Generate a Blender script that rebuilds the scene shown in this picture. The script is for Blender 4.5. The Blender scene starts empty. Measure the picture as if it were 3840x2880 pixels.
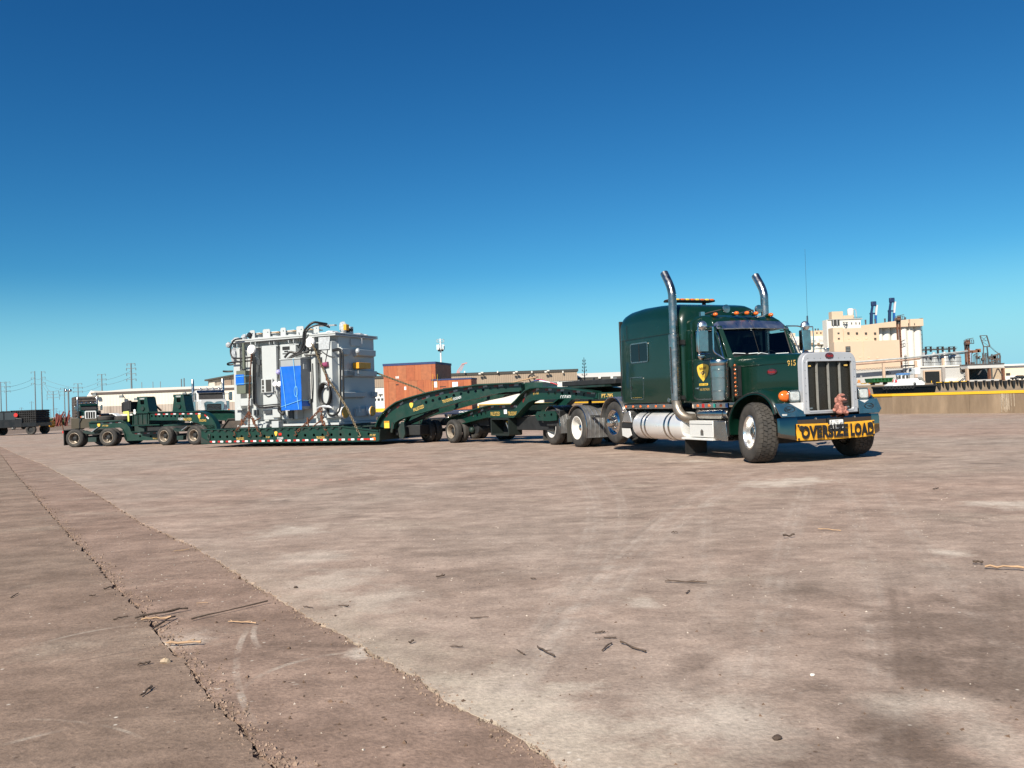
import bpy, bmesh, math, random
import numpy as np
from mathutils import Vector, Matrix
from mathutils.geometry import delaunay_2d_cdt
random.seed(7)
R = math.radians
scene = bpy.context.scene
COL = scene.collection

# ------------------------------------------------------------------ camera, sky, sun
FPX, EYE = 3106.0, 1.325
PITCH, ROLL = math.atan(62 / FPX), R(2.07)
_fw = Vector((0, math.cos(PITCH), math.sin(PITCH)))
_r0 = Vector((1, 0, 0)); _u0 = _r0.cross(_fw)
_rt = _r0 * math.cos(ROLL) - _u0 * math.sin(ROLL)
_up = _r0 * math.sin(ROLL) + _u0 * math.cos(ROLL)
cam_d = bpy.data.cameras.new('camera'); cam = bpy.data.objects.new('camera', cam_d); COL.objects.link(cam)
m3 = Matrix((_rt, _up, -_fw)).transposed()
cam.matrix_world = Matrix.Translation((0, 0, EYE)) @ m3.to_4x4()
cam_d.sensor_width = 36; cam_d.lens = FPX / 3840 * 36
cam_d.clip_start = 0.05; cam_d.clip_end = 6000
scene.camera = cam

SUN_EL = R(38.5); SUN_H = Vector((-0.42, -0.9075, 0)).normalized()
SUN_DIR = Vector((SUN_H.x * math.cos(SUN_EL), SUN_H.y * math.cos(SUN_EL), math.sin(SUN_EL)))
world = bpy.data.worlds.new('World'); scene.world = world; world.use_nodes = True
wt = world.node_tree; wt.nodes.clear()
sky = wt.nodes.new('ShaderNodeTexSky'); sky.sky_type = 'NISHITA'; sky.sun_disc = False
sky.sun_elevation = SUN_EL; sky.sun_rotation = math.atan2(SUN_H.x, SUN_H.y)
sky.altitude = 0; sky.air_density = 1.0; sky.dust_density = 0.0; sky.ozone_density = 1.0
def wn(t, *ins, **kw):
    n = wt.nodes.new('ShaderNode' + t)
    for k, v in kw.items(): setattr(n, k, v)
    for i, v in enumerate(ins):
        if isinstance(v, bpy.types.NodeSocket): wt.links.new(v, n.inputs[i])
        elif v is not None: n.inputs[i].default_value = v
    return n
# clear deep-blue sky: per-channel response over the physical sky, paler towards the horizon haze
sp = wn('SeparateColor', sky.outputs[0]); chan = []
for i, (ex, g) in enumerate(((1.72, 0.41), (1.36, 0.83), (1.17, 1.0))):
    m_ = wn('Math', sp.outputs[i], 0.1, operation='MULTIPLY'); p_ = wn('Math', m_.outputs[0], ex, operation='POWER'); chan.append(wn('Math', p_.outputs[0], g * 10, operation='MULTIPLY').outputs[0])
cc = wn('CombineColor', *chan)
tcw = wn('TexCoord'); sz_ = wn('SeparateXYZ', tcw.outputs[0]); hz = wn('MapRange', sz_.outputs[2], 0.0, 0.16, 1.0, 0.0); hz.interpolation_type = 'SMOOTHSTEP'
mxw = wt.nodes.new('ShaderNodeMix'); mxw.data_type = 'RGBA'; wt.links.new(hz.outputs[0], mxw.inputs[0]); wt.links.new(cc.outputs[0], mxw.inputs[6]); mxw.inputs[7].default_value = (3.2, 6.9, 8.4, 1)
bg = wt.nodes.new('ShaderNodeBackground'); bg.inputs['Strength'].default_value = 0.066
wo = wt.nodes.new('ShaderNodeOutputWorld')
wt.links.new(mxw.outputs[2], bg.inputs['Color']); wt.links.new(bg.outputs[0], wo.inputs[0])
sun_d = bpy.data.lights.new('sun', 'SUN'); sun_d.energy = 5.0; sun_d.angle = R(0.53); sun_d.color = (1, 0.93, 0.80)
sun = bpy.data.objects.new('sun', sun_d); COL.objects.link(sun)
sun.rotation_euler = SUN_DIR.to_track_quat('Z', 'Y').to_euler()
vs = scene.view_settings
vs.view_transform = 'Standard'; vs.look = 'None'; vs.exposure = 0.6; vs.gamma = 1.0; vs.use_curve_mapping = False
scene.render.engine = 'CYCLES'
scene.render.resolution_x, scene.render.resolution_y = 1024, 768

# ------------------------------------------------------------------ measuring helpers (photo pixel -> place)
ORG = Vector((0, 0, EYE))
def ray(x, y): return _fw * FPX + _rt * (x - 1920) - _up * (y - 1440)
def at(x, y, d):                                   # point seen at a pixel, d metres ahead
    r = ray(x, y); return ORG + r * (d / r.y)
def onz(x, y, z=0.0):                              # point seen at a pixel, at height z
    r = ray(x, y); return ORG + r * ((z - EYE) / r.z)
class Frame:
    def __init__(s, o, deg):
        s.deg = R(deg); s.o = Vector((o[0], o[1], 0))
        s.F = Vector((math.cos(s.deg), math.sin(s.deg), 0)); s.L = Vector((-s.F.y, s.F.x, 0))
    def w(s, p): return s.o + s.F * p[0] + s.L * p[1] + Vector((0, 0, p[2]))
    def loc(s, P): d = P - s.o; return Vector((d.dot(s.F), d.dot(s.L), d.z))
    def side(s, x, y, yy):
        r = ray(x, y); p0 = s.w((0, yy, 0)); t = (p0 - ORG).dot(s.L) / r.dot(s.L); q = s.loc(ORG + r * t); return (q.x, q.z)
    def front(s, x, y, xx):
        r = ray(x, y); p0 = s.w((xx, 0, 0)); t = (p0 - ORG).dot(s.F) / r.dot(s.F); q = s.loc(ORG + r * t); return (q.y, q.z)

# ------------------------------------------------------------------ objects
def tag(o, label=None, cat=None, group=None, kind=None):
    if label: o['label'] = label
    if cat: o['category'] = cat
    if group: o['group'] = group
    if kind: o['kind'] = kind
    return o
def empty(name, loc=(0, 0, 0), rz=0.0, label=None, cat=None, group=None):
    o = bpy.data.objects.new(name, None); COL.objects.link(o)
    o.location = loc; o.rotation_euler = (0, 0, rz); o.empty_display_size = 0.2
    return tag(o, label, cat, group)
def link(name, me, parent=None, loc=None, rot=None):
    o = bpy.data.objects.new(name, me); COL.objects.link(o)
    if parent: o.parent = parent
    if loc is not None: o.location = loc
    if rot is not None: o.rotation_euler = rot
    return o
def copy_tree(o, parent=None):
    c = o.copy(); COL.objects.link(c); c.parent = parent
    for ch in list(o.children): copy_tree(ch, c)
    return c

XZ = lambda yy: (lambda u, v, w: (u, yy + w, v))   # profile in the x-z plane, thickness along +y
YZ = lambda xx: (lambda u, v, w: (xx + w, u, v))
XY = lambda zz: (lambda u, v, w: (u, v, zz + w))

class MB:
    def __init__(s): s.v = []; s.f = []
    def add(s, vs, fs):
        b = len(s.v); s.v += [tuple(p) for p in vs]; s.f += [tuple(i + b for i in f) for f in fs]; return s
    def box(s, x0, x1, y0, y1, z0, z1):
        return s.add([(x0, y0, z0), (x1, y0, z0), (x1, y1, z0), (x0, y1, z0), (x0, y0, z1), (x1, y0, z1), (x1, y1, z1), (x0, y1, z1)],
                     [(3, 2, 1, 0), (4, 5, 6, 7), (0, 1, 5, 4), (1, 2, 6, 5), (2, 3, 7, 6), (3, 0, 4, 7)])
    def cbox(s, c, d): return s.box(c[0] - d[0] / 2, c[0] + d[0] / 2, c[1] - d[1] / 2, c[1] + d[1] / 2, c[2] - d[2] / 2, c[2] + d[2] / 2)
    def obox(s, M, d):
        h = Vector(d) / 2
        vs = [M @ Vector((sx * h.x, sy * h.y, sz * h.z)) for sz in (-1, 1) for sx, sy in ((-1, -1), (1, -1), (1, 1), (-1, 1))]
        return s.add(vs, [(3, 2, 1, 0), (4, 5, 6, 7), (0, 1, 5, 4), (1, 2, 6, 5), (2, 3, 7, 6), (3, 0, 4, 7)])
    def bar(s, p, q, w, h=None):
        p, q = Vector(p), Vector(q); h = h or w; d = q - p
        if d.length < 1e-6: return s
        z = d.normalized(); up = Vector((0, 0, 1)) if abs(z.z) < 0.95 else Vector((1, 0, 0))
        x = up.cross(z).normalized(); y = z.cross(x)
        M = Matrix((x, y, z)).transposed().to_4x4(); M.translation = (p + q) / 2
        return s.obox(M, (w, h, d.length))
    def tube(s, pts, r, n=8, caps=True, closed=False):
        pts = [Vector(p) for p in pts]; k = len(pts)
        rr = r if isinstance(r, (list, tuple)) else [r] * k
        t0 = (pts[1] - pts[0]).normalized()
        ref = Vector((0, 0, 1)) if abs(t0.z) < 0.9 else Vector((1, 0, 0))
        x = ref.cross(t0).normalized(); vs = []
        for i, p in enumerate(pts):
            if closed: t = (pts[(i + 1) % k] - pts[i - 1]).normalized()
            else: t = (pts[min(i + 1, k - 1)] - pts[max(i - 1, 0)]).normalized()
            x = (x - t * x.dot(t)).normalized(); y = t.cross(x)
            for j in range(n):
                a = 2 * math.pi * j / n; vs.append(p + (x * math.cos(a) + y * math.sin(a)) * rr[i])
        fs = []
        for i in range(k if closed else k - 1):
            a, b = i * n, ((i + 1) % k) * n
            for j in range(n): fs.append((a + j, a + (j + 1) % n, b + (j + 1) % n, b + j))
        if caps and not closed:
            fs.append(tuple(range(n - 1, -1, -1))); fs.append(tuple(range((k - 1) * n, k * n)))
        return s.add(vs, fs)
    def cyl(s, p, q, r, r2=None, n=16): return s.tube([p, q], [r, r if r2 is None else r2], n)
    def lathe(s, prof, o=(0, 0, 0), ax='y', n=32):     # prof: (radius, along-axis)
        vs = []; k = len(prof)
        for rr, a in prof:
            for j in range(n):
                t = 2 * math.pi * j / n; c, q = rr * math.cos(t), rr * math.sin(t)
                p = {'y': (c, a, q), 'z': (c, q, a), 'x': (a, c, q)}[ax]
                vs.append((p[0] + o[0], p[1] + o[1], p[2] + o[2]))
        fs = []
        for i in range(k - 1):
            for j in range(n):
                q4 = (i * n + j, i * n + (j + 1) % n, (i + 1) * n + (j + 1) % n, (i + 1) * n + j); fs.append(q4)
        return s.add(vs, fs)
    def sphere(s, c, r, sc=(1, 1, 1), nu=16, nv=10):
        vs = []
        for i in range(nv + 1):
            t = math.pi * i / nv
            for j in range(nu):
                a = 2 * math.pi * j / nu
                vs.append((c[0] + r * sc[0] * math.sin(t) * math.cos(a), c[1] + r * sc[1] * math.sin(t) * math.sin(a), c[2] + r * sc[2] * math.cos(t)))
        fs = [(i * nu + j, (i + 1) * nu + j, (i + 1) * nu + (j + 1) % nu, i * nu + (j + 1) % nu) for i in range(nv) for j in range(nu)]
        return s.add(vs, fs)
    def loft(s, rings, caps=True, closed=True):
        n = len(rings[0]); vs = [p for r in rings for p in r]; fs = []
        for i in range(len(rings) - 1):
            for j in range(n if closed else n - 1):
                fs.append((i * n + j, i * n + (j + 1) % n, (i + 1) * n + (j + 1) % n, (i + 1) * n + j))
        if caps: fs.append(tuple(range(n - 1, -1, -1))); fs.append(tuple(range((len(rings) - 1) * n, len(rings) * n)))
        return s.add(vs, fs)
    def prism(s, poly, t, mp):
        n = len(poly); vs = [mp(u, v, 0) for u, v in poly] + [mp(u, v, t) for u, v in poly]
        fs = [(i, (i + 1) % n, n + (i + 1) % n, n + i) for i in range(n)]
        s.add(vs, fs)
        vv, tris = tri_fill(poly, [])
        s.add([mp(u, v, 0) for u, v in vv], tris); s.add([mp(u, v, t) for u, v in vv], [tuple(reversed(q)) for q in tris]); return s
    def plate(s, poly, holes, t, mp):                  # plate with real holes
        vv, tris = tri_fill(poly, holes)
        s.add([mp(u, v, 0) for u, v in vv], tris); s.add([mp(u, v, t) for u, v in vv], [tuple(reversed(q)) for q in tris])
        for lp in [poly] + holes:
            n = len(lp); s.add([mp(u, v, 0) for u, v in lp] + [mp(u, v, t) for u, v in lp], [(i, (i + 1) % n, n + (i + 1) % n, n + i) for i in range(n)])
        return s
    def quad(s, a, b, c, d): return s.add([a, b, c, d], [(0, 1, 2, 3)])
    def mesh(s, name, mat, ang=35):
        me = bpy.data.meshes.new(name); me.from_pydata(s.v, [], s.f)
        bm = bmesh.new(); bm.from_mesh(me); bmesh.ops.remove_doubles(bm, verts=bm.verts, dist=1e-5)
        bmesh.ops.recalc_face_normals(bm, faces=bm.faces); bm.to_mesh(me); bm.free()
        me.polygons.foreach_set('use_smooth', [True] * len(me.polygons)); me.set_sharp_from_angle(angle=R(ang))
        for m in (mat if isinstance(mat, (list, tuple)) else [mat]): me.materials.append(m)
        return me
    def build(s, name, mat, parent=None, ang=35, bevel=0, label=None, cat=None, group=None, kind=None, seg=2):
        o = link(name, s.mesh(name, mat, ang), parent)
        if bevel:
            b = o.modifiers.new('bevel', 'BEVEL'); b.width = bevel; b.segments = seg; b.limit_method = 'ANGLE'; b.angle_limit = R(40)
            b.harden_normals = False
        return tag(o, label, cat, group, kind)

def pin(p, poly):
    c = False; n = len(poly)
    for i in range(n):
        a, b = poly[i], poly[i - 1]
        if (a[1] > p[1]) != (b[1] > p[1]) and p[0] < (b[0] - a[0]) * (p[1] - a[1]) / (b[1] - a[1]) + a[0]: c = not c
    return c
def tri_fill(poly, holes):
    vs = [Vector(p) for p in poly]; ed = [(i, (i + 1) % len(poly)) for i in range(len(poly))]
    for h in holes:
        b = len(vs); vs += [Vector(p) for p in h]; ed += [(b + i, b + (i + 1) % len(h)) for i in range(len(h))]
    v, e, f, _, _, _ = delaunay_2d_cdt(vs, ed, [], 0, 1e-6)
    out = []
    for t in f:
        c = ((v[t[0]].x + v[t[1]].x + v[t[2]].x) / 3, (v[t[0]].y + v[t[1]].y + v[t[2]].y) / 3)
        if pin(c, poly) and not any(pin(c, h) for h in holes): out.append(tuple(t))
    return [(p.x, p.y) for p in v], out
def circ(u, v, r, n=14, r2=None): return [(u + r * math.cos(2 * math.pi * i / n), v + (r2 or r) * math.sin(2 * math.pi * i / n)) for i in range(n)]
def rrect(u0, u1, v0, v1, r, n=4):
    o = []
    for cu, cv, a0 in ((u1 - r, v1 - r, 0), (u0 + r, v1 - r, 90), (u0 + r, v0 + r, 180), (u1 - r, v0 + r, 270)):
        for i in range(n + 1): a = R(a0 + 90 * i / n); o.append((cu + r * math.cos(a), cv + r * math.sin(a)))
    return o
def band(pts, w):                                      # closed strip polygon along an open (u,v) line
    L = []; Rr = []
    for i, p in enumerate(pts):
        a = Vector(pts[max(i - 1, 0)]); b = Vector(pts[min(i + 1, len(pts) - 1)]); d = (b - a).normalized(); n = Vector((-d.y, d.x))
        L.append((p[0] + n.x * w / 2, p[1] + n.y * w / 2)); Rr.append((p[0] - n.x * w / 2, p[1] - n.y * w / 2))
    return L + Rr[::-1]
def smooth_line(pts, k=4):
    out = []; P = [Vector(p) for p in pts]
    for i in range(len(P) - 1):
        p0, p1, p2, p3 = P[max(i - 1, 0)], P[i], P[i + 1], P[min(i + 2, len(P) - 1)]
        for j in range(k):
            t = j / k; out.append(tuple(0.5 * ((2 * p1) + (-p0 + p2) * t + (2 * p0 - 5 * p1 + 4 * p2 - p3) * t * t + (-p0 + 3 * p1 - 3 * p2 + p3) * t ** 3)))
    out.append(tuple(P[-1])); return out

# ------------------------------------------------------------------ lettering (meshes made from the built-in font)
TEXTS = []
def text(body, mat, parent, M, width, height, bold=0.0, name='lettering', shear=0.0, spacing=1.0):
    TEXTS.append((body, mat, parent, M, width, height, bold, name, shear, spacing))
def flush_texts():
    tmp = []; cache = {}
    for t in TEXTS:
        key = (t[0], t[6], t[8], t[9])
        if key in cache: continue
        cu = bpy.data.curves.new('txt', 'FONT'); cu.body = t[0]; cu.size = 1; cu.offset = t[6]; cu.shear = t[8]; cu.space_character = t[9]
        cu.extrude = 0.0; cu.resolution_u = 3
        ob = bpy.data.objects.new('txt', cu); COL.objects.link(ob); cache[key] = ob
    bpy.context.view_layer.update(); dg = bpy.context.evaluated_depsgraph_get(); ms = {}
    for k, ob in cache.items():
        me = bpy.data.meshes.new_from_object(ob.evaluated_get(dg)); n = len(me.vertices)
        co = np.empty(n * 3); me.vertices.foreach_get('co', co); co = co.reshape(-1, 3)
        lo, hi = co.min(0), co.max(0)
        ms[k] = (co, lo, hi, [tuple(p.vertices) for p in me.polygons])
    for ob in list(cache.values()): bpy.data.objects.remove(ob)
    for body, mat, parent, M, w, h, bold, name, sh, sp in TEXTS:
        co, lo, hi, fs = ms[(body, bold, sh, sp)]
        c = (co - (lo + hi) / 2) / np.maximum(hi - lo, 1e-6) * np.array([w, h, 0])
        me = bpy.data.meshes.new(name); me.from_pydata([tuple(M @ Vector(p)) for p in c], [], fs); me.materials.append(mat)
        link(name, me, parent)
def face_right(x, y, z, tilt=0.0):                     # lettering readable from the -y side (right-hand side of a vehicle)
    return Matrix.Translation((x, y, z)) @ Matrix.Rotation(R(90), 4, 'X') @ Matrix.Rotation(tilt, 4, 'Z')
def face_front(x, y, z):                               # readable from +x
    return Matrix.Translation((x, y, z)) @ Matrix.Rotation(R(90), 4, 'Z') @ Matrix.Rotation(R(90), 4, 'X')
# ------------------------------------------------------------------ materials
class NT:
    def __init__(s, name):
        s.m = bpy.data.materials.new(name); s.m.use_nodes = True; s.t = s.m.node_tree
        s.b = s.t.nodes['Principled BSDF']; s.o = s.t.nodes['Material Output']; s._c = None
    def n(s, typ, out=0, **kw):
        nd = s.t.nodes.new('ShaderNode' + typ)
        for k, v in kw.items():
            if k.startswith('_'): setattr(nd, k[1:], v); continue
            key = int(k[1:]) if k[0] == 'i' and k[1:].isdigit() else k.replace('__', ' ')
            s.set(nd.inputs[key], v)
        return nd.outputs[out]
    def set(s, sock, v):
        if isinstance(v, bpy.types.NodeSocket): s.t.links.new(v, sock)
        else: sock.default_value = (*v, 1) if isinstance(v, (tuple, list)) and len(v) == 3 and sock.type == 'RGBA' else v
    def P(s, **kw):
        for k, v in kw.items(): s.set(s.b.inputs[k.replace('__', ' ')], v)
    def co(s):
        if not s._c: s._c = s.n('TexCoord', 3)
        return s._c
    def mp(s, scale=(1, 1, 1), rot=(0, 0, 0), loc=(0, 0, 0)): return s.n('Mapping', Vector=s.co(), Scale=scale, Rotation=rot, Location=loc)
    def noise(s, scale, detail=4, rough=0.55, vec=None, dist=0.0): return s.n('TexNoise', 0, Vector=vec or s.co(), Scale=scale, Detail=detail, Roughness=rough, Distortion=dist)
    def ramp(s, f, a, b, c0=0.0, c1=1.0):
        return s.n('MapRange', 0, Value=f, From__Min=a, From__Max=b, To__Min=c0, To__Max=c1)
    def mix(s, f, a, b, bl='MIX'):
        nd = s.t.nodes.new('ShaderNodeMix'); nd.data_type = 'RGBA'; nd.blend_type = bl
        s.set(nd.inputs[0], f); s.set(nd.inputs[6], a); s.set(nd.inputs[7], b); return nd.outputs[2]
    def math(s, op, a, b=0.0, c=None):
        nd = s.t.nodes.new('ShaderNodeMath'); nd.operation = op; s.set(nd.inputs[0], a); s.set(nd.inputs[1], b)
        if c is not None: s.set(nd.inputs[2], c)
        return nd.outputs[0]
    def bump(s, h, st=0.3, d=0.01): s.P(Normal=s.n('Bump', Height=h, Strength=st, Distance=d))

MATS = {}
def M_(name, col, rough=0.5, metal=0.0, var=0.12, scale=3.0, bump=0.0, bscale=40.0, coat=0.0, dirt=None, damt=0.3, dscale=1.2, rvar=0.1, spec=0.5, streak=False):
    if name in MATS: return MATS[name]
    k = NT(name); v = k.mp((1, 1, 0.22)) if streak else None
    nz = k.noise(scale, 5, 0.6, v)
    lo = tuple(max(0, c * (1 - var)) for c in col); hi = tuple(min(1, c * (1 + var)) for c in col)
    c = k.mix(k.ramp(nz, 0.3, 0.7), lo, hi)
    if dirt:
        d = k.ramp(k.noise(dscale, 7, 0.68, v), 0.62 - damt * 0.5, 0.80 - damt * 0.3)
        c = k.mix(d, c, dirt)
    k.P(Base__Color=c, Metallic=metal, Roughness=k.ramp(k.noise(scale * 2.3, 3), 0.3, 0.7, max(0.02, rough - rvar), min(1, rough + rvar)))
    k.b.inputs['Specular IOR Level'].default_value = spec
    if coat: k.P(Coat__Weight=coat, Coat__Roughness=0.06)
    if bump: k.bump(k.noise(bscale, 4), bump, 0.01)
    MATS[name] = k.m; return k.m

green = M_('green paint', (0.00272, 0.02125, 0.01275), 0.32, 0, 0.08, 1.5, coat=0.55, spec=0.3, rvar=0.05, dirt=(0.012, 0.030, 0.021), damt=0.10, dscale=2.6)
tgreen = M_('trailer green', (0.003, 0.033, 0.022), 0.42, 0, 0.14, 2.0, dirt=(0.02, 0.032, 0.024), damt=0.22, dscale=1.8, coat=0.15)
tgreen_d = M_('worn green steel', (0.006, 0.025, 0.02), 0.6, 0, 0.3, 3.0, dirt=(0.03, 0.028, 0.022), damt=0.35)
chrome = M_('chrome', (0.60, 0.58, 0.56), 0.13, 1, 0.04, 2.0, rvar=0.05)
chrome_d = M_('dull chrome', (0.40, 0.385, 0.36), 0.24, 1, 0.15, 4.0, rvar=0.08)
alu = M_('polished aluminium', (0.78, 0.77, 0.75), 0.34, 1, 0.05, 3.0, rvar=0.08)
tankm = M_('tank aluminium', (0.84, 0.83, 0.81), 0.32, 0.55, 0.04, 3.0, rvar=0.05)
alu_w = M_('bright aluminium', (0.80, 0.79, 0.76), 0.55, 0.35, 0.06, 6.0)
shellm = M_('brushed grille shell', (0.45, 0.459, 0.486), 0.36, 0.25, 0.05, 3.0, rvar=0.05)
stackm = M_('exhaust steel', (0.38, 0.37, 0.36), 0.28, 1, 0.2, 5.0, dirt=(0.2, 0.17, 0.13), damt=0.2)
rustpipe = M_('heated exhaust pipe', (0.28, 0.24, 0.20), 0.45, 0.8, 0.25, 4.0, dirt=(0.13, 0.09, 0.06), damt=0.35)
black = M_('black rubber', (0.012, 0.012, 0.012), 0.65, 0, 0.25, 5.0)
tyre = M_('tyre rubber', (0.030, 0.028, 0.026), 0.82, 0, 0.25, 6.0, dirt=(0.075, 0.066, 0.056), damt=0.35, dscale=2.5)
tread = M_('dusty tread rubber', (0.034, 0.031, 0.028), 0.88, 0, 0.25, 9.0, dirt=(0.062, 0.054, 0.046), damt=0.5, dscale=5, bump=0.25, bscale=60)
dark = M_('dark underbody', (0.012, 0.013, 0.014), 0.7, 0.0, 0.4, 4.0)
rimwhite = M_('white painted rim', (0.72, 0.70, 0.66), 0.45, 0, 0.06, 4.0, dirt=(0.5, 0.45, 0.38), damt=0.25)
rimcream = M_('dusty cream rim', (0.46, 0.39, 0.31), 0.5, 0.3, 0.2, 6.0, dirt=(0.16, 0.12, 0.09), damt=0.45, dscale=4)
amber = M_('amber lens', (0.75, 0.14, 0.012), 0.18, 0, 0.15, 20, coat=1)
redlens = M_('red lens', (0.5, 0.02, 0.012), 0.2, 0, 0.1, 20, coat=1)
clear = M_('headlamp reflector', (0.82, 0.80, 0.76), 0.22, 0.45, 0.25, 18, bump=0.15, bscale=25)
red_t = M_('red reflective tape', (0.42, 0.016, 0.014), 0.4, 0, 0.2, 12)
white_t = M_('white reflective tape', (0.74, 0.74, 0.74), 0.4, 0, 0.08, 12)
shade_white_t = M_('shaded white tape', (0.30, 0.31, 0.33), 0.4, 0, 0.1, 12)  # white tape darkened, the flange's shade put into its colour
shade_red_t = M_('shaded red tape', (0.13, 0.016, 0.014), 0.45, 0, 0.2, 12)  # red tape darkened likewise to stand for flange shade
gold = M_('gold lettering', (0.62, 0.40, 0.10), 0.45, 0, 0.12, 10)
lred = M_('red lettering shade', (0.30, 0.03, 0.015), 0.5, 0, 0.1, 10)
yellowd = M_('yellow decal', (0.80, 0.52, 0.06), 0.45, 0, 0.06, 10)
orange = M_('orange warning paint', (0.702, 0.324, 0.0225), 0.5, 0, 0.12, 8)
whitep = M_('white paint', (0.78, 0.78, 0.76), 0.45, 0, 0.04, 3.0, dirt=(0.6, 0.56, 0.5), damt=0.15)
offwhite = M_('pale plate', (0.72, 0.70, 0.66), 0.5, 0, 0.06, 5.0)
letblack = M_('black print', (0.012, 0.011, 0.011), 0.6, 0, 0.2, 12)
oval_red = M_('maroon badge', (0.06, 0.006, 0.012), 0.25, 0, 0.1, 12, coat=1)
tgrey = M_('transformer grey paint', (0.44, 0.46, 0.46), 0.42, 0, 0.04, 1.2, dirt=(0.42, 0.44, 0.43), damt=0.12)
tgrey2 = M_('cabinet grey paint', (0.30, 0.32, 0.33), 0.45, 0, 0.06, 2.0)
olive = M_('olive drab paint', (0.115, 0.13, 0.095), 0.5, 0, 0.08, 3.0)
bluetarp = M_('blue plastic sheet', (0.006, 0.115, 0.52), 0.42, 0, 0.06, 1.6, bump=0.5, bscale=3.5)
bluerope = M_('light blue cord', (0.18, 0.50, 0.75), 0.6, 0, 0.1, 20)
hose = M_('black cable', (0.012, 0.012, 0.013), 0.5, 0, 0.2, 10)
film = M_('clear plastic wrap', (0.42, 0.44, 0.46), 0.25, 0, 0.25, 14, bump=0.8, bscale=18)
lid = M_('white canvas', (0.80, 0.79, 0.78), 0.7, 0, 0.05, 4)
woodrim = M_('raw plywood', (0.55, 0.36, 0.19), 0.7, 0, 0.15, 8)
rust = M_('rusty chain steel', (0.10, 0.045, 0.026), 0.8, 0.3, 0.45, 14, dirt=(0.2, 0.075, 0.035), damt=0.5, dscale=6)
chain_y = M_('worn yellow chain steel', (0.24, 0.19, 0.12), 0.6, 0.5, 0.35, 12)
oldsteel = M_('weathered deck steel', (0.062, 0.05, 0.042), 0.7, 0.2, 0.3, 2.0, dirt=(0.12, 0.09, 0.07), damt=0.35, streak=False)
olivesteel = M_('brown olive steel plate', (0.050, 0.040, 0.024), 0.65, 0, 0.15, 2)
seat = M_('dark seat fabric', (0.02, 0.02, 0.022), 0.9, 0, 0.2, 5)
paper = M_('paper', (0.75, 0.78, 0.78), 0.7, 0, 0.06, 6)
plush = M_('pink camouflage plush', (0.60, 0.27, 0.21), 0.95, 0, 0.2, 9, dirt=(0.13, 0.045, 0.035), damt=0.62, dscale=20, bump=0.6, bscale=60)
plush_d = M_('dark plush nose', (0.03, 0.018, 0.018), 0.9, 0, 0.2, 9)
fendm = M_('ribbed fender aluminium', (0.42, 0.41, 0.40), 0.45, 0.85, 0.12, 3.0)
bumpm = M_('dark mirror chrome', (0.19, 0.175, 0.155), 0.06, 1, 0.08, 2.0, rvar=0.02)
cleanerm = M_('polished steel canister', (0.46, 0.43, 0.40), 0.2, 1, 0.12, 3.0, rvar=0.08)
concw = M_('wall concrete', (0.2795, 0.2021, 0.1333), 0.9, 0, 0.22, 0.9, bump=0.25, bscale=14, dirt=(0.1548, 0.1075, 0.0688), damt=0.46, dscale=0.8, streak=True)
yel = M_('yellow kerb paint', (0.72, 0.414, 0.018), 0.6, 0, 0.07, 1.0, dirt=(0.495, 0.324, 0.09), damt=0.12)
asphalt = M_('dock concrete', (0.235, 0.175, 0.125), 0.9, 0, 0.15, 0.4)
salmon = M_('salmon stucco', (0.56, 0.42, 0.30), 0.85, 0, 0.05, 0.05, dirt=(0.60, 0.47, 0.36), damt=0.2, dscale=0.06)
mwhite = M_('white stucco', (0.665, 0.6365, 0.5795), 0.85, 0, 0.03, 0.06, dirt=(0.627, 0.551, 0.475), damt=0.12, dscale=0.2, streak=True)
dgrey = M_('pale grey sheet', (0.43, 0.4171, 0.3999), 0.7, 0, 0.04, 0.2)
binm = M_('galvanised bin steel', (0.42, 0.43, 0.43), 0.5, 0.3, 0.25, 0.3)
struct_d = M_('dark structural steel', (0.045, 0.05, 0.055), 0.7, 0, 0.35, 0.4, dirt=(0.16, 0.10, 0.07), damt=0.35, dscale=0.5)
rusty = M_('rusty structure', (0.19, 0.085, 0.05), 0.85, 0, 0.35, 0.5)
pinkcol = M_('tan concrete column', (0.50, 0.36, 0.26), 0.85, 0, 0.12, 0.3)
navy = M_('navy crane paint', (0.010, 0.028, 0.085), 0.5, 0, 0.15, 0.3)
bluep = M_('blue crane paint', (0.015, 0.09, 0.30), 0.5, 0, 0.1, 0.3)
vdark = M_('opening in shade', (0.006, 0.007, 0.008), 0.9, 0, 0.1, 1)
winm = M_('dim window glass', (0.05, 0.045, 0.04), 0.25, 0, 0.3, 1)
polem = M_('grey steel pole', (0.155, 0.175, 0.185), 0.7, 0, 0.15, 0.5)
logm = M_('dark timber mat', (0.045, 0.036, 0.032), 0.85, 0, 0.45, 2.0, dirt=(0.13, 0.105, 0.09), damt=0.35)
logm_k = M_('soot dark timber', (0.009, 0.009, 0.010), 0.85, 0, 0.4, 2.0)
kblack = M_('black truck paint', (0.004, 0.0045, 0.006), 0.4, 0, 0.2, 1.0)
scrapred = M_('oxide red steel', (0.16, 0.03, 0.022), 0.75, 0, 0.3, 1.5)
greenhop = M_('green hopper paint', (0.012, 0.10, 0.028), 0.55, 0, 0.12, 0.5)
stick = M_('weathered stick bark', (0.085, 0.058, 0.042), 0.9, 0, 0.4, 12)
stick_p = M_('split pale wood', (0.42, 0.27, 0.16), 0.85, 0, 0.25, 12)
rubble = M_('broken concrete crumbs', (0.25, 0.175, 0.13), 0.95, 0, 0.45, 9)
leafm = M_('dark foliage', (0.035, 0.06, 0.024), 0.8, 0, 0.4, 1.0)
rough_iron = M_('cast fender rubber', (0.010, 0.010, 0.011), 0.8, 0, 0.3, 1)

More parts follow.
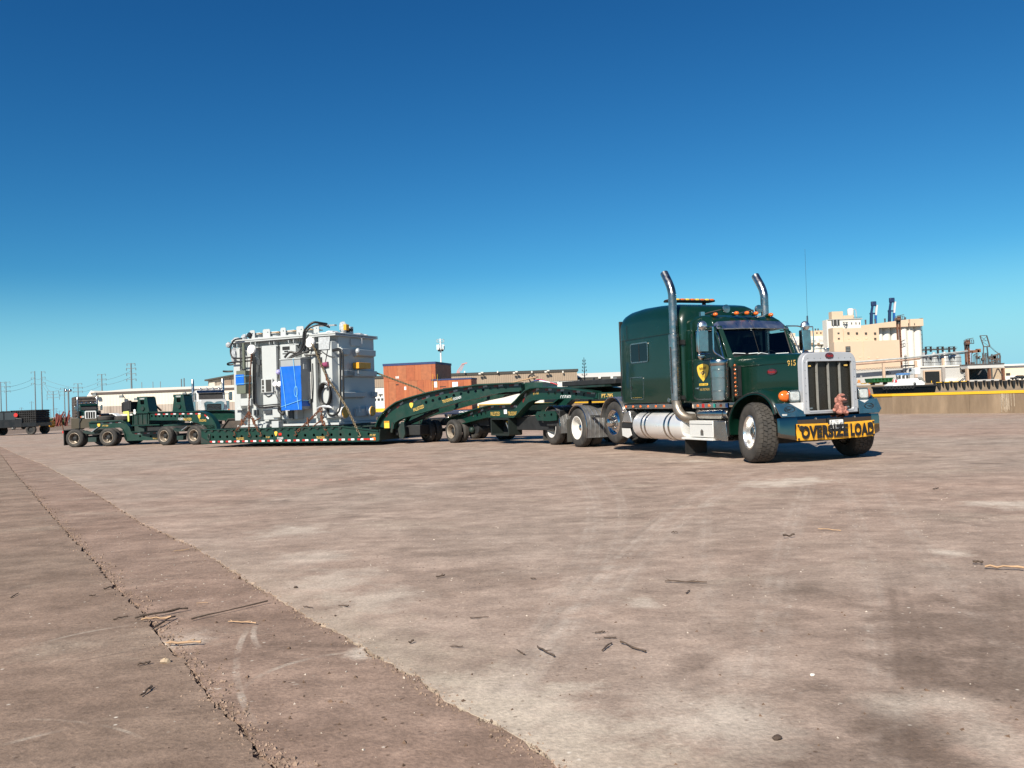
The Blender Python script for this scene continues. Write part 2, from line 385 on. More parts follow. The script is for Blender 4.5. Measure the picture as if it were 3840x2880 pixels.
def ribbed(name, col, axis, pitch, depth=0.5, dirt=None, damt=0.3, dscale=0.4):
    k = NT(name); sp = k.n('SeparateXYZ', {'x': 0, 'y': 1, 'z': 2}[axis], Vector=k.co())
    w = k.math('SINE', k.math('MULTIPLY', sp, 2 * math.pi / pitch)); w = k.ramp(w, -0.2, 0.7)
    c = k.mix(k.ramp(k.noise(0.5, 4), 0.3, 0.7), tuple(x * 0.93 for x in col), tuple(min(1, x * 1.05) for x in col))
    if dirt: c = k.mix(k.ramp(k.noise(dscale, 6, 0.65, k.mp((1, 1, 0.2))), 0.62 - damt * 0.5, 0.8 - damt * 0.3), c, dirt)
    k.P(Base__Color=c, Roughness=0.6); k.bump(w, depth, pitch * 0.35); MATS[name] = k.m; return k.m
beige_rib = ribbed('tan corrugated cladding', (0.324, 0.243, 0.1755), 'x', 0.45, 0.5)
white_rib = ribbed('cream ribbed cladding', (0.70, 0.63, 0.52), 'x', 0.45, 0.25)
stain_rib = ribbed('stained ribbed cladding', (0.44, 0.37, 0.31), 'x', 0.45, 0.4, dirt=(0.25, 0.19, 0.15), damt=0.45)
shed_rib = ribbed('weathered shed cladding', (0.34, 0.29, 0.235), 'x', 0.6, 0.6, dirt=(0.17, 0.13, 0.10), damt=0.5)

def grille_mesh():
    k = NT('grille mesh'); c = k.co(); sx = k.n('SeparateXYZ', 1, Vector=c); sz = k.n('SeparateXYZ', 2, Vector=c)
    a = k.math('SINE', k.math('MULTIPLY', k.math('ADD', sx, sz), 420.0)); b = k.math('SINE', k.math('MULTIPLY', k.math('SUBTRACT', sx, sz), 420.0))
    g = k.ramp(k.math('MAXIMUM', a, b), 0.55, 0.9)
    k.P(Base__Color=k.mix(g, (0.004, 0.004, 0.005), (0.07, 0.065, 0.05)), Roughness=0.4, Metallic=0.4); return k.m
grillem = grille_mesh()
def tread_plate():
    k = NT('diamond tread plate'); v = k.mp((1, 1, 1), (0, R(45), 0)); w = k.n('TexVoronoi', 0, Vector=v, Scale=85.0)
    k.P(Base__Color=k.mix(k.ramp(w, 0.2, 0.5), (0.84, 0.83, 0.80), (0.68, 0.67, 0.64)), Metallic=0.25, Roughness=0.45); k.bump(w, 0.4, 0.005); return k.m
diamond = tread_plate()
def glass(name, tint, refl=1.0):
    k = NT(name); k.t.nodes.remove(k.b)
    tr = k.n('BsdfTransparent', Color=tint); gl = k.n('BsdfGlossy', Color=(0.9, 0.95, 1.0), Roughness=0.02)
    fr = k.n('Fresnel', IOR=1.45); mx = k.n('MixShader', i0=k.math('MULTIPLY', fr, refl), i1=tr, i2=gl)
    k.t.links.new(mx, k.o.inputs[0]); return k.m
wind = glass('tinted windscreen', (0.50, 0.58, 0.56)); winddark = glass('dark side glass', (0.08, 0.10, 0.10))
def plywood():
    k = NT('varnished crate plywood'); v = k.mp((1, 1, 0.06)); a = k.noise(7, 6, 0.65, v)
    big = k.noise(0.8, 2, 0.5)
    c = k.mix(k.ramp(a, 0.3, 0.72), (0.26, 0.058, 0.019), (0.44, 0.138, 0.045)); c = k.mix(k.ramp(big, 0.35, 0.7, 0, 0.5), c, (0.36, 0.10, 0.034))
    k.P(Base__Color=c, Roughness=0.55); MATS['plywood'] = k.m; return k.m
ply = plywood()
ply2 = M_('brown crate board', (0.31, 0.080, 0.027), 0.6, 0, 0.2, 3.0)
ply3 = M_('pale crate plywood', (0.33, 0.105, 0.040), 0.6, 0, 0.2, 3.0)
navytarp = M_('navy crate cover', (0.012, 0.03, 0.11), 0.6, 0, 0.2, 4)
def watermat():
    k = NT('harbour water'); k.P(Base__Color=(0.02, 0.045, 0.05), Roughness=0.12); k.bump(k.noise(0.8, 4, 0.6, k.mp((1, 2.5, 1))), 0.4, 0.2); return k.m
water = watermat()

# ground: weathered concrete with dust, oil, sand patches and scuffs that have shapes of their own
def circ3(*px):                                        # circle on the ground through three measured points
    (ax, ay), (bx, by), (cx, cy) = [(onz(*p).x, onz(*p).y) for p in px]
    d = 2 * (ax * (by - cy) + bx * (cy - ay) + cx * (ay - by)); A, B, C = ax * ax + ay * ay, bx * bx + by * by, cx * cx + cy * cy
    ux, uy = (A * (by - cy) + B * (cy - ay) + C * (ay - by)) / d, (A * (cx - bx) + B * (ax - cx) + C * (bx - ax)) / d
    return ux, uy, math.hypot(ax - ux, ay - uy), bx, by, max(math.hypot(ax - bx, ay - by), math.hypot(cx - bx, cy - by))
PALE, DIRTY = (0.47, 0.395, 0.335), (0.115, 0.080, 0.060)
YARD_ARCS = [((2812, 1770), (2480, 1950), (2150, 2280), .13, .55, PALE), ((2905, 1770), (2600, 1930), (2330, 2200), .10, .5, PALE), ((2080, 1740), (2230, 1950), (2120, 2240), .13, .5, PALE), ((2180, 1740), (2330, 1960), (2200, 2250), .08, .45, PALE),
             ((2760, 1780), (2400, 1990), (2060, 2330), .05, .4, DIRTY), ((3050, 1780), (2960, 2000), (2900, 2250), .14, .45, PALE), ((2700, 1790), (2640, 2000), (2660, 2200), .10, .4, PALE), ((3300, 1800), (3420, 2000), (3600, 2230), .12, .4, PALE), ((3360, 2150), (3420, 2450), (3390, 2860), .16, .6, DIRTY),
             ((3720, 2080), (3790, 2300), (3740, 2650), .17, .5, DIRTY), ((2050, 2100), (2280, 2080), (2420, 2130), .05, .35, DIRTY), ((3150, 1790), (3250, 2100), (3300, 2500), .10, .35, PALE), ((1500, 1720), (2000, 1790), (2500, 1760), .16, .35, PALE)]
STRIP_ARCS = [((905, 2400), (885, 2500), (935, 2680), .022, .6, (.52, .45, .38)), ((925, 2565), (1150, 2470), (1375, 2440), .022, .6, (.50, .43, .36)), ((960, 2340), (950, 2380), (968, 2420), .022, .5, (.6, .52, .44))]
APRON_ARCS = [((180, 2405), (330, 2370), (450, 2350), .02, .5, (.42, .36, .30)), ((200, 2700), (360, 2715), (520, 2760), .012, .6, (.45, .38, .31)), ((300, 2480), (450, 2450), (600, 2425), .012, .6, DIRTY), ((30, 2790), (150, 2760), (270, 2730), .02, .5, (.42, .36, .30))]
YARD_SPILLS = [(2900, 1815, .55, .95), (3020, 1800, .50, .9), (3555, 2072, .17, .95), (3700, 1890, .3, .8), (2620, 1730, .35, .7), (3360, 2660, .16, .7), (2760, 2715, .30, .75), (3700, 2780, .22, .6), (3560, 2640, .2, .6), (3600, 2350, .55, .8, DIRTY), (3470, 2500, .35, .8, DIRTY), (3390, 2820, .30, .85, DIRTY), (3060, 2570, .12, .8, DIRTY), (3780, 2520, .5, .8, DIRTY), (2600, 2480, .14, .6, DIRTY), (3450, 2740, .3, .6, DIRTY), (3240, 2700, .2, .5, DIRTY), (2980, 2840, .3, .5, DIRTY), (3820, 2250, .5, .6, DIRTY), (1350, 1800, .5, .5, DIRTY), (2900, 2100, .4, .35, DIRTY), (2000, 2790, .55, .8), (1800, 2640, .5, .75), (2560, 2660, .3, .4), (1100, 1990, .5, .6), (1250, 2180, .45, .6), (1400, 2250, .4, .6), (1180, 2090, .4, .6), (3840, 1895, .4, .8), (2400, 2260, .15, .7)]
STRIP_SPILLS = [(700, 2400, .16, .7), (1370, 2445, .12, .9)]
def concrete(name, a, b, sand=0.45, arcs=(), spills=(), sandline=None):
    k = NT(name); c = k.co()
    big = k.noise(0.16, 4, 0.55, None, 0.6); mid = k.noise(0.9, 7, 0.68, k.mp((1, 1.5, 1))); fine = k.noise(7, 6, 0.72); gr = k.noise(42, 5, 0.7); rag = k.noise(3.2, 6, 0.7)
    col = k.mix(k.ramp(big, 0.36, 0.64), a, b)
    col = k.mix(k.ramp(mid, 0.32, 0.68), k.mix(1.0, col, (0.70, 0.68, 0.66), 'MULTIPLY'), k.mix(1.0, col, (1.18, 1.18, 1.18), 'MULTIPLY'))
    sandn = k.noise(0.5, 8, 0.7, k.mp((1, 1.7, 1), loc=(3.1, 7.7, 0)), 0.4)
    col = k.mix(k.ramp(sandn, 0.57 - 0.04 * sand, 0.70 - 0.04 * sand, 0, 0.5), col, (0.40, 0.33, 0.262))
    stain = k.noise(0.85, 8, 0.7, k.mp((1, 1.3, 1), loc=(9.3, 1.7, 0)), 0.5)
    col = k.mix(k.ramp(stain, 0.57, 0.70, 0, 0.5), col, DIRTY)
    strk = k.noise(2.6, 8, 0.72, k.mp((1, 1.5, 1), rot=(0, 0, .12), loc=(4.4, 2.1, 0))); col = k.mix(k.ramp(strk, 0.34, 0.66), k.mix(1.0, col, (0.76, 0.75, 0.74), 'MULTIPLY'), k.mix(1.0, col, (1.17, 1.17, 1.16), 'MULTIPLY'))
    wob = k.math('MULTIPLY', k.math('SUBTRACT', k.noise(0.7, 3), 0.5), 0.12)
    for p1, p2, p3, w, am, cl in arcs:
        ux, uy, r, mx, my, ext = circ3(p1, p2, p3)
        d = k.n('VectorMath', 1, _operation='DISTANCE', i0=c, i1=(ux, uy, 0.0)); e = k.math('ABSOLUTE', k.math('ADD', k.math('SUBTRACT', d, r), wob if w > .04 else k.math('MULTIPLY', wob, .35)))
        f = k.math('MULTIPLY', k.ramp(e, w, w * 0.5, 0, am * (.9 if w > .04 else 1)), k.ramp(rag, 0.40, 0.62)); f = k.math('MULTIPLY', f, k.ramp(k.math('SINE', k.math('MULTIPLY', d, 75.0)), -.6, .5, .5, 1.0)) if w > .04 else f; g = k.n('VectorMath', 1, _operation='DISTANCE', i0=c, i1=(mx, my, 0.0))
        col = k.mix(k.math('MULTIPLY', f, k.ramp(g, ext * 1.25, ext * .7)), col, cl)
    for px, py, r, am, *cl in spills:
        q = onz(px, py); v = k.n('Mapping', Vector=c, Location=(-q.x, -q.y * .8, 0), Scale=(1, .8, 1)); d = k.n('VectorMath', 1, _operation='LENGTH', i0=v)
        f = k.ramp(k.math('ADD', k.math('DIVIDE', d, r), k.math('MULTIPLY', k.math('SUBTRACT', rag, .5), 2.6)), 1.0, .25, 0, am * .75); col = k.mix(f, col, cl[0] if cl else (0.58, 0.50, 0.42))
    if sandline:
        p0, p1 = onz(*sandline[0]), onz(*sandline[1]); n = Vector((-(p1 - p0).y, (p1 - p0).x, 0)).normalized(); n = n if n.x > 0 else -n
        d = k.n('VectorMath', 1, _operation='DOT_PRODUCT', i0=c, i1=tuple(n)); d = k.math('SUBTRACT', d, n.dot(p0)); y = k.n('SeparateXYZ', 1, Vector=c)
        f = k.math('MULTIPLY', k.ramp(k.math('ADD', d, k.math('MULTIPLY', k.math('SUBTRACT', rag, .5), 1.6)), .62, .0, 0, .65), k.ramp(y, 8.5, 3.5)); col = k.mix(f, col, (0.47, 0.39, 0.305))
    flake = k.noise(1.9, 7, 0.75, k.mp((1, 1.5, 1), loc=(1.3, 2.2, 0)), 0.3)
    col = k.mix(k.ramp(flake, 0.66, 0.70, 0, 0.9), col, (0.56, 0.49, 0.415))
    vo = k.n('TexVoronoi', 0, Vector=k.mp((1, 1.0, 1)), Scale=11.0); keep = k.ramp(k.noise(0.9, 3, 0.6, k.mp(loc=(5, 5, 0))), 0.44, 0.60)
    col = k.mix(k.math('MULTIPLY', k.ramp(vo, 0.13, 0.06), keep), col, (0.105, 0.07, 0.052))
    vo2 = k.n('TexVoronoi', 0, Vector=k.mp((1, 1.0, 1), loc=(2.7, 0.4, 0)), Scale=8.0)
    col = k.mix(k.math('MULTIPLY', k.ramp(vo2, 0.09, 0.045, 0, 0.9), k.ramp(k.noise(0.6, 3), 0.45, 0.58)), col, (0.66, 0.59, 0.51))
    col = k.mix(k.ramp(fine, 0.3, 0.7), k.mix(1.0, col, (0.82, 0.82, 0.82), 'MULTIPLY'), k.mix(1.0, col, (1.14, 1.14, 1.14), 'MULTIPLY'))
    col = k.mix(k.ramp(gr, 0.3, 0.7), k.mix(1.0, col, (0.74, 0.74, 0.74), 'MULTIPLY'), k.mix(1.0, col, (1.22, 1.22, 1.22), 'MULTIPLY'))
    k.P(Base__Color=col, Roughness=0.9); k.b.inputs['Specular IOR Level'].default_value = 0.25
    k.bump(k.math('ADD', k.math('MULTIPLY', gr, 0.7), k.math('MULTIPLY', fine, 0.9)), 0.6, 0.014); return k.m
conc = concrete('yard concrete', (0.372, 0.270, 0.217), (0.360, 0.288, 0.240), .3, YARD_ARCS, YARD_SPILLS, ((1040, 2240), (2080, 2880)))
conc_l = concrete('older yard concrete', (0.272, 0.192, 0.148), (0.260, 0.196, 0.152), 0.0, APRON_ARCS)
conc_s = concrete('reddish strip concrete', (0.300, 0.207, 0.162), (0.296, 0.214, 0.170), 0.0, STRIP_ARCS, STRIP_SPILLS)
dirtm = M_('joint dirt', (0.17, 0.12, 0.088), 0.95, 0, 0.4, 6, bump=0.6, bscale=30)
# ------------------------------------------------------------------ the yard
s6 = lambda x, y: (x / 1.152, 1660 + y / 1.152)
s7 = lambda x, y: (1920 + x / 1.152, 1660 + y / 1.152)
def gpt(p): q = onz(*p); return (q.x, q.y)
LJ = [gpt(s6(*p)) for p in ((20, 70), (60, 125), (115, 185), (205, 290), (290, 385), (420, 520), (500, 625), (620, 730), (690, 840), (830, 980), (920, 1110), (1040, 1230), (1190, 1400))]
RJ = [gpt(s6(*p)) for p in ((100, 62), (180, 90), (320, 165), (480, 260), (600, 340), (720, 395), (830, 445), (950, 515), (1060, 595), (1200, 670), (1340, 760), (1500, 840), (1640, 930), (1780, 1010), (1900, 1090), (2000, 1150))] + [gpt(s7(0, 1255)), gpt(s7(190, 1400))]
def extend(L, far, near):
    a, b = Vector(L[0]), Vector(L[2]); c, d = Vector(L[-1]), Vector(L[-4])
    return [tuple(a + (a - b).normalized() * far)] + L + [tuple(c + (c - d).normalized() * near)]
LJ = extend(LJ, 45, 6); RJ = extend(RJ, 45, 6)
rj = random.Random(3)
def jag(L, amp=.013, step=.06):
    out = []
    for i in range(len(L) - 1):
        a, b = Vector(L[i]), Vector(L[i + 1]); n = max(1, min(160, int((b - a).length / step))); d = (b - a).normalized(); nn = Vector((-d.y, d.x))
        for j in range(n):
            p = a.lerp(b, j / n); out.append(tuple(p + nn * rj.gauss(0, amp)))
    out.append(L[-1]); return out
WALL = [(62, -26), (22.6, 34.2), (18.6, 40.6), (-4.5, 110), (-12, 165), (-75, 178), (-260, 3400)]
def sheet(name, poly, z, m, thick=.0, parent=None, kind='structure'):
    b = MB()
    if thick: b.prism(poly, -thick, XY(z))
    else: vv, tr = tri_fill(poly, []); b.add([(u, v, z) for u, v in vv], tr)
    return b.build(name, m, parent, kind=kind if not parent else None)
sheet('ground', [(-3000, -90), (66, -90)] + WALL + [(-3000, 3400)], -.024, dirtm)
# left slab, strip slabs and right slab stand 5-6 cm above the dirt bed, so the joints are real gaps
lj1, lj2 = jag(LJ), jag(LJ); rj1, rj2 = jag(RJ), jag(RJ)
def off(L, d):
    out = []
    for i, p in enumerate(L):
        a, b = Vector(L[max(i - 4, 0)]), Vector(L[min(i + 4, len(L) - 1)]); t = (b - a).normalized(); out.append((p[0] + t.y * -d, p[1] + t.x * d))
    return out
# image left of the left joint
yard = sheet('concrete_yard', off(rj2, .008) + [(8, -90), (66, -90)] + WALL[:-1] + [(-140, 900), (-160, 900)], 0, conc, .05)
ls = off(lj1, -.014); sheet('concrete_apron', [(-900, -20), (ls[-1][0], -20)] + ls[::-1] + [(-300, 500), (-900, 500)], .002, conc_l, .05)
# the reddish strip, cast in lengths
stp = empty('concrete_strip'); tag(stp, kind='structure')
li, ri = off(lj2, .008), off(rj1, -.006)
cuts = [0.0]
def split_at(L, y): 
    i = min(range(len(L)), key=lambda k: abs(L[k][1] - y)); return i
cy_l = [gpt(s6(60, 190))[1], gpt(s6(410, 478))[1], 2.9]; cy_r = [gpt(s6(310, 163))[1], gpt(s6(760, 437))[1], 2.5]
il = [0] + [split_at(li, y) for y in cy_l] + [len(li) - 1]; ir = [0] + [split_at(ri, y) for y in cy_r] + [len(ri) - 1]
for k in range(len(il) - 1):
    A = li[il[k]:il[k + 1] + 1]; B = ri[ir[k]:ir[k + 1] + 1]
    if k > 0: A = [(p[0], p[1] - (.012 if j == 0 else 0)) for j, p in enumerate(A)]; B = [(p[0], p[1] - (.012 if j == 0 else 0)) for j, p in enumerate(B)]
    sheet('slab', A + B[::-1], -.008 + .002 * k, conc_s, .045, stp)
# crumbs along the joints
cr = random.Random(11)
def crumbs(name, L, n, spread, lo, hi, ymax, mat, label, side=0.0):
    vs, fs = [], []; seg = [(Vector(L[i]), Vector(L[i + 1])) for i in range(len(L) - 1)]; seg = [q for q in seg if min(q[0].y, q[1].y) < ymax]
    wts = [(a - b).length / max(2.0, (a.y + b.y) / 2) ** 1.3 for a, b in seg]
    for _ in range(n):
        a, b = cr.choices(seg, wts)[0]; p = a.lerp(b, cr.random()); c = Vector((p.x + cr.gauss(side, spread), p.y + cr.gauss(0, spread), 0)); r = lo + (hi - lo) * cr.random() ** 3; b0 = len(vs); c.z = r * .2 - .004
        ang = cr.random() * 6.28
        for sx_, sy_, sz_ in ((1, 0, 0), (-.4, .8, 0), (-.6, -.7, 0), (.1, .1, .9), (.3, -.2, -.6)):
            x = (sx_ + cr.uniform(-.3, .3)) * r; y = (sy_ + cr.uniform(-.3, .3)) * r; vs.append((c.x + x * math.cos(ang) - y * math.sin(ang), c.y + x * math.sin(ang) + y * math.cos(ang), c.z + (sz_ + cr.uniform(-.2, .2)) * r))
        fs += [(b0, b0 + 1, b0 + 3), (b0 + 1, b0 + 2, b0 + 3), (b0 + 2, b0, b0 + 3), (b0 + 1, b0, b0 + 4), (b0 + 2, b0 + 1, b0 + 4), (b0, b0 + 2, b0 + 4)]
    b = MB(); b.add(vs, fs); return b.build(name, mat, None, kind='stuff', label=label)
crumbs('joint_rubble', LJ, 11000, .06, .002, .013, 16, rubble, 'crumbled concrete bits along the left slab joint')
crumbs('joint_rubble', RJ, 8000, .035, .002, .010, 16, rubble, 'crumbled concrete bits along the right slab joint')
crumbs('scattered_grit', [(-5, 1.8), (6, 12)], 4200, 3.0, .0025, .010, 30, M_('pale grit', (.45, .38, .32), .95, 0, .4, 3), 'small pale grit scattered over the yard')
crumbs('bark_bits', [(-3.2, 3.0), (2.6, 3.6)], 900, 1.3, .004, .014, 30, M_('brown bark bits', (.12, .075, .05), .95, 0, .4, 3), 'small brown bark bits scattered near the camera')
wt_ = MB().add([(-4000, -400, -2.4), (5000, -400, -2.4), (5000, 5200, -2.4), (-4000, 5200, -2.4)], [(0, 1, 2, 3)]); wt_.build('water', water, None, kind='structure')

# ------------------------------------------------------------------ concrete wall with yellow cap
CW = empty('concrete_wall', (18.6, 40.6, 0), 0, 'long stained concrete barrier wall with yellow painted cap', 'wall')
o0 = Vector((18.6, 40.6, 0)); pk = random.Random(5)
runs = [((44, .8), (22.6, 34.2), 4), ((22.6, 34.2), (18.6, 40.6), 2), ((18.6, 40.6), (-4.5, 110), 18)]
for a, b, n in runs:
    a, b = Vector((*a, 0)), Vector((*b, 0)); d = (b - a).normalized(); nn = Vector((d.y, -d.x, 0))
    if nn.x > 0: nn = -nn
    for i in range(n):
        p, q = a.lerp(b, i / n), a.lerp(b, (i + 1) / n); h0 = 1.0; e = nn * -.0 + nn * pk.uniform(-.012, .012); g = d * .006
        f = [p + e + g, q + e - g, q - nn * .35 + e - g, p - nn * .35 + e + g]; vs = [v - o0 + Vector((0, 0, -.06)) for v in f] + [v - o0 + Vector((0, 0, .86)) for v in f]
        pm = bpy.data.materials.get('wall concrete'); mb = MB(); mb.add(vs, [(3, 2, 1, 0), (4, 5, 6, 7), (0, 1, 5, 4), (1, 2, 6, 5), (2, 3, 7, 6), (3, 0, 4, 7)]); mb.build('wall_panel', concw, CW)
        f = [p + nn * .03, q + nn * .03, q - nn * .38, p - nn * .38]; vs = [v - o0 + Vector((0, 0, .864)) for v in f] + [v - o0 + Vector((0, 0, .985)) for v in f]; mb = MB(); mb.add(vs, [(3, 2, 1, 0), (4, 5, 6, 7), (0, 1, 5, 4), (1, 2, 6, 5), (2, 3, 7, 6), (3, 0, 4, 7)]); mb.build('yellow_cap', yel, CW)
pA, pB = Vector((22.6, 34.2, 0)), Vector((18.6, 40.6, 0)); dd_ = (pB - pA).normalized(); nn_ = Vector((-dd_.y, dd_.x, 0)) if dd_.y < 0 else Vector((-abs(dd_.y), dd_.x, 0)).normalized()
for k in range(34):                                     # pale runs of paint down the wall face
    c = pA + dd_ * (2.15 + random.gauss(0, .16)) + nn_ * .022; l = random.choice((.2, .4, .6, .83, .83)) * random.uniform(.8, 1); w = random.uniform(.003, .012); z1 = .85
    mb = MB(); mb.add([c - dd_ * w - o0 + Vector((0, 0, z1 - l)), c + dd_ * w - o0 + Vector((0, 0, z1 - l)), c + dd_ * w - o0 + Vector((0, 0, z1)), c - dd_ * w - o0 + Vector((0, 0, z1))], [(0, 1, 2, 3)]); mb.build('paint_run', M_('spilled white paint', (.44, .36, .27), .8, 0, .2, 4), CW)
# quay rail behind the trailer
for (a, b, lb) in (((-4.7, 112), (-12, 165), 'yellow painted quay kerb seen below the front gooseneck'), ((-13, 165.5), (-60, 175), 'yellow painted quay kerb beyond the tall plywood crate')):
    a, b = Vector((*a, 0)), Vector((*b, 0)); MB().bar(a + Vector((0, 0, .35)), b + Vector((0, 0, .35)), 1.0, .7).build('quay_kerb', yel, None, label=lb, cat='kerb')

# ------------------------------------------------------------------ far buildings
def fbox(name, px0, px1, pyt, D, depth, m, parent=None, pyb=None, z0=None, grow=0.0):
    pm = (px0 + px1) / 2; yb = pyb if pyb else pyt + 20
    xl, xr = at(px0, (pyt + yb) / 2, D).x, at(px1, (pyt + yb) / 2, D).x; zt = at(pm, pyt, D).z; zb = at(pm, pyb, D).z if pyb else (0 if z0 is None else z0)
    b = MB().box(xl, xr, D, D + depth, zb, zt); o = b.build(name, m, parent); return o, (xl, xr, zb, zt)
def wp(x, y, D): return at(x, y, D)
# long tan warehouse across the slip
WH1 = empty('tan_warehouse', (-5, 200, 0), 0, 'long tan corrugated warehouse with white lower wall behind the crates', 'warehouse')
def L0(o, x, y, z): return (o[0] - x, o[1] - y, o[2] - z)
class OMB(MB):
    def __init__(s, o): MB.__init__(s); s.o0 = Vector(o)
    def build(s, *a, **k): s.v = [tuple(Vector(p) - s.o0) for p in s.v]; return MB.build(s, *a, **k)
D = 200; w0 = (-5, D, 0)
xl, xr = at(1240, 1450, D).x, at(2166, 1450, D).x; zt = at(2166, 1383, D).z; zm = at(2166, 1426, D).z
OMB(w0).box(xl, xr, D, D + 30, zm, zt - .6).build('tan_cladding', beige_rib, WH1); OMB(w0).box(xl - .3, xr + .3, D - .2, D + 30.5, zt - .62, zt).build('eave', M_('dark eave', (.05, .046, .04), .8), WH1)
OMB(w0).box(xl + .05, xr - .05, D + .15, D + 30, -.5, zm).build('lower_wall', mwhite, WH1)
for px in (1743, 1866, 1994, 2110): p = at(px, 1395, D); OMB(w0).cbox((p.x, D - .7, p.z), (.3, .3, .45)).build('wall_lamp', mwhite, WH1)
for px, py in ((1807, 1403), (1935, 1400), (2053, 1396)):
    p = at(px, py, D); OMB(w0).tube([(p.x, D, p.z), (p.x + .2, D - 1.3, p.z + .4)], .1, 6).build('lamp_arm', mwhite, WH1); OMB(w0).cbox((p.x + .1, D - 1.4, p.z + .35), (.6, .5, .25)).build('flood_lamp', mwhite, WH1); OMB(w0).cbox((p.x - .5, D - 1.2, p.z + .1), (.5, .5, .35)).build('flood_lamp', mwhite, WH1)
for body, px, py in (('250', 1763, 1444), ('275', 1836, 1437), ('300', 1905, 1434), ('475', 2104, 1430), ('500', 2166, 1428)): p = at(px, py, D); text(body, M_('grey stencil', (.2, .22, .24), .8), WH1, Matrix.Translation(Vector((p.x, D + .10, p.z)) - Vector(w0)) @ Matrix.Rotation(R(90), 4, 'X'), 1.0, .5, .02)
# white wing
WH2 = empty('white_warehouse', (20, 205, 0), 0, 'white warehouse wing with dark eave left of the truck sleeper', 'warehouse'); w0 = (20, 205, 0); D = 205
xl, xr = at(2166, 1450, D).x + .1, at(2420, 1450, D).x; zt = at(2250, 1395, D).z; OMB(w0).box(xl, xr, D, D + 25, -.5, zt - 1.2).build('wall', mwhite, WH2); OMB(w0).box(xl, xr, D - .4, D + 25, zt - 2.1, zt - 1.2).build('eave', MATS['dark eave'], WH2); OMB(w0).prism([(D - .4, zt - 1.2), (D + 12, zt + .2), (D + 25, zt - 1.2)], xr - xl, lambda u, v, w: (xl + w, u, v)).build('roof', mwhite, WH2)
for px in (2247, 2293): p = at(px, 1415, D); OMB(w0).cbox((p.x, D - .6, p.z), (.6, .5, .6)).build('wall_lamp', mwhite, WH2)
p = at(2303, 1422, D); OMB(w0).tube([(p.x, D, p.z), (p.x, D - 1.2, p.z + .3)], .1, 6).build('lamp_arm', polem, WH2); OMB(w0).cbox((p.x, D - 1.3, p.z + .2), (.9, .6, .4)).build('flood_lamp', polem, WH2); text('525', MATS['grey stencil'], WH2, Matrix.Translation(Vector((at(2295, 1424, D).x, D - .01, at(2295, 1424, D).z)) - Vector(w0)) @ Matrix.Rotation(R(90), 4, 'X'), 1.0, .5, .02)
# cream warehouse on the left
D = 122; w0 = (-50, D, 0); WH3 = empty('cream_warehouse', w0, 0, 'cream metal warehouse with shallow gable roof behind the parked trucks', 'warehouse')
xa = at(345, 1500, D).x; xb = at(905, 1470, D).x; ze = at(345, 1473, D).z; zr = at(323, 1463, D).z + .5; zs = at(420, 1523, D).z
OMB(w0).box(xa, xb, D, D + 26, zs, ze).build('wall', white_rib, WH3); OMB(w0).box(xa, xb, D + .01, D + 26, zs - 1.25, zs).build('stained_wall', stain_rib, WH3); OMB(w0).box(xa, xb, D - .05, D + 26, -.1, zs - 1.25).build('plinth', mwhite, WH3)
OMB(w0).box(xa - .1, xb + .1, D - .12, D, ze - .28, ze + .0).build('eave_gutter', M_('brown gutter', (.10, .075, .065), .8), WH3)
OMB(w0).prism([(D - .15, ze + .02), (D + 13, ze + .80), (D + 26.6, ze + .02)], xb - xa + .6, lambda u, v, w: (xa - .3 + w, u, v)).build('roof', M_('cream roof sheet', (.84, .77, .64), .6, 0, .04, .3), WH3)
gp = [at(*p, D) for p in ((304, 1489), (321, 1464), (347, 1474), (347, 1560), (304, 1560))]; OMB(w0).prism([(p.x, max(p.z, -.1)) for p in gp], 20, XZ(D + 1.5)).build('gable_end', M_('cream gable sheet', (.80, .74, .62), .6, 0, .04, .3), WH3)
for px, py in ((366, 1480), (465, 1487), (520, 1497), (700, 1477), (710, 1483)): p = at(px, py, D); OMB(w0).tube([(p.x - .2, D, p.z + .3), (p.x, D - .7, p.z)], .06, 6).build('lamp_arm', polem, WH3); OMB(w0).cbox((p.x, D - .8, p.z), (.5, .4, .35)).build('wall_lamp', polem, WH3)
xg = at(406, 1560, D).x; OMB(w0).box(xg - 1.4, xg + 1.4, D - .06, D + .02, .1, 1.6).build('window', winm, WH3)
for px in (532, 574, 602): x = at(px, 1455, D + 13).x; OMB(w0).tube([(x, D + 13, ze + .7), (x, D + 13, ze + 1.8)], .05, 6).build('roof_vent', polem, WH3)
# weathered shed
D = 140; w0 = (-52, D, 0); SH = empty('weathered_shed', w0, 0, 'old weathered grey brown metal shed behind the transformer', 'shed')
xa, xb = at(781, 1450, D).x, at(905, 1450, D).x; za, zb = at(781, 1429, D).z, at(905, 1405, D).z
OMB(w0).prism([(xa, -.1), (xb, -.1), (xb, zb), (xa, za)], 12, XZ(D)).build('wall', shed_rib, SH); OMB(w0).prism([(xa - .4, za), (xb, zb), (xb, zb + .25), (xa - .4, za + .25)], 13, XZ(D - .6)).build('roof_edge', MATS['dark eave'], SH)
for px0, px1, py0, py1, m in ((785, 806, 1432, 1455, M_('pale tin patch', (.50, .44, .37), .8)), (826, 840, 1440, 1468, MATS['pale tin patch']), (843, 868, 1424, 1450, M_('rusty tin patch', (.22, .16, .12), .85)), (842, 868, 1455, 1463, mwhite)):
    a, b = at(px0, py1, D), at(px1, py0, D); OMB(w0).box(a.x, b.x, D - .12, D - .02, a.z, b.z).build('tin_patch', m, SH)
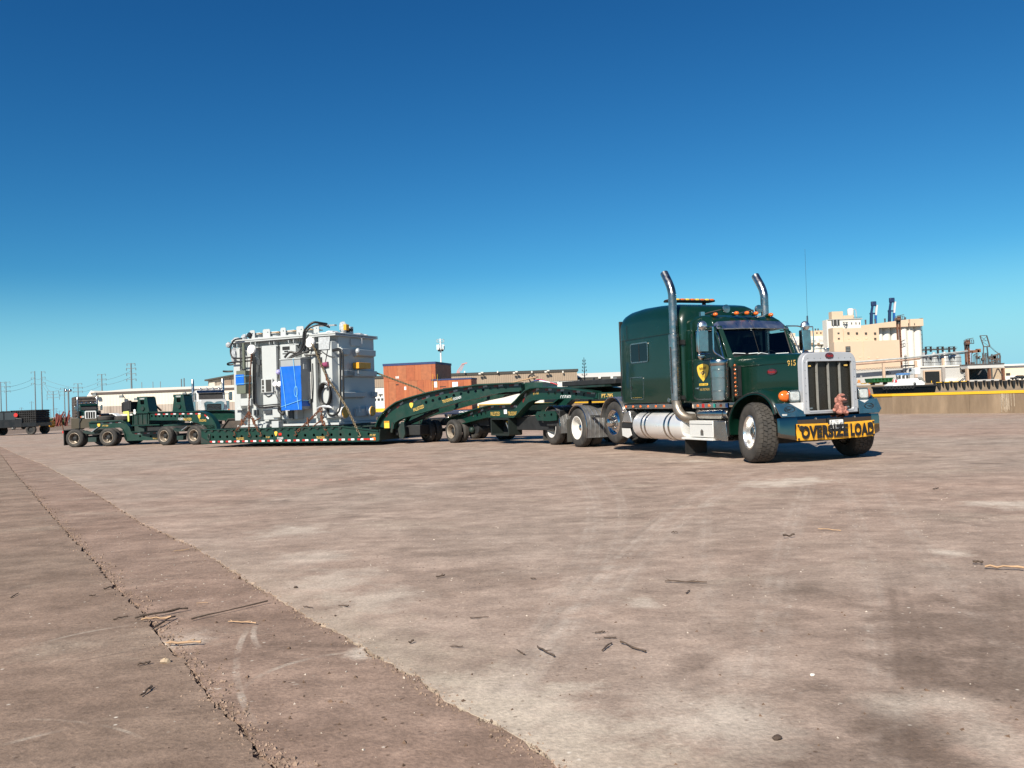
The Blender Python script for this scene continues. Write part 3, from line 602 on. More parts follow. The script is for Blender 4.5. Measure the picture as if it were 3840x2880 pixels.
# ------------------------------------------------------------------ rice mill across the water
m1 = lambda u, v: (2940 + u / 2.458, 1080 + v / 2.458)
def mbox(par, org, name, u0, u1, v0, v1, D, depth, m, dz=0):
    a, b = m1(u0, v1), m1(u1, v0); xl = at(*m1(u0, (v0 + v1) / 2), D).x; xr = at(*m1(u1, (v0 + v1) / 2), D).x; zt = at(*m1((u0 + u1) / 2, v0), D).z; zb = at(*m1((u0 + u1) / 2, v1), D).z if v1 < 900 else 0
    return OMB(org).box(xl, xr, D, D + depth, zb, zt).build(name, m, par), (xl, xr, zb, zt)
D = 340; ORGM = (150, D, 0); ML = empty('salmon_mill_building', ORGM, 0, 'salmon painted mill building with small square windows', 'building')
mbox(ML, ORGM, 'wall', 462, 555, 365, 940, D, 5, salmon); mbox(ML, ORGM, 'wall', 550, 886, 367, 940, D + .4, 5, salmon); mbox(ML, ORGM, 'lower_wall', 470, 1075, 488, 940, D - 3, 5, salmon)
for u, v in ((503, 417), (506, 467), (595, 414), (674, 415), (757, 416), (841, 416), (843, 466)): mbox(ML, ORGM, 'window', u - 9, u + 9, v - 7, v + 7, D - .15, .4, winm)
for u, v in ((598, 464), (678, 464), (760, 464)): mbox(ML, ORGM, 'bricked_window', u - 7, u + 7, v - 7, v + 7, D + .25, .3, M_('faded salmon patch', (.72, .48, .33), .9))
mbox(ML, ORGM, 'window', 569, 613, 538, 588, D - 3.2, .4, winm)
for k in range(3): mbox(ML, ORGM, 'louvre', 572, 610, 549 + k * 13, 553 + k * 13, D - 3.35, .2, M_('grey louvre', (.25, .25, .24), .7))
for u, v in ((703, 638), (782, 640), (860, 641)): mbox(ML, ORGM, 'bricked_window', u - 10, u + 10, v - 8, v + 8, D - 3.1, .3, MATS['faded salmon patch'])
for u in (554, 735): mbox(ML, ORGM, 'joint', u - 1, u + 1, 368 if u < 600 else 490, 760, D - 3.2 if u > 600 else D - .1, .2, MATS['faded salmon patch'])
D = 362; ORGT = (128, D, 0); TW = empty('white_mill_tower', ORGT, 0, 'white mill tower with tan penthouse and dust collector', 'tower')
mbox(TW, ORGT, 'shaft', 406, 720, 286, 940, D, 5, mwhite); mbox(TW, ORGT, 'shade_bay', 440, 512, 292, 345, D - .3, .6, winm)
for u in (455, 490): mbox(TW, ORGT, 'bay_pier', u - 3, u + 3, 292, 345, D - .6, .3, M_('tower grey', (.4, .4, .4), .8))
mbox(TW, ORGT, 'penthouse', 440, 544, 216, 290, D + 1, 3.5, salmon); mbox(TW, ORGT, 'penthouse', 544, 646, 252, 290, D + 1, 3.5, salmon); mbox(TW, ORGT, 'cornice', 402, 724, 284, 292, D - .3, 5.6, M_('grey ledge', (.35, .33, .3), .8))
p = at(*m1(613, 225), D + 5); OMB(ORGT).lathe([(.8, p.z - 2.6), (1.35, p.z - 1.2), (1.35, p.z + 1.2), (1.0, p.z + 1.7), (.01, p.z + 1.85)], (p.x, D + 5, 0), 'z', 20).build('dust_collector', mwhite, TW); OMB(ORGT).tube(smooth_line([(p.x + .9, D + 4, p.z + 1.0), (p.x + 1.6, D + 4, p.z + 1.2), (p.x + 2.0, D + 4, p.z + .4), (p.x + 2.1, D + 4, p.z - 2.5)], 4), .22, 8).build('duct', M_('grey duct', (.35, .37, .4), .6), TW)
for u in (624, 664, 696): mbox(TW, ORGT, 'window', u - 4, u + 4, 316, 334, D - .2, .3, winm)
rl = OMB(ORGT)
for u in range(640, 724, 14): a = at(*m1(u, 285), D); rl.box(a.x - .05, a.x + .05, D, D + .1, a.z, a.z + .9)
a, b = at(*m1(640, 268), D), at(*m1(720, 268), D); rl.box(a.x, b.x, D, D + .1, a.z - .1, a.z); rl.build('roof_railing', struct_d, TW)
b_ = OMB(ORGT); a = at(*m1(565, 330), D - 1)
for s in (-1, 1): b_.bar((a.x + s * .9, D - 1, a.z + .8), (a.x, D - 1.5, a.z - 1.0), .3)
b_.bar((a.x - 1.1, D - 1, a.z + .8), (a.x + .9, D - 1, a.z + .6), .25); b_.build('hoist_bracket', struct_d, TW)
D = 380; ORGS = (195, D, 0); SI = empty('grain_silo_block', ORGS, 0, 'white concrete grain silos under a sloping salmon gallery', 'silos')
for u0_, u1_, v in ((880, 918, 372), (918, 1000, 368), (1000, 1062, 365)): 
    xl, xr = at(*m1(u0_, 500), D).x, at(*m1(u1_, 500), D).x; r = (xr - xl) / 2; zt = at(*m1(u0_, v), D).z; OMB(ORGS).lathe([(r, 0), (r, zt), (.01, zt + .2)], ((xl + xr) / 2, D + r, 0), 'z', 28).build('silo', mwhite, SI)
for u0_, u1_ in ((1064, 1131), (1131, 1192), (1192, 1262)):
    xl, xr = at(*m1(u0_, 500), D).x, at(*m1(u1_, 500), D).x; r = (xr - xl) / 2 * 1.02; zt = at(*m1(u0_, 352), D).z; OMB(ORGS).lathe([(r, 0), (r, zt), (.01, zt + .2)], ((xl + xr) / 2, D - 2 + r, 0), 'z', 28).build('silo', mwhite, SI)
a0, a1, b0_, b1_ = at(*m1(590, 357), D), at(*m1(1130, 293), D), at(*m1(1130, 358), D), at(*m1(870, 360), D)
xl, xr, zt, zb = at(*m1(1125, 330), D).x, at(*m1(1245, 330), D).x, at(*m1(1180, 292), D).z, at(*m1(1180, 358), D).z
OMB(ORGS).box(xl, xr, D - 4, D + 14, zb, zt).build('head_house', salmon, SI)
g_ = OMB(ORGS); A, B = at(*m1(600, 372), D - 1), at(*m1(1130, 330), D - 1); hA, hB = .5, (zt - zb)
g_.add([(A.x, D - 3, A.z - hA), (B.x, D - 3, zb), (B.x, D - 3, zt), (A.x, D - 3, A.z + hA), (A.x, D + 8, A.z - hA), (B.x, D + 8, zb), (B.x, D + 8, zt), (A.x, D + 8, A.z + hA)], [(0, 1, 2, 3), (7, 6, 5, 4), (0, 4, 5, 1), (3, 2, 6, 7), (0, 3, 7, 4), (1, 5, 6, 2)]); g_.build('sloping_gallery', salmon, SI)
for u, v in ((1150, 333), (1204, 333)): mbox(SI, ORGS, 'slot_window', u - 3, u + 3, v - 9, v + 9, D - 4.2, .3, winm)
for u in (752, 840, 930, 1023, 1118): p = at(*m1(u, 306 - (u - 752) * .06 + 0), D + 3); OMB(ORGS).cyl((p.x, D + 3, p.z - 1.5), (p.x, D + 3, p.z + .7), .3, .38, 10).build('roof_vent', M_('dark vent', (.06, .06, .065), .6), SI)
# gallery with the company name, low silos beneath
D = 372; ORGA = (75, D, 0); AR = empty('silo_gallery', ORGA, 0, 'white gallery lettered with a rice company name over a row of silos', 'building')
_, (xl, xr, zb, zt) = mbox(AR, ORGA, 'gallery', -210, 462, 448, 527, D, 8, mwhite)
for u in range(-210, 470, 71):
    x0_, x1_ = at(*m1(u, 560), D).x, at(*m1(u + 70, 560), D).x; r = (x1_ - x0_) / 2; OMB(ORGA).lathe([(r, 0), (r, zb - .1), (.01, zb)], ((x0_ + x1_) / 2, D + .5 + r, 0), 'z', 24).build('silo', mwhite, AR)
p = at(*m1(205, 490), D); text('American Rice, Inc.', M_('faded grey sign paint', (.30, .27, .27), .9), AR, Matrix.Translation(Vector((p.x, D - .05, p.z)) - Vector(ORGA)) @ Matrix.Rotation(R(90), 4, 'X'), (xr - xl) * .52, 2.0, .0)
for u in (45, 100, 150, 190, 262, 320): mbox(AR, ORGA, 'window', u - 12, u + 10, 505, 525, D - .2, .3, M_('brown window', (.22, .15, .09), .6))
mbox(AR, ORGA, 'end_bay', 392, 462, 440, 526, D - .5, 6, salmon); mbox(AR, ORGA, 'end_opening', 436, 462, 478, 512, D - .8, .4, winm); mbox(AR, ORGA, 'penthouse', 228, 410, 392, 450, D + 6, 8, M_('tan stucco', (.58, .40, .27), .85)); mbox(AR, ORGA, 'penthouse', -60, 104, 418, 462, D + 3, 8, salmon)
for u in (290, 314, 370, 396): p = at(*m1(u, 390), D + 8); OMB(ORGA).cyl((p.x, D + 8, p.z - .5), (p.x, D + 8, p.z + .8), .25, .35, 8).build('roof_vent', MATS['dark vent'], AR)
for u in (304, 340): mbox(AR, ORGA, 'window', u - 6, u + 6, 408, 420, D + 5.8, .3, winm)
# bucket elevators
def elevator(label, u, v0, v1, D, w, head):
    b0 = at(*m1(u, v1), D); o = (b0.x, D, 0); E_ = empty('bucket_elevator', o, 0, label, 'elevator'); t = at(*m1(u, v0), D); bx_ = at(*m1(u, v1), D).x
    for s in (-1, 1): OMB(o).box(t.x + s * w * .5 - w * .2, t.x + s * w * .5 + w * .2, D, D + w, 0, t.z - head * 1.4).build('leg_casing', rusty, E_)
    OMB(o).lathe([(.01, D - head * .4), (head, D - head * .4), (head, D + head * .5), (.01, D + head * .5)], (t.x, 0, t.z - head), 'y', 16).build('head_drum', rusty, E_); OMB(o).loft([[(t.x - head, D, t.z - head), (t.x + head, D, t.z - head), (t.x + head, D + w, t.z - head), (t.x - head, D + w, t.z - head)], [(t.x - w * .6, D, t.z - head * 3.2), (t.x + w * .6, D, t.z - head * 3.2), (t.x + w * .6, D + w, t.z - head * 3.2), (t.x - w * .6, D + w, t.z - head * 3.2)]]).build('hopper', struct_d, E_)
    b = OMB(o); z = t.z - head * 1.6; b.box(t.x - head * 1.8, t.x + head * 2, D - head, D - head + .2, z, z + .25)
    for i in range(6): x = t.x - head * 1.8 + i * head * .76; b.box(x - .08, x + .08, D - head, D - head + .2, z, z + 1.6)
    b.box(t.x - head * 1.8, t.x + head * 2, D - head, D - head + .2, z + 1.5, z + 1.65); b.bar((t.x - head * 1.7, D - head, z), (t.x - w * .5, D, z - head * 1.8), .25); b.bar((t.x - head * .6, D, t.z + head * .3), (t.x + head * 2.4, D, t.z + head * .7), .25); b.bar((t.x + head * .9, D, z), (t.x + head * .9, D, t.z + head * .5), .2); b.build('service_platform', struct_d, E_)
    l = OMB(o)
    for i in range(int(t.z / 1.2) - 4): l.box(t.x + w * .1, t.x + w * .5, D - .3, D - .15, 2 + i * 1.2, 2.15 + i * 1.2)
    l.build('ladder_rungs', rusty, E_)
elevator('rusty bucket elevator leg standing in front of the white silos', 1057, 262, 700, 366, 1.1, 1.0); elevator('tall rusty bucket elevator right of the grain bins', 1690, 480, 860, 330, 1.1, 1.0)
b0 = at(*m1(1255, 300), 384); o = (b0.x, 384, 0); E_ = empty('access_tower', o, 0, 'slim grey access tower on the right edge of the silos', 'tower'); t = at(*m1(1250, 282), 384)
q = OMB(o)
for s in (-.4, .4): q.box(t.x + s - .07, t.x + s + .07, 383, 383.3, 0, t.z)
for i in range(int(t.z / 2.0)): q.bar((t.x - .4, 383, i * 2.0), (t.x + .4, 383, i * 2.0 + 1.6), .09)
q.box(t.x - .8, t.x + .6, 382, 384, t.z - 3.2, t.z - 2.0); q.box(t.x - .3, t.x + .6, 382, 384, t.z - 1.6, t.z); q.bar((t.x - 1.5, 383, t.z - .3), (t.x + .5, 383, t.z + .1), .12); q.build('lattice', struct_d, E_)
# galvanised bins
for i, (u0_, u1_, v) in enumerate(((1262, 1360, 600), (1362, 1450, 598), (1462, 1545, 592), (1556, 1652, 588))):
    D = 415; xl, xr = at(*m1(u0_, 660), D).x, at(*m1(u1_, 660), D).x; r = (xr - xl) / 2; zt = at(*m1(u0_, v + 40), D).z; zc = at(*m1(u0_, v - 8), D).z; cx = (xl + xr) / 2; o = (cx, D + r, 0)
    G = empty('grain_bin', o, 0, ['galvanised grain bin nearest the white silos', 'second galvanised grain bin from the silos', 'third galvanised grain bin from the silos', 'galvanised grain bin nearest the rusty elevator'][i], 'grain bin', 'galvanised grain bins')
    MB().lathe([(r, 0), (r, zt), (.5, zc), (.01, zc)], (0, 0, 0), 'z', 24).build('shell', binm, G)
    for k in range(6): z = zt * (.35 + k * .12); MB().lathe([(r + .01, z - .15), (r + .15, z), (r + .01, z + .15)], (0, 0, 0), 'z', 24).build('hoop', struct_d, G)
    for k in range(8): a = -math.pi * (k + .5) / 8; MB().box(r * math.cos(a) - .08, r * math.cos(a) + .08, r * math.sin(a) - .10, r * math.sin(a) + .05, 0, zt).build('post', binm, G)
D = 412; A, B = at(*m1(1275, 572), D), at(*m1(1585, 560), D); o = (A.x, D, 0); G = empty('overhead_conveyor', o, 0, 'grey catwalk conveyor running over the grain bins', 'conveyor'); q = OMB(o); q.bar(A, B, .7, .7); q.bar(A + Vector((0, -1, .8)), B + Vector((0, -1, .8)), .1)
for k in range(14): p = A.lerp(B, k / 13); q.bar(p + Vector((0, -1, 0)), p + Vector((0, -1, .85)), .09)
for u in (1330, 1440, 1545): p = at(*m1(u, 562), D); q.box(p.x - 1.3, p.x - 1.15, D - 1, D + 1, p.z - 2.5, p.z + 1.2); q.box(p.x + 1.15, p.x + 1.3, D - 1, D + 1, p.z - 1.5, p.z + 1.2); q.box(p.x - 1.3, p.x + 1.3, D - 1, D + 1, p.z + 1.05, p.z + 1.2)
q.build('catwalk', struct_d, G)
# long enclosed conveyor on tan columns
D = 300; A, B, C_ = at(*m1(520, 694), D), at(*m1(1090, 648), D), at(*m1(1690, 582), D + 25); o = (A.x, D, 0); G = empty('tube_conveyor', o, 0, 'long grey tube conveyor on tan columns crossing in front of the mill', 'conveyor')
OMB(o).tube([A, B, C_], .30, 12).build('upper_tube', M_('grey tube', (.42, .43, .42), .6, 0, .2, .5), G); dn = Vector((0, 0, -.82)); OMB(o).tube([A + dn, B + dn, B.lerp(C_, .25) + dn], .34, 12).build('lower_tube', M_('pinkish rusty tube', (.40, .26, .19), .7, 0, .3, .5), G); dn = Vector((0, 0, -.65)); OMB(o).bar(B + dn, C_ + dn, .3, .45).build('under_truss', struct_d, G)
for u, v in ((920, 680), (1216, 655), (1470, 632)):
    p = at(*m1(u, v), D + (0 if u < 1300 else 12)); OMB(o).cbox((p.x, p.y + .4, p.z / 2 - .3), (.85, .8, p.z - .6)).build('column', pinkcol, G, bevel=.05)
for k in range(30):
    p = A.lerp(B, k / 29); OMB(o).lathe([(.31, p.x - .08), (.36, p.x), (.31, p.x + .08)], (0, p.y, p.z), 'x', 10).build('tube_joint', MATS['grey tube'], G)
D = 297; A, B = at(*m1(560, 772), D), at(*m1(905, 748), D); o = (A.x, D, 0); G = empty('lattice_truss', o, 0, 'thin dark lattice truss along the top of the grey dock shed', 'truss'); q = OMB(o)
for (A, B) in ((A, B), (at(*m1(930, 745), D), at(*m1(1110, 738), D))):
    q.bar(A, B, .09); q.bar(A + Vector((0, 0, .55)), B + Vector((0, 0, .55)), .09)
    n = 22 if (B - A).length > 25 else 11
    for k in range(n): p, r_ = A.lerp(B, k / n), A.lerp(B, (k + .5) / n); s_ = A.lerp(B, (k + 1) / n); q.bar(p, r_ + Vector((0, 0, .55)), .08); q.bar(r_ + Vector((0, 0, .55)), s_, .08)
q.build('lattice', struct_d, G)
# dock sheds
D = 305; o = (150, D, 0); G = empty('grey_dock_shed', o, 0, 'low pale grey dock shed with a large dark doorway', 'shed')
_, (xl, xr, zb, zt) = mbox(G, o, 'wall', 520, 1240, 748, 940, D, 6, dgrey); mbox(G, o, 'wall', 1238, 1465, 726, 940, D + .5, 6, dgrey); mbox(G, o, 'wall', 1488, 1690, 724, 940, D + .5, 6, dgrey); mbox(G, o, 'parapet', 1236, 1690, 714, 727, D, 7, mwhite)
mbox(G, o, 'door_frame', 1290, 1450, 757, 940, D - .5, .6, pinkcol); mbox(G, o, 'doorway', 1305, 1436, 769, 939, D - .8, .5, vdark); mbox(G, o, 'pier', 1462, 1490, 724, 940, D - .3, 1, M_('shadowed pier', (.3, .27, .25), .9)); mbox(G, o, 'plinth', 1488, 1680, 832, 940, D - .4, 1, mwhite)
for u, v in ((948, 772), (960, 772), (948, 786), (960, 787), (980, 785)): mbox(G, o, 'vent_hole', u - 4, u + 4, v - 5, v + 5, D - .15, .3, struct_d)
for u, v in ((1630, 740), (1652, 735), (1632, 763), (1655, 768)): p = at(*m1(u, v), D); OMB(o).lathe([(.01, D - .5), (.36, D - .5), (.36, D), (.01, D)], (p.x, 0, p.z), 'y', 12).build('wall_fan', struct_d, G)
q = OMB(o); A, B = at(*m1(1570, 868), D - 2), at(*m1(1672, 780), D - 2)
for dz in (0, -.6): q.bar(A + Vector((0, 0, dz)), B + Vector((0, 0, dz)), .2)
q.build('stair', dgrey, G)
D = 300; o = (225, D, 0); G = empty('open_dock_canopy', o, 0, 'flat dock canopy with dark bay on rusty columns', 'canopy'); mbox(G, o, 'roof', 1692, 2030, 702, 738, D, 26, M_('grey fascia', (.48, .47, .45), .7)); mbox(G, o, 'roof_edge', 1690, 2034, 697, 704, D - .3, 27, struct_d); mbox(G, o, 'back_wall', 1700, 1925, 738, 940, D + 14, .6, M_('dark bay cladding', (.05, .065, .065), .8)); mbox(G, o, 'low_wall', 1715, 1990, 842, 940, D - .2, .6, dgrey)
for u in (1700, 1905, 2032): mbox(G, o, 'column', u - 7, u + 7, 738, 940, D + .2, 1.4, rusty if u > 1800 else pinkcol)
q = OMB(o)
for u0_, v0_, u1_, v1_ in ((1925, 850, 1968, 742), (1975, 742, 2038, 850), (1790, 800, 1830, 742)): q.bar(at(*m1(u0_, v0_), D + 1), at(*m1(u1_, v1_), D + 1), .32)
q.build('brace', struct_d, G)
D = 318; o = (270, D, 0); G = empty('cream_dock_shed', o, 0, 'cream dock shed with white parapet at the right edge', 'shed'); mbox(G, o, 'wall', 2034, 2330, 712, 940, D, 20, M_('cream stucco', (.78, .62, .44), .85)); mbox(G, o, 'parapet', 2030, 2330, 698, 714, D - .3, 21, mwhite); mbox(G, o, 'shadow_band', 2034, 2330, 716, 732, D - .15, .3, M_('painted parapet shadow', (.12, .12, .13), .8)); mbox(G, o, 'window', 2048, 2086, 783, 806, D - .2, .3, winm); mbox(G, o, 'plinth', 2034, 2330, 806, 940, D - .3, .8, mwhite)  # dark strip paints the parapet's cast shadow on the wall
# ship unloader machinery beside the elevator
D = 335; A = at(*m1(1860, 650), D); o = (A.x, D, 0); G = empty('ship_loader', o, 0, 'dark lattice ship loader with raised boom behind the canopy', 'ship loader'); q = OMB(o)
def mb_(u0_, v0_, u1_, v1_, w, d0=0, d1=0): q.bar(at(*m1(u0_, v0_), D + d0), at(*m1(u1_, v1_), D + d1), w * .45)
for a in ((1806, 440, 1840, 540, .7), (1868, 438, 1898, 540, .8), (1806, 440, 1868, 438, .6), (1815, 488, 1882, 486, .35), (1838, 540, 1898, 540, .8), (1812, 445, 1860, 486, .25), (1870, 445, 1826, 486, .25), (1822, 490, 1888, 535, .25), (1840, 540, 1832, 700, .7), (1872, 545, 1888, 700, .8), (1900, 545, 1950, 590, .25), (1905, 540, 1955, 585, .2), (1950, 585, 1990, 612, .5), (1880, 640, 1990, 605, 1.3), (1990, 605, 1990, 700, .5), (1955, 620, 1955, 700, .5), (1905, 640, 1925, 700, .5), (1820, 600, 1870, 600, .3)): mb_(*a)
for u in range(1730, 2000, 14):
    v = 600 + random.uniform(0, 70); mb_(u, v, u, 705, random.uniform(.3, .8))
    if u < 1980: mb_(u, v, u + 14, v + random.uniform(-14, 14), .5)
for k in range(14): u, v = random.uniform(1735, 1985), random.uniform(630, 695); p = at(*m1(u, v), D); q.cbox((p.x, D, p.z), (random.uniform(.5, 1.4), 1, random.uniform(.4, 1.2)))
q.build('lattice', struct_d, G); q = OMB(o); p = at(*m1(1745, 585), D); q.cbox((p.x, D, p.z), (4.2, 1.5, 1.0)); p = at(*m1(1790, 577), D); q.cbox((p.x, D, p.z), (1.4, 1.5, 1.4)); q.build('machinery_house', rusty, G); p = at(*m1(1700, 640), D + 10); OMB(o).cbox((p.x + .6, D + 10, p.z), (1.4, 1, 7)).build('blue_cladding', M_('pale blue sheet', (.25, .38, .5), .6), G)
# dock cranes far behind
for i, (u0_, v0_, u1_, v1_, lb) in enumerate(((790, 330, 822, 125, 'dark blue harbour crane boom, the lower of two behind the mill'), (958, 315, 990, 92, 'dark blue harbour crane boom, the taller of two behind the mill'))):
    D = 600; a, t = at(*m1(u0_, v0_), D), at(*m1(u1_, v1_), D); o = (a.x, D, 0); G = empty('harbour_crane', o, 0, lb, 'crane'); l = t - a; q = OMB(o)
    q.bar(Vector((a.x - 2, D, 0)), a + l * .5, 1.7); q.bar(a + l * .45, a + l * .86, 1.3); q.build('boom_lower', navy, G)
    OMB(o).bar(a + l * .46 - Vector((1.2, 0, 0)), a + l * .46 + Vector((3.2, 0, 0)), 1.0).build('boom_tie', navy, G); OMB(o).cbox((t.x + .2, D, t.z - 1.6), (3.6, 2, 3.4)).build('boom_head', navy, G, bevel=.4)
    s = Vector((3.4, 0, 0)); OMB(o).bar(Vector((a.x + 2.4, D, 0)), a + l * .38 + s * 1.0, 1.3).build('ram_lower', bluep, G); OMB(o).bar(a + l * .38 + s, a + l * .84 + s * .9, 1.2).build('ram_upper', M_('pale crane paint', (.62, .55, .55), .6), G)
# mill dock with fenders
D = 255; xa, xb = at(*m1(560, 880), D).x, 420; zt = at(*m1(2100, 848), D).z
MB().box(xa, xb, D, D + 160, -2.4, zt).build('mill_dock', asphalt, None, kind='structure'); q = MB().box(at(1100, 1500, 195).x, at(2500, 1450, 195).x, 190, 245, -2.4, .35).build('warehouse_quay', asphalt, None, kind='structure')
fm = MB().prism([(-.48, .75), (.48, .75), (.42, -.2), (.24, -.95), (-.24, -.95), (-.42, -.2)], .9, XZ(-.9)).mesh('dock_fender', rough_iron); fm2 = MB().prism([(-.22, .75), (.22, .75), (.2, .1), (.09, -.6), (-.09, -.6), (-.2, .1)], .9, XZ(-.9)).mesh('dock_fender', rough_iron)
ORD = 'first second third fourth fifth sixth seventh eighth ninth tenth eleventh twelfth thirteenth fourteenth fifteenth sixteenth seventeenth eighteenth nineteenth twentieth twenty-first twenty-second twenty-third twenty-fourth twenty-fifth twenty-sixth'.split()
k = 0
for u in range(1382, 2300, 38):
    p = at(*m1(u, 897 - (u - 1380) * .030), D); f = link('dock_fender', fm if k % 2 else fm2, None, (p.x, D - .05, p.z + (0 if k % 2 else .35))); k += 1
    tag(f, ORD[k - 1] + ' black rubber dock fender counted rightward from the tugboat stern', 'fender', 'dock fenders along the mill dock')
q = MB(); p0, p1 = at(*m1(1380, 872), D - .3), at(*m1(1700, 858), D - .3); q.bar(p0, p1, .2, .2); q.build('yellow_dock_rail', yel, None, label='yellow rail along the mill dock edge above the fenders', cat='rail')
for i, (u, lb) in enumerate(((1360, 'short yellow dock post right of the tugboat'), (1525, 'yellow dock post under the stair'), (1545, 'second yellow dock post by the stair'))): p = at(*m1(u, 866), D + 1); MB().cyl((0, 0, 0), (0, 0, 1.2), .12, .1, 8).build('dock_post', yel, None, label=lb, cat='post').location = (p.x, D + 1, p.z - .8)
# ------------------------------------------------------------------ wheels (axle along y, outer side at -y)
WH = {}
def tyre_mesh(r, w, rr, blocks=False, sc=1.0, mat=None):
    h = w / 2; b = MB()
    b.lathe([(rr, -h * .80), (rr + .01, -h * .88), (rr + (r - rr) * .35, -h * 1.0), (rr + (r - rr) * .62, -h * 1.0), (r - .05, -h * .93), (r - .018, -h * .80),
             (r - (.02 if blocks else .006), -h * .66), (r - (.02 if blocks else 0), 0), (r - (.02 if blocks else .006), h * .66), (r - .018, h * .80), (r - .05, h * .93), (rr + (r - rr) * .62, h), (rr + (r - rr) * .35, h), (rr + .01, h * .88), (rr, h * .8)], n=56)
    if blocks:
        n = 36; rows = [(-.94, -.60), (-.56, -.21), (-.18, .18), (.21, .56), (.60, .94)]
        for k, (y0, y1) in enumerate(rows):
            for i in range(n):
                a0 = 2 * math.pi * (i + (.5 if k % 2 else 0) + random.uniform(-.03, .03)) / n; a1 = a0 + 2 * math.pi / n * .86
                vs = []
                for rad, ex in ((r - .035, 0), (r, 0)):
                    for a, sk in ((a0, .0), (a1, .0)):
                        for yy in (y0, y1):
                            q = rad - (.030 if abs(yy) > .9 and rad > r - .01 else 0)
                            aa = a + (.05 if (yy == y1) == (k % 2 == 0) else -.0) * .8
                            vs.append((q * math.cos(aa), yy * h, q * math.sin(aa)))
                b.add(vs, [(4, 5, 7, 6), (0, 1, 5, 4), (2, 6, 7, 3), (0, 4, 6, 2), (1, 3, 7, 5)])
    else:
        for yy in (-.4, -.13, .13, .4):               # circumferential ribs standing proud
            b.lathe([(r - .008, (yy - .11) * h), (r + .003, (yy - .09) * h), (r + .003, (yy + .09) * h), (r - .008, (yy + .11) * h)], n=56)
    return b.mesh('tyre', mat or tyre)
def ring_nuts(n, rad, y0, y1, r, mat, name='lug_nuts'):
    b = MB()
    for i in range(n):
        a = 2 * math.pi * i / n; b.cyl((rad * math.cos(a), y0, rad * math.sin(a)), (rad * math.cos(a), y1, rad * math.sin(a)), r, r * .8, 8)
    return b.mesh(name, mat)
def wheel_kinds():
    # front steer wheel
    rim = MB().lathe([(.300, .16), (.298, -.12), (.302, -.150), (.318, -.160), (.318, -.172), (.300, -.178), (.288, -.165), (.278, -.12), (.268, -.03), (.255, .0), (.235, .012), (.19, -.005), (.13, -.01), (.12, -.01)], n=48)
    hub = MB().lathe([(.125, .0), (.125, -.045), (.105, -.075), (.10, -.12), (.07, -.128), (0.001, -.128)], n=32)
    WH['steer'] = dict(rim=rim.mesh('wheel', alu), tyres=[(tyre_mesh(.56, .40, .312, True, mat=tread), 0)], extra=[('hub', hub.mesh('hub', chrome_d)), ('lug_nuts', ring_nuts(10, .168, .0, -.065, .020, chrome))])
    # drive duals, deep white dish
    rim = MB().lathe([(.300, .12), (.300, -.10), (.312, -.118), (.318, -.128), (.312, -.134), (.296, -.130), (.286, -.115), (.278, -.06), (.268, .04), (.250, .10), (.215, .125), (.15, .13), (.12, .13)], n=48)
    hub = MB().lathe([(.115, .13), (.112, .02), (.10, -.02), (.07, -.045), (.03, -.055), (.001, -.057)], n=32)
    ty = tyre_mesh(.52, .27, .306)
    WH['dual'] = dict(rim=rim.mesh('wheel', rimwhite), tyres=[(ty, 0), (ty, .33)], extra=[('hub_cap', hub.mesh('hub_cap', chrome)), ('lug_nuts', ring_nuts(10, .168, .13, .08, .018, chrome_d))])
    # lift axle, bright disc with protruding hub
    rim = MB().lathe([(.300, .12), (.300, -.08), (.312, -.112), (.318, -.124), (.308, -.130), (.294, -.122), (.284, -.085), (.262, -.075), (.215, -.095), (.20, -.11), (.11, -.115)], n=48)
    hub = MB().lathe([(.12, -.11), (.118, -.19), (.10, -.25), (.096, -.285), (.07, -.30), (.001, -.305)], n=32)
    WH['lift'] = dict(rim=rim.mesh('wheel', chrome), tyres=[(ty, 0)], extra=[('hub_cap', hub.mesh('hub_cap', chrome)), ('lug_nuts', ring_nuts(10, .165, -.10, -.165, .024, chrome)),
                      ('hand_holes', ring_nuts(10, .240, -.082, -.088, .017, vdark))])
    # trailer duals
    rim = MB().lathe([(.222, .10), (.222, -.09), (.232, -.104), (.237, -.112), (.230, -.116), (.218, -.108), (.208, -.06), (.196, .02), (.18, .07), (.14, .085), (.09, .085)], n=40)
    hub = MB().lathe([(.10, .09), (.095, -.01), (.075, -.05), (.05, -.06), (.001, -.062)], n=24)
    for i in range(5):
        a = 2 * math.pi * i / 5 + .3; hub.bar((.06 * math.cos(a), .02, .06 * math.sin(a)), (.17 * math.cos(a), .055, .17 * math.sin(a)), .03, .03)
    ty = tyre_mesh(.385, .225, .228)
    WH['trailer'] = dict(rim=rim.mesh('wheel', rimcream), tyres=[(ty, 0), (ty, .285)], extra=[('hub', hub.mesh('hub', dark))])
    # plain wheel for the far vehicles
    rim = MB().lathe([(.29, .1), (.29, -.1), (.305, -.12), (.28, -.11), (.24, -.02), (.12, -.04), (.10, -.10), (.001, -.11)], n=24)
    WH['far'] = dict(rim=rim.mesh('wheel', chrome_d), tyres=[(tyre_mesh(.52, .28, .30), 0)], extra=[])
wheel_kinds()
WH['black'] = dict(rim=MB().lathe([(.29, .1), (.29, -.1), (.305, -.12), (.24, -.02), (.001, -.04)], n=20).mesh('wheel', dark), tyres=WH['far']['tyres'], extra=[])
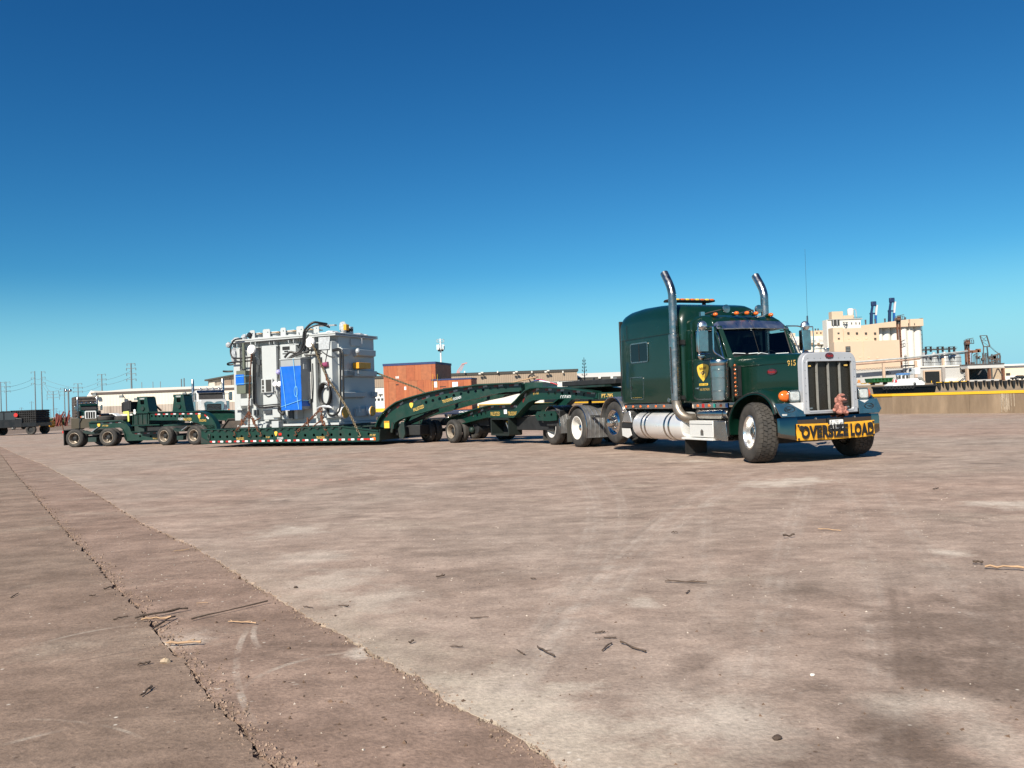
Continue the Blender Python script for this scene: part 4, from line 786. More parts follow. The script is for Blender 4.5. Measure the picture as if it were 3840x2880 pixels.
def wheel(parent, c, kind, yaw=0.0, left=False, spin=None, scale=1.0):
    k = WH[kind]; o = link('wheel', k['rim'], parent, c); o.rotation_euler = (0, spin if spin is not None else random.uniform(0, 6), 0)
    o.rotation_mode = 'ZXY'; o.rotation_euler = (0, o.rotation_euler.y, yaw + (math.pi if left else 0)); o.scale = (scale,) * 3
    for me, dy in k['tyres']: link('tyre', me, o, (0, dy, 0))
    for nm, me in k['extra']: link(nm, me, o)
    return o
# ------------------------------------------------------------------ dark green truck tractor (x forward, y left, z up; front axle at x = 0)
TF = Frame((5.27 * 1.06, 15.0 * 1.06), -68.3)
def ring_yz(x, hw, z0, z1, rt, rb=0.04, n=5, tuck=0.0):
    o = []
    for cy, cz, a0, r in ((hw - rt - tuck, z1 - rt, 0, rt), (-hw + rt + tuck, z1 - rt, 90, rt), (-hw + rb, z0 + rb, 180, rb), (hw - rb, z0 + rb, 270, rb)):
        for i in range(n + 1):
            a = R(a0 + 90 * i / n); o.append((x, cy + r * math.cos(a), cz + r * math.sin(a)))
    return o
def outline_gap(poly, w, t, mp, mb):                  # raised bead around a panel
    n = len(poly); c = (sum(p[0] for p in poly) / n, sum(p[1] for p in poly) / n)
    inn = []
    for i in range(n):
        a, b = Vector(poly[i - 1]), Vector(poly[(i + 1) % n]); d = (b - a).normalized(); nn = Vector((-d.y, d.x))
        if nn.dot(Vector(c) - Vector(poly[i])) < 0: nn = -nn
        inn.append((poly[i][0] + nn.x * w, poly[i][1] + nn.y * w))
    return mb.plate(poly, [inn], t, mp)

def build_truck():
    T = empty('truck_tractor', TF.o, TF.deg, 'dark green conventional truck tractor with sleeper, twin chrome stacks and oversize sign', 'truck')
    # ---- chassis
    b = MB()
    for s in (-1, 1):
        b.box(-10.0, .55, s * .43 - .045, s * .43 + .045, .74, 1.0)
    for x in (-9.9, -8.3, -6.4, -4.8, -3.2, -1.6, .2): b.box(x - .05, x + .05, -.38, .38, .78, .96)
    b.build('chassis_rail', dark, T)
    b = MB(); b.box(-.12, .12, -.9, .9, .34, .48); b.box(-.9, .5, -.35, .35, .5, .95); b.box(-2.2, -.9, -.3, .3, .45, .95)
    b.build('front_axle', dark, T)
    b = MB()
    for x in (-9.17, -7.5): b.cyl((x, -.9, .53), (x, .9, .53), .09); b.sphere((x, 0, .53), .24)
    b.cyl((-5.5, -1.0, .69), (-5.5, 1.0, .69), .07)
    b.cyl((-9.3, 0, .55), (-2.0, 0, .7), .06); b.build('rear_axle', dark, T)
    b = MB(); b.lathe([(.05, 1.16), (.45, 1.16), (.47, 1.12), (.45, 1.06), (.05, 1.06)], (-8.46, 0, 0), 'z', 28); b.box(-8.8, -8.1, -.4, .4, 1.0, 1.07); b.build('fifth_wheel', dark, T)
    b = MB(); b.box(-6.6, -5.2, -.5, .5, 1.0, 1.03); b.build('deck_plate', chrome_d, T)
    # ---- sleeper
    st = [(-5.12, 1.08, 1.16, 3.21, .28), (-5.10, 1.10, 1.14, 3.27, .32), (-5.02, 1.115, 1.13, 3.33, .35), (-4.82, 1.12, 1.13, 3.37, .36), (-4.3, 1.12, 1.13, 3.395, .36), (-3.6, 1.12, 1.13, 3.375, .36),
          (-3.0, 1.12, 1.13, 3.33, .36), (-2.74, 1.115, 1.13, 3.285, .36), (-2.60, 1.10, 1.14, 3.235, .36), (-2.52, 1.07, 1.15, 3.16, .36), (-2.47, 1.01, 1.2, 3.05, .33)]
    MB().loft([ring_yz(x, hw, z0, z1, r, .05, 7, .015) for x, hw, z0, z1, r in st]).build('sleeper', green, T, 50)
    for s in (-1, 1):
        b = MB(); yy = s * 1.1225
        w = rrect(-4.58, -3.78, 2.10, 2.57, .06); bb = MB(); outline_gap(w, .028, .012, XZ(yy - .006), bb); fr = bb.build('sleeper_window', chrome_d, T)
        MB().prism(rrect(-4.56, -3.80, 2.12, 2.55, .05), .004, XZ(yy - .002)).build('pane', winddark, fr)
        MB().box(-4.19, -4.17, yy - .006, yy + .006, 2.12, 2.55).build('window_divider', black, fr)
        bb = MB(); outline_gap(rrect(-4.63, -4.03, 1.24, 1.77, .06), .014, .010, XZ(yy - .005), bb); dd = bb.build('luggage_door', chrome_d, T)
        MB().cbox((-4.59, yy, 1.52), (.03, .03, .07)).build('latch', dark, dd)
        bb = MB(); bb.box(-5.05, -2.55, yy - .003, yy + .003, 2.665, 2.672); bb.box(-4.725, -4.718, yy - .003, yy + .003, 2.665, 3.02); bb.box(-2.80, -2.793, yy - .003, yy + .003, 1.16, 2.66); bb.build('panel_seam', black, T)
        MB().prism(circ(-2.98, 1.21, .062, 18, .05), .006, XZ(yy - .004)).build('badge', chrome_d, T)
        # marker light strips
        b = MB().box(-5.0, -2.80, s * 1.10 - .03, s * 1.10 + .03, 1.025, 1.125); p = b.build('marker_strip', chrome, T, bevel=.004)
        for i in range(6):
            x = -4.88 + i * .34; MB().sphere((x, s * 1.132, 1.075), .03, (1.35, .6, 1), 12, 8).build('marker_light', amber, p)
        b = MB().box(-2.18, -.98, s * 1.03 - .03, s * 1.03 + .03, 1.025, 1.125); p = b.build('marker_strip', chrome, T, bevel=.004)
        for i, x in enumerate((-1.98, -1.58, -1.18)):
            MB().sphere((x, s * 1.06, 1.075), .03, (1.5, .6, 1), 12, 8).build('marker_light', amber, p)
            MB().box(x + .155, x + .235, s * 1.062 - .003, s * 1.062 + .003, 1.035, 1.115).build('sticker', [red_t, M_('teal sticker', (.02, .25, .2)), M_('blue sticker', (.03, .15, .5))][i], p)
    MB().box(-5.17, -5.122, -1.085, 1.085, 1.2, 3.16).build('sleeper_back_trim', black, T, bevel=.01)
    text('www.palletizedtrucking.com', gold, T, face_right(-4.33, -1.131, 1.285), .42, .022)
    # ---- cab: lower body, pillars, roof
    def cabring(x, z0, z1, w0, w1): return None
    lower = [(-2.46, .98), (-2.3, .985), (-1.6, .985), (-1.2, .96), (-1.08, .90), (-1.02, .82)]
    MB().loft([ring_yz(x, w, 1.13, 2.06 - (.03 if i > 3 else 0), .05, .04, 3) for i, (x, w) in enumerate(lower)]).build('cab_body', green, T, 50)
    roof = [(-2.46, .93, 2.95), (-2.2, .94, 2.98), (-1.9, .94, 2.965), (-1.80, .92, 2.935), (-1.70, .90, 2.89), (-1.63, .88, 2.84), (-1.59, .86, 2.76)]
    MB().loft([ring_yz(x, w, 2.64, z, .12 if i < 5 else .05, .02, 5) for i, (x, w, z) in enumerate(roof)]).build('cab_roof', green, T, 55)
    b = MB().box(-2.46, -2.25, -.96, .96, 2.0, 2.7)      # rear wall of the cab with its side quarter
    for s in (-1, 1):
        b2 = MB(); b2.prism([(-2.28, 2.0), (-2.2, 2.0), (-2.2, 2.66), (-2.28, 2.66)], .05, XZ(s * .945 - .025))
        b2.build('cab_pillar', green, T, bevel=.006); b2 = MB(); b2.loft([[(-1.10, s * .90, 2.03), (-1.06, s * .78, 2.03), (-1.12, s * .76, 2.03), (-1.17, s * .88, 2.03)], [(-1.44, s * .87, 2.70), (-1.40, s * .80, 2.70), (-1.45, s * .79, 2.70), (-1.50, s * .85, 2.70)]])
        b2.build('cab_pillar', green, T, bevel=.006); b2 = MB(); b2.prism([(-1.25, 2.0), (-1.14, 2.0), (-1.47, 2.68), (-1.56, 2.68)], .05, XZ(s * .915 - .025)); b2.build('cab_pillar', green, T, bevel=.006)
    b.build('cab_rear_wall', green, T, bevel=.02)
    MB().box(-2.25, -1.1, -.92, .92, 1.2, 1.25).build('cab_floor', dark, T)
    MB().box(-1.45, -1.08, -.85, .85, 1.75, 2.06).build('dashboard', dark, T, bevel=.03)
    for s in (-1, 1):
        b = MB().box(-2.2, -1.75, s * .5 - .26, s * .5 + .26, 1.5, 1.68); b.box(-2.24, -2.1, s * .5 - .25, s * .5 + .25, 1.66, 2.36); b.box(-2.22, -2.12, s * .5 - .12, s * .5 + .12, 2.36, 2.52); b.build('seat', seat, T, bevel=.04)
    b = MB(); b.tube([(-1.62 + .09 * math.cos(a), .5 + .22 * math.cos(a + 1.57) * 1, 2.0 + .2 * math.sin(a + 1.57) * .9) for a in [i * math.pi / 10 for i in range(20)]], .016, 6, closed=True); b.build('steering_wheel', black, T)
    for i, (y, w, a) in enumerate(((-.58, .3, .1), (-.22, .22, -.15), (.02, .26, .3), (.5, .3, -.1))):
        Mx = Matrix.Translation((-1.22, y, 2.085)) @ Matrix.Rotation(R(-24 + i * 3), 4, 'Y') @ Matrix.Rotation(a, 4, 'Z')
        MB().obox(Mx, (.16, w, .012)).build('paper_stack', paper, T)
    # windscreen: two panes with gasket
    for s in (-1, 1):
        q = [(-1.235, s * .012, 2.065), (-1.165, s * .75, 2.065), (-1.445, s * .785, 2.69), (-1.475, s * .012, 2.69)]
        MB().quad(*q).build('windscreen_pane', wind, T)
    gb = MB(); gb.tube([(-1.16, -.76, 2.06), (-1.225, 0, 2.06), (-1.16, .76, 2.06)], .02, 6); gb.tube([(-1.165, -.762, 2.06), (-1.445, -.797, 2.70)], .018, 6); gb.tube([(-1.165, .762, 2.06), (-1.445, .797, 2.70)], .018, 6)
    gb.tube([(-1.235, 0, 2.06), (-1.475, 0, 2.69)], .005, 6); gb.build('windscreen_gasket', black, T)
    for s in (-1, 1):
        w = MB(); y0 = .1 if s > 0 else -.12
        w.tube([(-1.17, y0, 2.05), (-1.17, y0 - .38, 2.10)], .010, 6); w.tube([(-1.18, y0 - .12, 2.075), (-1.175, y0 - .60, 2.115)], .012, 6); w.sphere((-1.165, y0, 2.05), .035); w.build('wiper', black, T)
    # doors
    for s in (-1, 1):
        dp = smooth_line([(-2.20, 2.60), (-2.20, 1.35), (-2.14, 1.245), (-2.02, 1.22), (-1.28, 1.22), (-1.17, 1.30), (-1.15, 1.6), (-1.17, 2.0), (-1.36, 2.48), (-1.43, 2.58), (-1.55, 2.62), (-2.1, 2.62)], 3)[:-1]
        yy = s * .9905
        d = MB(); wl = [(-2.10, 2.06), (-1.23, 2.06), (-1.45, 2.55), (-1.53, 2.585), (-2.10, 2.585)]
        low = [p for p in [(-2.20, 2.0), (-2.20, 1.35), (-2.14, 1.245), (-2.02, 1.22), (-1.28, 1.22), (-1.17, 1.30), (-1.15, 1.6), (-1.17, 2.0)]]
        d.prism(low, .012, XZ(yy - .006)); dr = d.build('door', green, T, bevel=.003)
        bb = MB(); bb.prism(band(smooth_line([(-2.21, 2.6), (-2.21, 1.36), (-2.15, 1.24), (-2.02, 1.21), (-1.3, 1.21)], 4), .016), .014, XZ(yy - .007)); bb.build('door_trim', chrome_d, dr)
        bb = MB(); bb.tube([(x, s * (.985 - .10 * (z - 2.0)), z) for x, z in smooth_line([(-1.13, 2.02), (-1.30, 2.42), (-1.38, 2.56), (-1.50, 2.61), (-1.7, 2.63)], 4)], .012, 6); bb.build('window_trim', chrome, dr)
        MB().prism(wl, .005, XZ(s * .94)).build('door_window', winddark, dr)
        MB().box(-2.10, -1.98, yy - .03, yy + .03, 1.42, 1.46).build('door_handle', chrome, dr, bevel=.006)
    # shield decal on the door
    sh = smooth_line([(0, 0), (-.16, .20), (-.215, .42), (-.19, .52), (-.08, .565), (0, .575), (.08, .565), (.19, .52), (.215, .42), (.16, .20)], 3)[:-1] + []
    def shield(parent, x, y, z, s, fx=1.0):
        o = MB().prism([(x + u * s * fx, z + v * s) for u, v in sh + [(.16, .2), (.001, .001)]], .004, XZ(y - .004)).build('shield_decal', yellowd, parent)
        return o
    globals()['shield'] = shield
    sd = shield(T, -1.825, -1.001, 1.575, .64, 1.5)
    text('Palletized', letblack, sd, face_right(-1.825, -1.0085, 1.855, .1), .25, .065, .004, shear=.3)
    MB().prism(circ(-1.825, 1.755, .048), .004, XZ(-1.009)).build('decal_dot', dark, sd); text('P', gold, sd, face_right(-1.825, -1.0105, 1.755), .035, .055, .01)
    text('TR      NG', tgrey2, sd, face_right(-1.825, -1.008, 1.757), .24, .035); text('TRUCKING', letblack, sd, face_right(-1.825, -1.008, 1.69), .10, .02); text('INC.', letblack, sd, face_right(-1.825, -1.008, 1.655), .05, .018)
    b = MB().prism(rrect(-1.98, -1.67, 1.492, 1.538, .01), .004, XZ(-1.003)).build('number_decal', yellowd, T); text('USDOT 190479', letblack, b, face_right(-1.825, -1.0075, 1.515), .27, .026)
    text('VIN 7R774570', gold, T, face_right(-1.79, -1.004, 1.41), .34, .05)
    # ---- visor
    v = MB()
    for s in (-1, 1):
        a, c_, d, e = (-1.56, s * .006, 2.835), (-1.53, s * .80, 2.80), (-1.37, s * .86, 2.635), (-1.40, s * .006, 2.655)
        n = Vector((.005, 0, .007)); vs = [Vector(p) for p in (a, c_, d, e)]; v.add(vs + [p - n * 2 for p in vs], [(0, 1, 2, 3), (7, 6, 5, 4), (0, 4, 5, 1), (1, 5, 6, 2), (2, 6, 7, 3), (3, 7, 4, 0)])
        vs = [Vector(p) for p in ((-1.535, s * .802, 2.80), (-1.375, s * .862, 2.635), (-1.50, s * .90, 2.64), (-1.58, s * .86, 2.75))]; v.add(vs + [p + Vector((0, s * .006, 0)) for p in vs], [(0, 1, 2, 3), (7, 6, 5, 4), (0, 4, 5, 1), (1, 5, 6, 2), (2, 6, 7, 3), (3, 7, 4, 0)])
    v.build('sun_visor', alu, T)
    # ---- cab roof lamps and spotlights
    for y, x, z in ((-.72, -1.72, 2.945), (-.25, -1.64, 2.965), (0, -1.62, 2.97), (.25, -1.64, 2.965), (.70, -1.72, 2.945)):
        c = MB().sphere((x - .06, y, z + .012), .06, (1.8, .75, .7), 14, 8).build('roof_lamp', green, T); MB().sphere((x + .01, y, z + .018), .057, (1.1, .85, .72), 14, 8).build('lens', amber, c)
    for s in (-1, 1):
        b = MB().lathe([(.001, -.05), (.06, -.045), (.085, -.02), (.092, .02), (.085, .03), (.001, .035)], (-1.86, s * .42 + .08, 3.10), 'x', 24); lp = b.build('spotlight', chrome_d, T)
        MB().tube([(-1.95, s * .42 + .02, 3.09), (-2.05, s * .42 - .22, 3.04), (-2.1, s * .42 - .34, 3.0)], .016, 8).build('spotlight_arm', black, lp); MB().cbox((-2.1, s * .42 - .36, 3.0), (.06, .1, .12)).build('bracket', chrome, lp)
    # ---- beacon bar
    b = MB().loft([[(-3.7 + a, y, z) for a, z in ((-.13, 3.47), (.13, 3.47), (.15, 3.50), (.10, 3.53), (-.10, 3.53), (-.15, 3.50))] for y in (-.62, .62)]); lb = b.build('beacon_bar', dark, T, bevel=.01)
    for i in range(9):
        y = -.54 + i * .135; MB().box(-3.845, -3.555, y - .045, y + .045, 3.50, 3.54).build('beacon_lens', yellowd if i % 2 else amber, lb, bevel=.01)
    for y in (-.4, .4): MB().box(-3.75, -3.65, y - .02, y + .02, 3.38, 3.48).build('foot', black, lb)
    # ---- hood
    hs = [(-1.10, .83, 2.05, .16), (-.9, .80, 2.06, .16), (-.4, .745, 2.05, .15), (.1, .69, 2.03, .14), (.45, .65, 2.005, .14), (.60, .635, 1.995, .14)]
    MB().loft([ring_yz(x, w, 1.18, z, r, .03, 6) for x, w, z, r in hs]).build('hood', green, T, 50)
    for s in (-1, 1):
        MB().tube([(-1.0, s * .815, 1.83), (-.4, s * .750, 1.835), (.58, s * .640, 1.84)], .008, 6).build('hood_crease', green, T)
        MB().box(-1.02, .55, s * .62 - .02, s * .62 + .02, .95, 1.25).build('splash_panel', green, T)
    sl = (.69 - .745) / .5
    def hoody(x): return -(.745 + (x + .4) * sl) - .004
    for x, w in ((-.02, .23),):
        Mh = Matrix.Translation((x, hoody(x) - .004, 1.69)) @ Matrix.Rotation(math.atan(-sl), 4, 'Z') @ Matrix.Rotation(R(90), 4, 'X')
        o = MB().lathe([(.001, .012), (.095, .012), (.105, .006), (.105, 0), (.001, 0)], (0, 0, 0), 'z', 28); o.v = [tuple(Mh @ Vector((p[0] * 1.2, p[1] * .55, p[2]))) for p in o.v]; bd = o.build('hood_badge', oval_red, T)
        text('Peterbilt', red_t, bd, Mh @ Matrix.Translation((0, 0, .0135)), .17, .05, .006, shear=.3)
    Mh = Matrix.Translation((.47, hoody(.47) - .004, 1.83)) @ Matrix.Rotation(math.atan(-sl), 4, 'Z') @ Matrix.Rotation(R(90), 4, 'X')
    text('915', gold, T, Mh, .20, .105, .006)
    # ---- front fenders
    for s in (-1, 1):
        arch = smooth_line([(-.76, .50), (-.77, .72), (-.69, .95), (-.50, 1.16), (-.22, 1.29), (.06, 1.335), (.30, 1.30), (.48, 1.20), (.59, 1.06), (.63, .93)], 4)
        rings = []
        for i, (x, z) in enumerate(arch):
            t = i / (len(arch) - 1); nx, nz = x - .02, z - .62; l = math.hypot(nx, nz); nx, nz = nx / l, nz / l
            rings.append([(x + nx * dd, s * yy, z + nz * dd) for yy, dd in ((.60, .0), (.60, .05), (.78, .058), (1.0, .045), (1.14, .018), (1.205, -.02), (1.215, -.06), (1.195, -.06), (1.12, -.015), (.9, 0.01))])
        MB().loft(rings).build('front_fender', green, T, 50)
        MB().tube([(x, s * 1.207, z - .03) for x, z in arch], .012, 6).build('fender_trim', black, T)
    # ---- grille shell
    g = MB(); outer = [(-.63, .88), (.63, .88), (.63, 1.80)] + [(.46 + .17 * math.cos(R(a)), 1.80 + .20 * math.sin(R(a))) for a in range(10, 91, 10)] + [(0, 2.012)] + [(-.46 - .17 * math.cos(R(a)), 1.80 + .20 * math.sin(R(a))) for a in range(90, 9, -10)] + [(-.63, 1.80)]
    inner = rrect(-.52, .52, .94, 1.845, .05, 4)
    g.plate(outer, [inner], .06, YZ(.66)); g2 = MB(); n = len(outer)
    g2.add([(.58, u, v) for u, v in outer] + [(.675, u, v) for u, v in outer], [(i, (i + 1) % n, n + (i + 1) % n, n + i) for i in range(n)])
    sh_ = g.build('grille_shell', shellm, T, 30, bevel=.018, seg=3); 
    g3 = MB(); g3.loft([[(.48, u * 1.002, .885 + (v - .88) * .999) for u, v in outer], [(.68, u * 1.002, .885 + (v - .88) * .999) for u, v in outer]], caps=False); g3.build('shell_side', shellm, sh_)
    bb = MB(); outline_gap(rrect(-.545, .545, .915, 1.87, .06, 4), .03, .012, YZ(.716), bb); bb.build('grille_frame', shellm, sh_, bevel=.003)
    MB().box(.625, .635, -.56, .56, .90, 1.88).build('grille_mesh', grillem, sh_)
    MB().box(.40, .55, -.5, .5, .6, 1.9).build('radiator', dark, T)
    for y in (-.265, .0, .265):
        MB().loft([[(.655, y - w, z), (.70, y, z), (.655, y + w, z)] for w, z in ((.003, 1.835), (.014, 1.79), (.017, 1.6), (.017, 1.1), (.014, .98), (.003, .935))]).build('grille_bar', M_('grille bar steel', (.42, .41, .38), .35, .6, .05, 5), sh_)
    for y, z in ((-.43, 1.76), (.43, 1.76), (-.43, .985), (.43, .985)):
        MB().prism(rrect(y - .04, y + .04, z - .014, z + .014, .012), .03, YZ(.64)).build('grille_lamp', gold if z > 1.5 else chrome, sh_)
    rv = MB()
    for i in range(24):
        z = .93 + i * .038
        for s in (-1, 1): rv.sphere((.505, s * .634, z), .006, (1, 1, 1), 6, 4)
    for i in range(8):
        for z in (1.895,): rv.sphere((.724, -.5 + i * .143, z), .006, (1, 1, 1), 6, 4)
    for i in range(7):
        for s in (-1, 1): rv.sphere((.724, s * .575, .98 + i * .14), .006, (1, 1, 1), 6, 4)
    rv.build('rivets', dark, sh_)
    o = MB().lathe([(.001, .014), (.10, .014), (.112, .006), (.112, 0), (.001, 0)], (0, 0, 0), 'x', 28); o.v = [(p[0] + .722, p[1] * .9, p[2] * .52 + 1.94) for p in o.v]; bd = o.build('front_badge', oval_red, sh_)
    text('Peterbilt', red_t, bd, face_front(.738, 0, 1.94), .15, .045, .006, shear=.3)
    b = MB(); b.loft([[(.67, -.012, 2.0), (.70, -.012, 2.0), (.70, .012, 2.0), (.67, .012, 2.0)], [(.60, -.03, 2.075), (.70, -.03, 2.075), (.70, .03, 2.075), (.60, .03, 2.075)]])
    b.prism([(.70, -.03), (.70, .03), (.60, .11), (.45, .12), (.58, .03), (.58, -.03), (.45, -.12), (.60, -.11)], .012, XY(2.075)); b.build('hood_ornament', chrome, sh_, bevel=.004)
    # ---- headlamps
    for s in (-1, 1):
        y0, y1 = sorted((s * .68, s * .93))
        h = MB(); h.loft([[(.52, y, z) for y, z in rrect(y0 + .03, y1 - .03, 1.14, 1.30, .05)], [(.64, y, z) for y, z in rrect(y0, y1, 1.115, 1.33, .05)], [(.69, y, z) for y, z in rrect(y0, y1, 1.115, 1.33, .05)]])
        hp = h.build('headlamp', chrome_d, T, bevel=.004)
        MB().prism(rrect(y0 + .03, y1 - .03, 1.145, 1.30, .03), .012, YZ(.688)).build('lens', clear, hp)
        a = MB(); a.sphere((.585, s * .945, 1.222), .10, (.85, 1.25, 1.05), 18, 12); a.build('turn_signal', amber, hp)
        b = MB().box(.52, .60, min(s * .60, s * .70), max(s * .60, s * .70), 1.06, 1.32); b.build('lamp_bracket', shellm, hp, bevel=.01)
        # trim plates over the bumper
        pl = [(s * 1.24, 1.10), (s * .92, 1.10), (s * .60, .925), (s * .60, .845), (s * 1.12, .845), (s * 1.16, .90)]
        if s > 0: pl = [(s * 1.16, 1.12), (s * .66, 1.12), (s * .66, .845), (s * 1.16, .845), (s * 1.24, .92)]
        p = MB().prism(pl, .02, lambda u, v, w: (.70 + w - (1.1 - v) * -.12 - abs(u) * .05, u, v)).build('bumper_trim_plate', chrome_d, T, bevel=.005)
        oc = (s * .93, .985)
        bb = MB(); bb.plate(circ(*oc, .115, 24, .055), [circ(*oc, .105, 24, .046)], .006, lambda u, v, w: (.722 + w - (1.1 - v) * -.12 - abs(u) * .05, u, v)); e = bb.build('oval_emblem', dark, p)
        text('Peterbilt', letblack, e, Matrix.Translation((.692, oc[0], oc[1])) @ Matrix.Rotation(R(90) + (R(3) * -s), 4, 'Z') @ Matrix.Rotation(R(90), 4, 'X'), .17, .05, .004, shear=.3)
        if s < 0: MB().prism(rrect(-1.10, -1.0, .875, .905, .012), .02, YZ(.68)).build('clearance_lamp', clear, p)
        MB().prism([(s * .93, 1.10), (s * .61, 1.10), (s * .61, .935)], .02, lambda u, v, w: (.665 + w, u, v)).build('filler_panel', alu_w, T)
    # ---- bumper
    xs = [(-1.19, .66, .50, .82), (-1.16, .69, .485, .83), (-.86, .80, .425, .84), (.86, .80, .425, .84), (1.16, .69, .485, .83), (1.19, .66, .50, .82)]
    bm = MB(); bm.loft([[(x - .10, y, z1 + .004), (x - .015, y, z1 + .004), (x, y, z1 - .05), (x, y, z0 + .02), (x - .02, y, z0), (x - .04, y, z0 + .02), (x - .03, y, z1 - .04), (x - .10, y, z1 - .02)] for y, x, z0, z1 in xs])
    bp = bm.build('front_bumper', bumpm, T, 15)
    MB().prism(rrect(-.19, .19, .555, .80, .01), .016, YZ(.805)).build('plate_holder', dark, bp)
    lp = MB().prism(rrect(-.155, .155, .605, .765, .012), .006, YZ(.824)).build('licence_plate', whitep, bp)
    text('TEXAS', letblack, lp, face_front(.8315, 0, .742), .09, .022, .01); text('R14-2148', letblack, lp, face_front(.8315, 0, .683), .28, .072, .012); text('TRUCK-TRACTOR', letblack, lp, face_front(.8315, 0, .62), .16, .012)
    text('*', letblack, lp, face_front(.8315, -.115, .74), .03, .03, .02)
    for y in (-.45, .45): MB().cyl((.80, y, .80), (.815, y, .80), .018, None, 10).build('bumper_bolt', chrome, bp)
    # ---- air cleaners
    for s in (-1, 1):
        c = (-1.0, s * 1.185, 0)
        a = MB().lathe([(.001, 1.17), (.165, 1.17), (.178, 1.19), (.178, 1.60), (.172, 1.605), (.172, 1.625), (.180, 1.63), (.180, 1.86), (.174, 1.865), (.18, 1.87), (.188, 1.90), (.188, 1.965), (.18, 1.98), (.001, 1.985)], c, 'z', 40)
        ap = a.build('air_cleaner', cleanerm, T, 30)
        for z in (1.36, 1.78): MB().lathe([(.180, z - .015), (.187, z - .012), (.187, z + .012), (.180, z + .015)], c, 'z', 40).build('strap', chrome_d, ap)
        b = MB().box(-.80, -.76, s * .98 - .03, s * .98 + .03, 1.24, 1.88); vp = b.build('lamp_rail', chrome_d, T)
        for i in range(8): MB().sphere((-.755, s * 1.0, 1.275 + i * .083), .028, (.8, .9, 1), 12, 8).build('marker_light', M_('copper amber lens', (.45, .12, .03), .15, .3, .1, 10, coat=1), vp)
        MB().box(-.95, -.80, s * .9 - .04, s * .9 + .08, 1.25, 1.85).build('cleaner_bracket', dark, T)
    # ---- exhaust stacks
    for s in (-1, 1):
        x, y = -2.54, s * 1.215; r = .088
        p = [(x + .24, y + -s * .30, .80), (x + .22, y - s * .12, .82), (x + .13, y - s * .02, .90), (x + .03, y, 1.04), (x, y, 1.20)]
        MB().tube(smooth_line(p, 3), .105, 20).build('exhaust_elbow', rustpipe, T)
        sk = MB(); sk.tube([(x, y, 1.18), (x, y, 1.2), (x, y, 2.62), (x, y, 2.63)], [.10, .115, .115, .10], 28); hp = sk.build('heat_shield', stackm, T)
        MB().tube([(x + .03, y - .112, 1.35), (x + .03, y - .112, 2.35)], .014, 6).build('shield_slot', dark, hp)
        pts = [(x, y, 2.6), (x, y, 3.40), (x - .01, y, 3.52), (x - .05, y, 3.64), (x - .12, y, 3.76), (x - .22, y, 3.90), (x - .28, y, 3.985)]
        k = MB().tube(smooth_line(pts, 3), r, 28, caps=False); k.tube([(x - .262, y, 3.96), (x - .15, y, 3.80)], [r * .9, r * .8], 24, caps=True); k.build('exhaust_stack', stackm, T, 50)
        MB().box(x - .03, x + .12, s * 1.10 - .02, s * 1.10 + .04, 1.22, 1.30).build('stack_clamp', dark, T); MB().box(x - .03, x + .1, s * 1.06 - .02, s * 1.06 + .06, 2.4, 2.5).build('stack_clamp', dark, T)
    # ---- mirrors
    for s in (-1, 1):
        x = -1.38; y = s * 1.30
        m = MB(); m.loft([[(x + .06, y + a, z) for a, z in rrect(-.11, .11, 2.17, 2.60, .03)], [(x - .05, y + a, z) for a, z in rrect(-.115, .115, 2.165, 2.605, .03)]]); mp_ = m.build('mirror', cleanerm, T, bevel=.006)
        MB().sphere((x + .02, y, 2.69), .105, (.75, 1, 1), 20, 12).build('convex_mirror', alu, mp_); MB().sphere((x - .01, y + s * .01, 2.09), .10, (.35, 1, .9), 20, 12).build('convex_mirror', chrome, mp_)
        f = MB(); o = .15
        f.tube(smooth_line([(x + .08, y - s * .16, 2.66), (x + .085, y + s * .10, 2.665), (x + .085, y + s * .15, 2.62), (x + .085, y + s * .15, 2.18), (x + .085, y + s * .10, 2.12), (x + .08, y - s * .12, 2.12)], 3), .012, 8)
        f.tube(smooth_line([(x + .08, s * 1.14, 2.66), (x + .10, s * 1.02, 2.68), (x - .1, s * .90, 2.70)], 3), .014, 8)
        f.tube(smooth_line([(x + .12, s * 1.12, 2.66), (x + .13, s * 1.13, 2.30), (x + .14, s * 1.12, 2.16), (x + .2, s * 1.03, 2.07), (x + .26, s * .97, 2.0)], 3), .017, 8); f.build('mirror_frame', chrome, mp_)
    ant = MB().tube([(-1.42, 1.42, 2.66), (-1.42, 1.42, 2.70), (-1.42, 1.42, 2.9), (-1.42, 1.425, 2.92), (-1.41, 1.43, 4.35)], [.012, .02, .02, .004, .003], 6); ant.build('whip_antenna', chrome_d, T)
    # ---- fuel tanks
    for s in (-1, 1):
        c = (0, s * .93, .635)
        t = MB().lathe([(.001, -4.46), (.25, -4.46), (.295, -4.43), (.31, -4.38), (.31, -2.45), (.295, -2.40), (.25, -2.37), (.001, -2.37)], c, 'x', 44); tp = t.build('fuel_tank', tankm, T)
        for x in (-4.02, -3.86, -3.04, -2.86): MB().lathe([(.3102, x - .035), (.3145, x - .033), (.3145, x + .033), (.3102, x + .035)], c, 'x', 44).build('tank_strap', chrome_d, tp)
        # step and quarter fender behind the tank
        q = MB(); q.loft([[(-4.52, s * .75, .70), (-4.52, s * 1.20, .70), (-4.60, s * 1.21, .98), (-4.60, s * .75, .98)], [(-5.02, s * .75, .70), (-5.02, s * 1.18, .70), (-4.88, s * 1.19, .93), (-4.88, s * .75, .93)]]); q.build('quarter_fender', alu, T, bevel=.015)
        MB().box(-5.02, -4.55, min(s * .8, s * 1.19), max(s * .8, s * 1.19), .58, .69).build('step_bracket', dark, T)
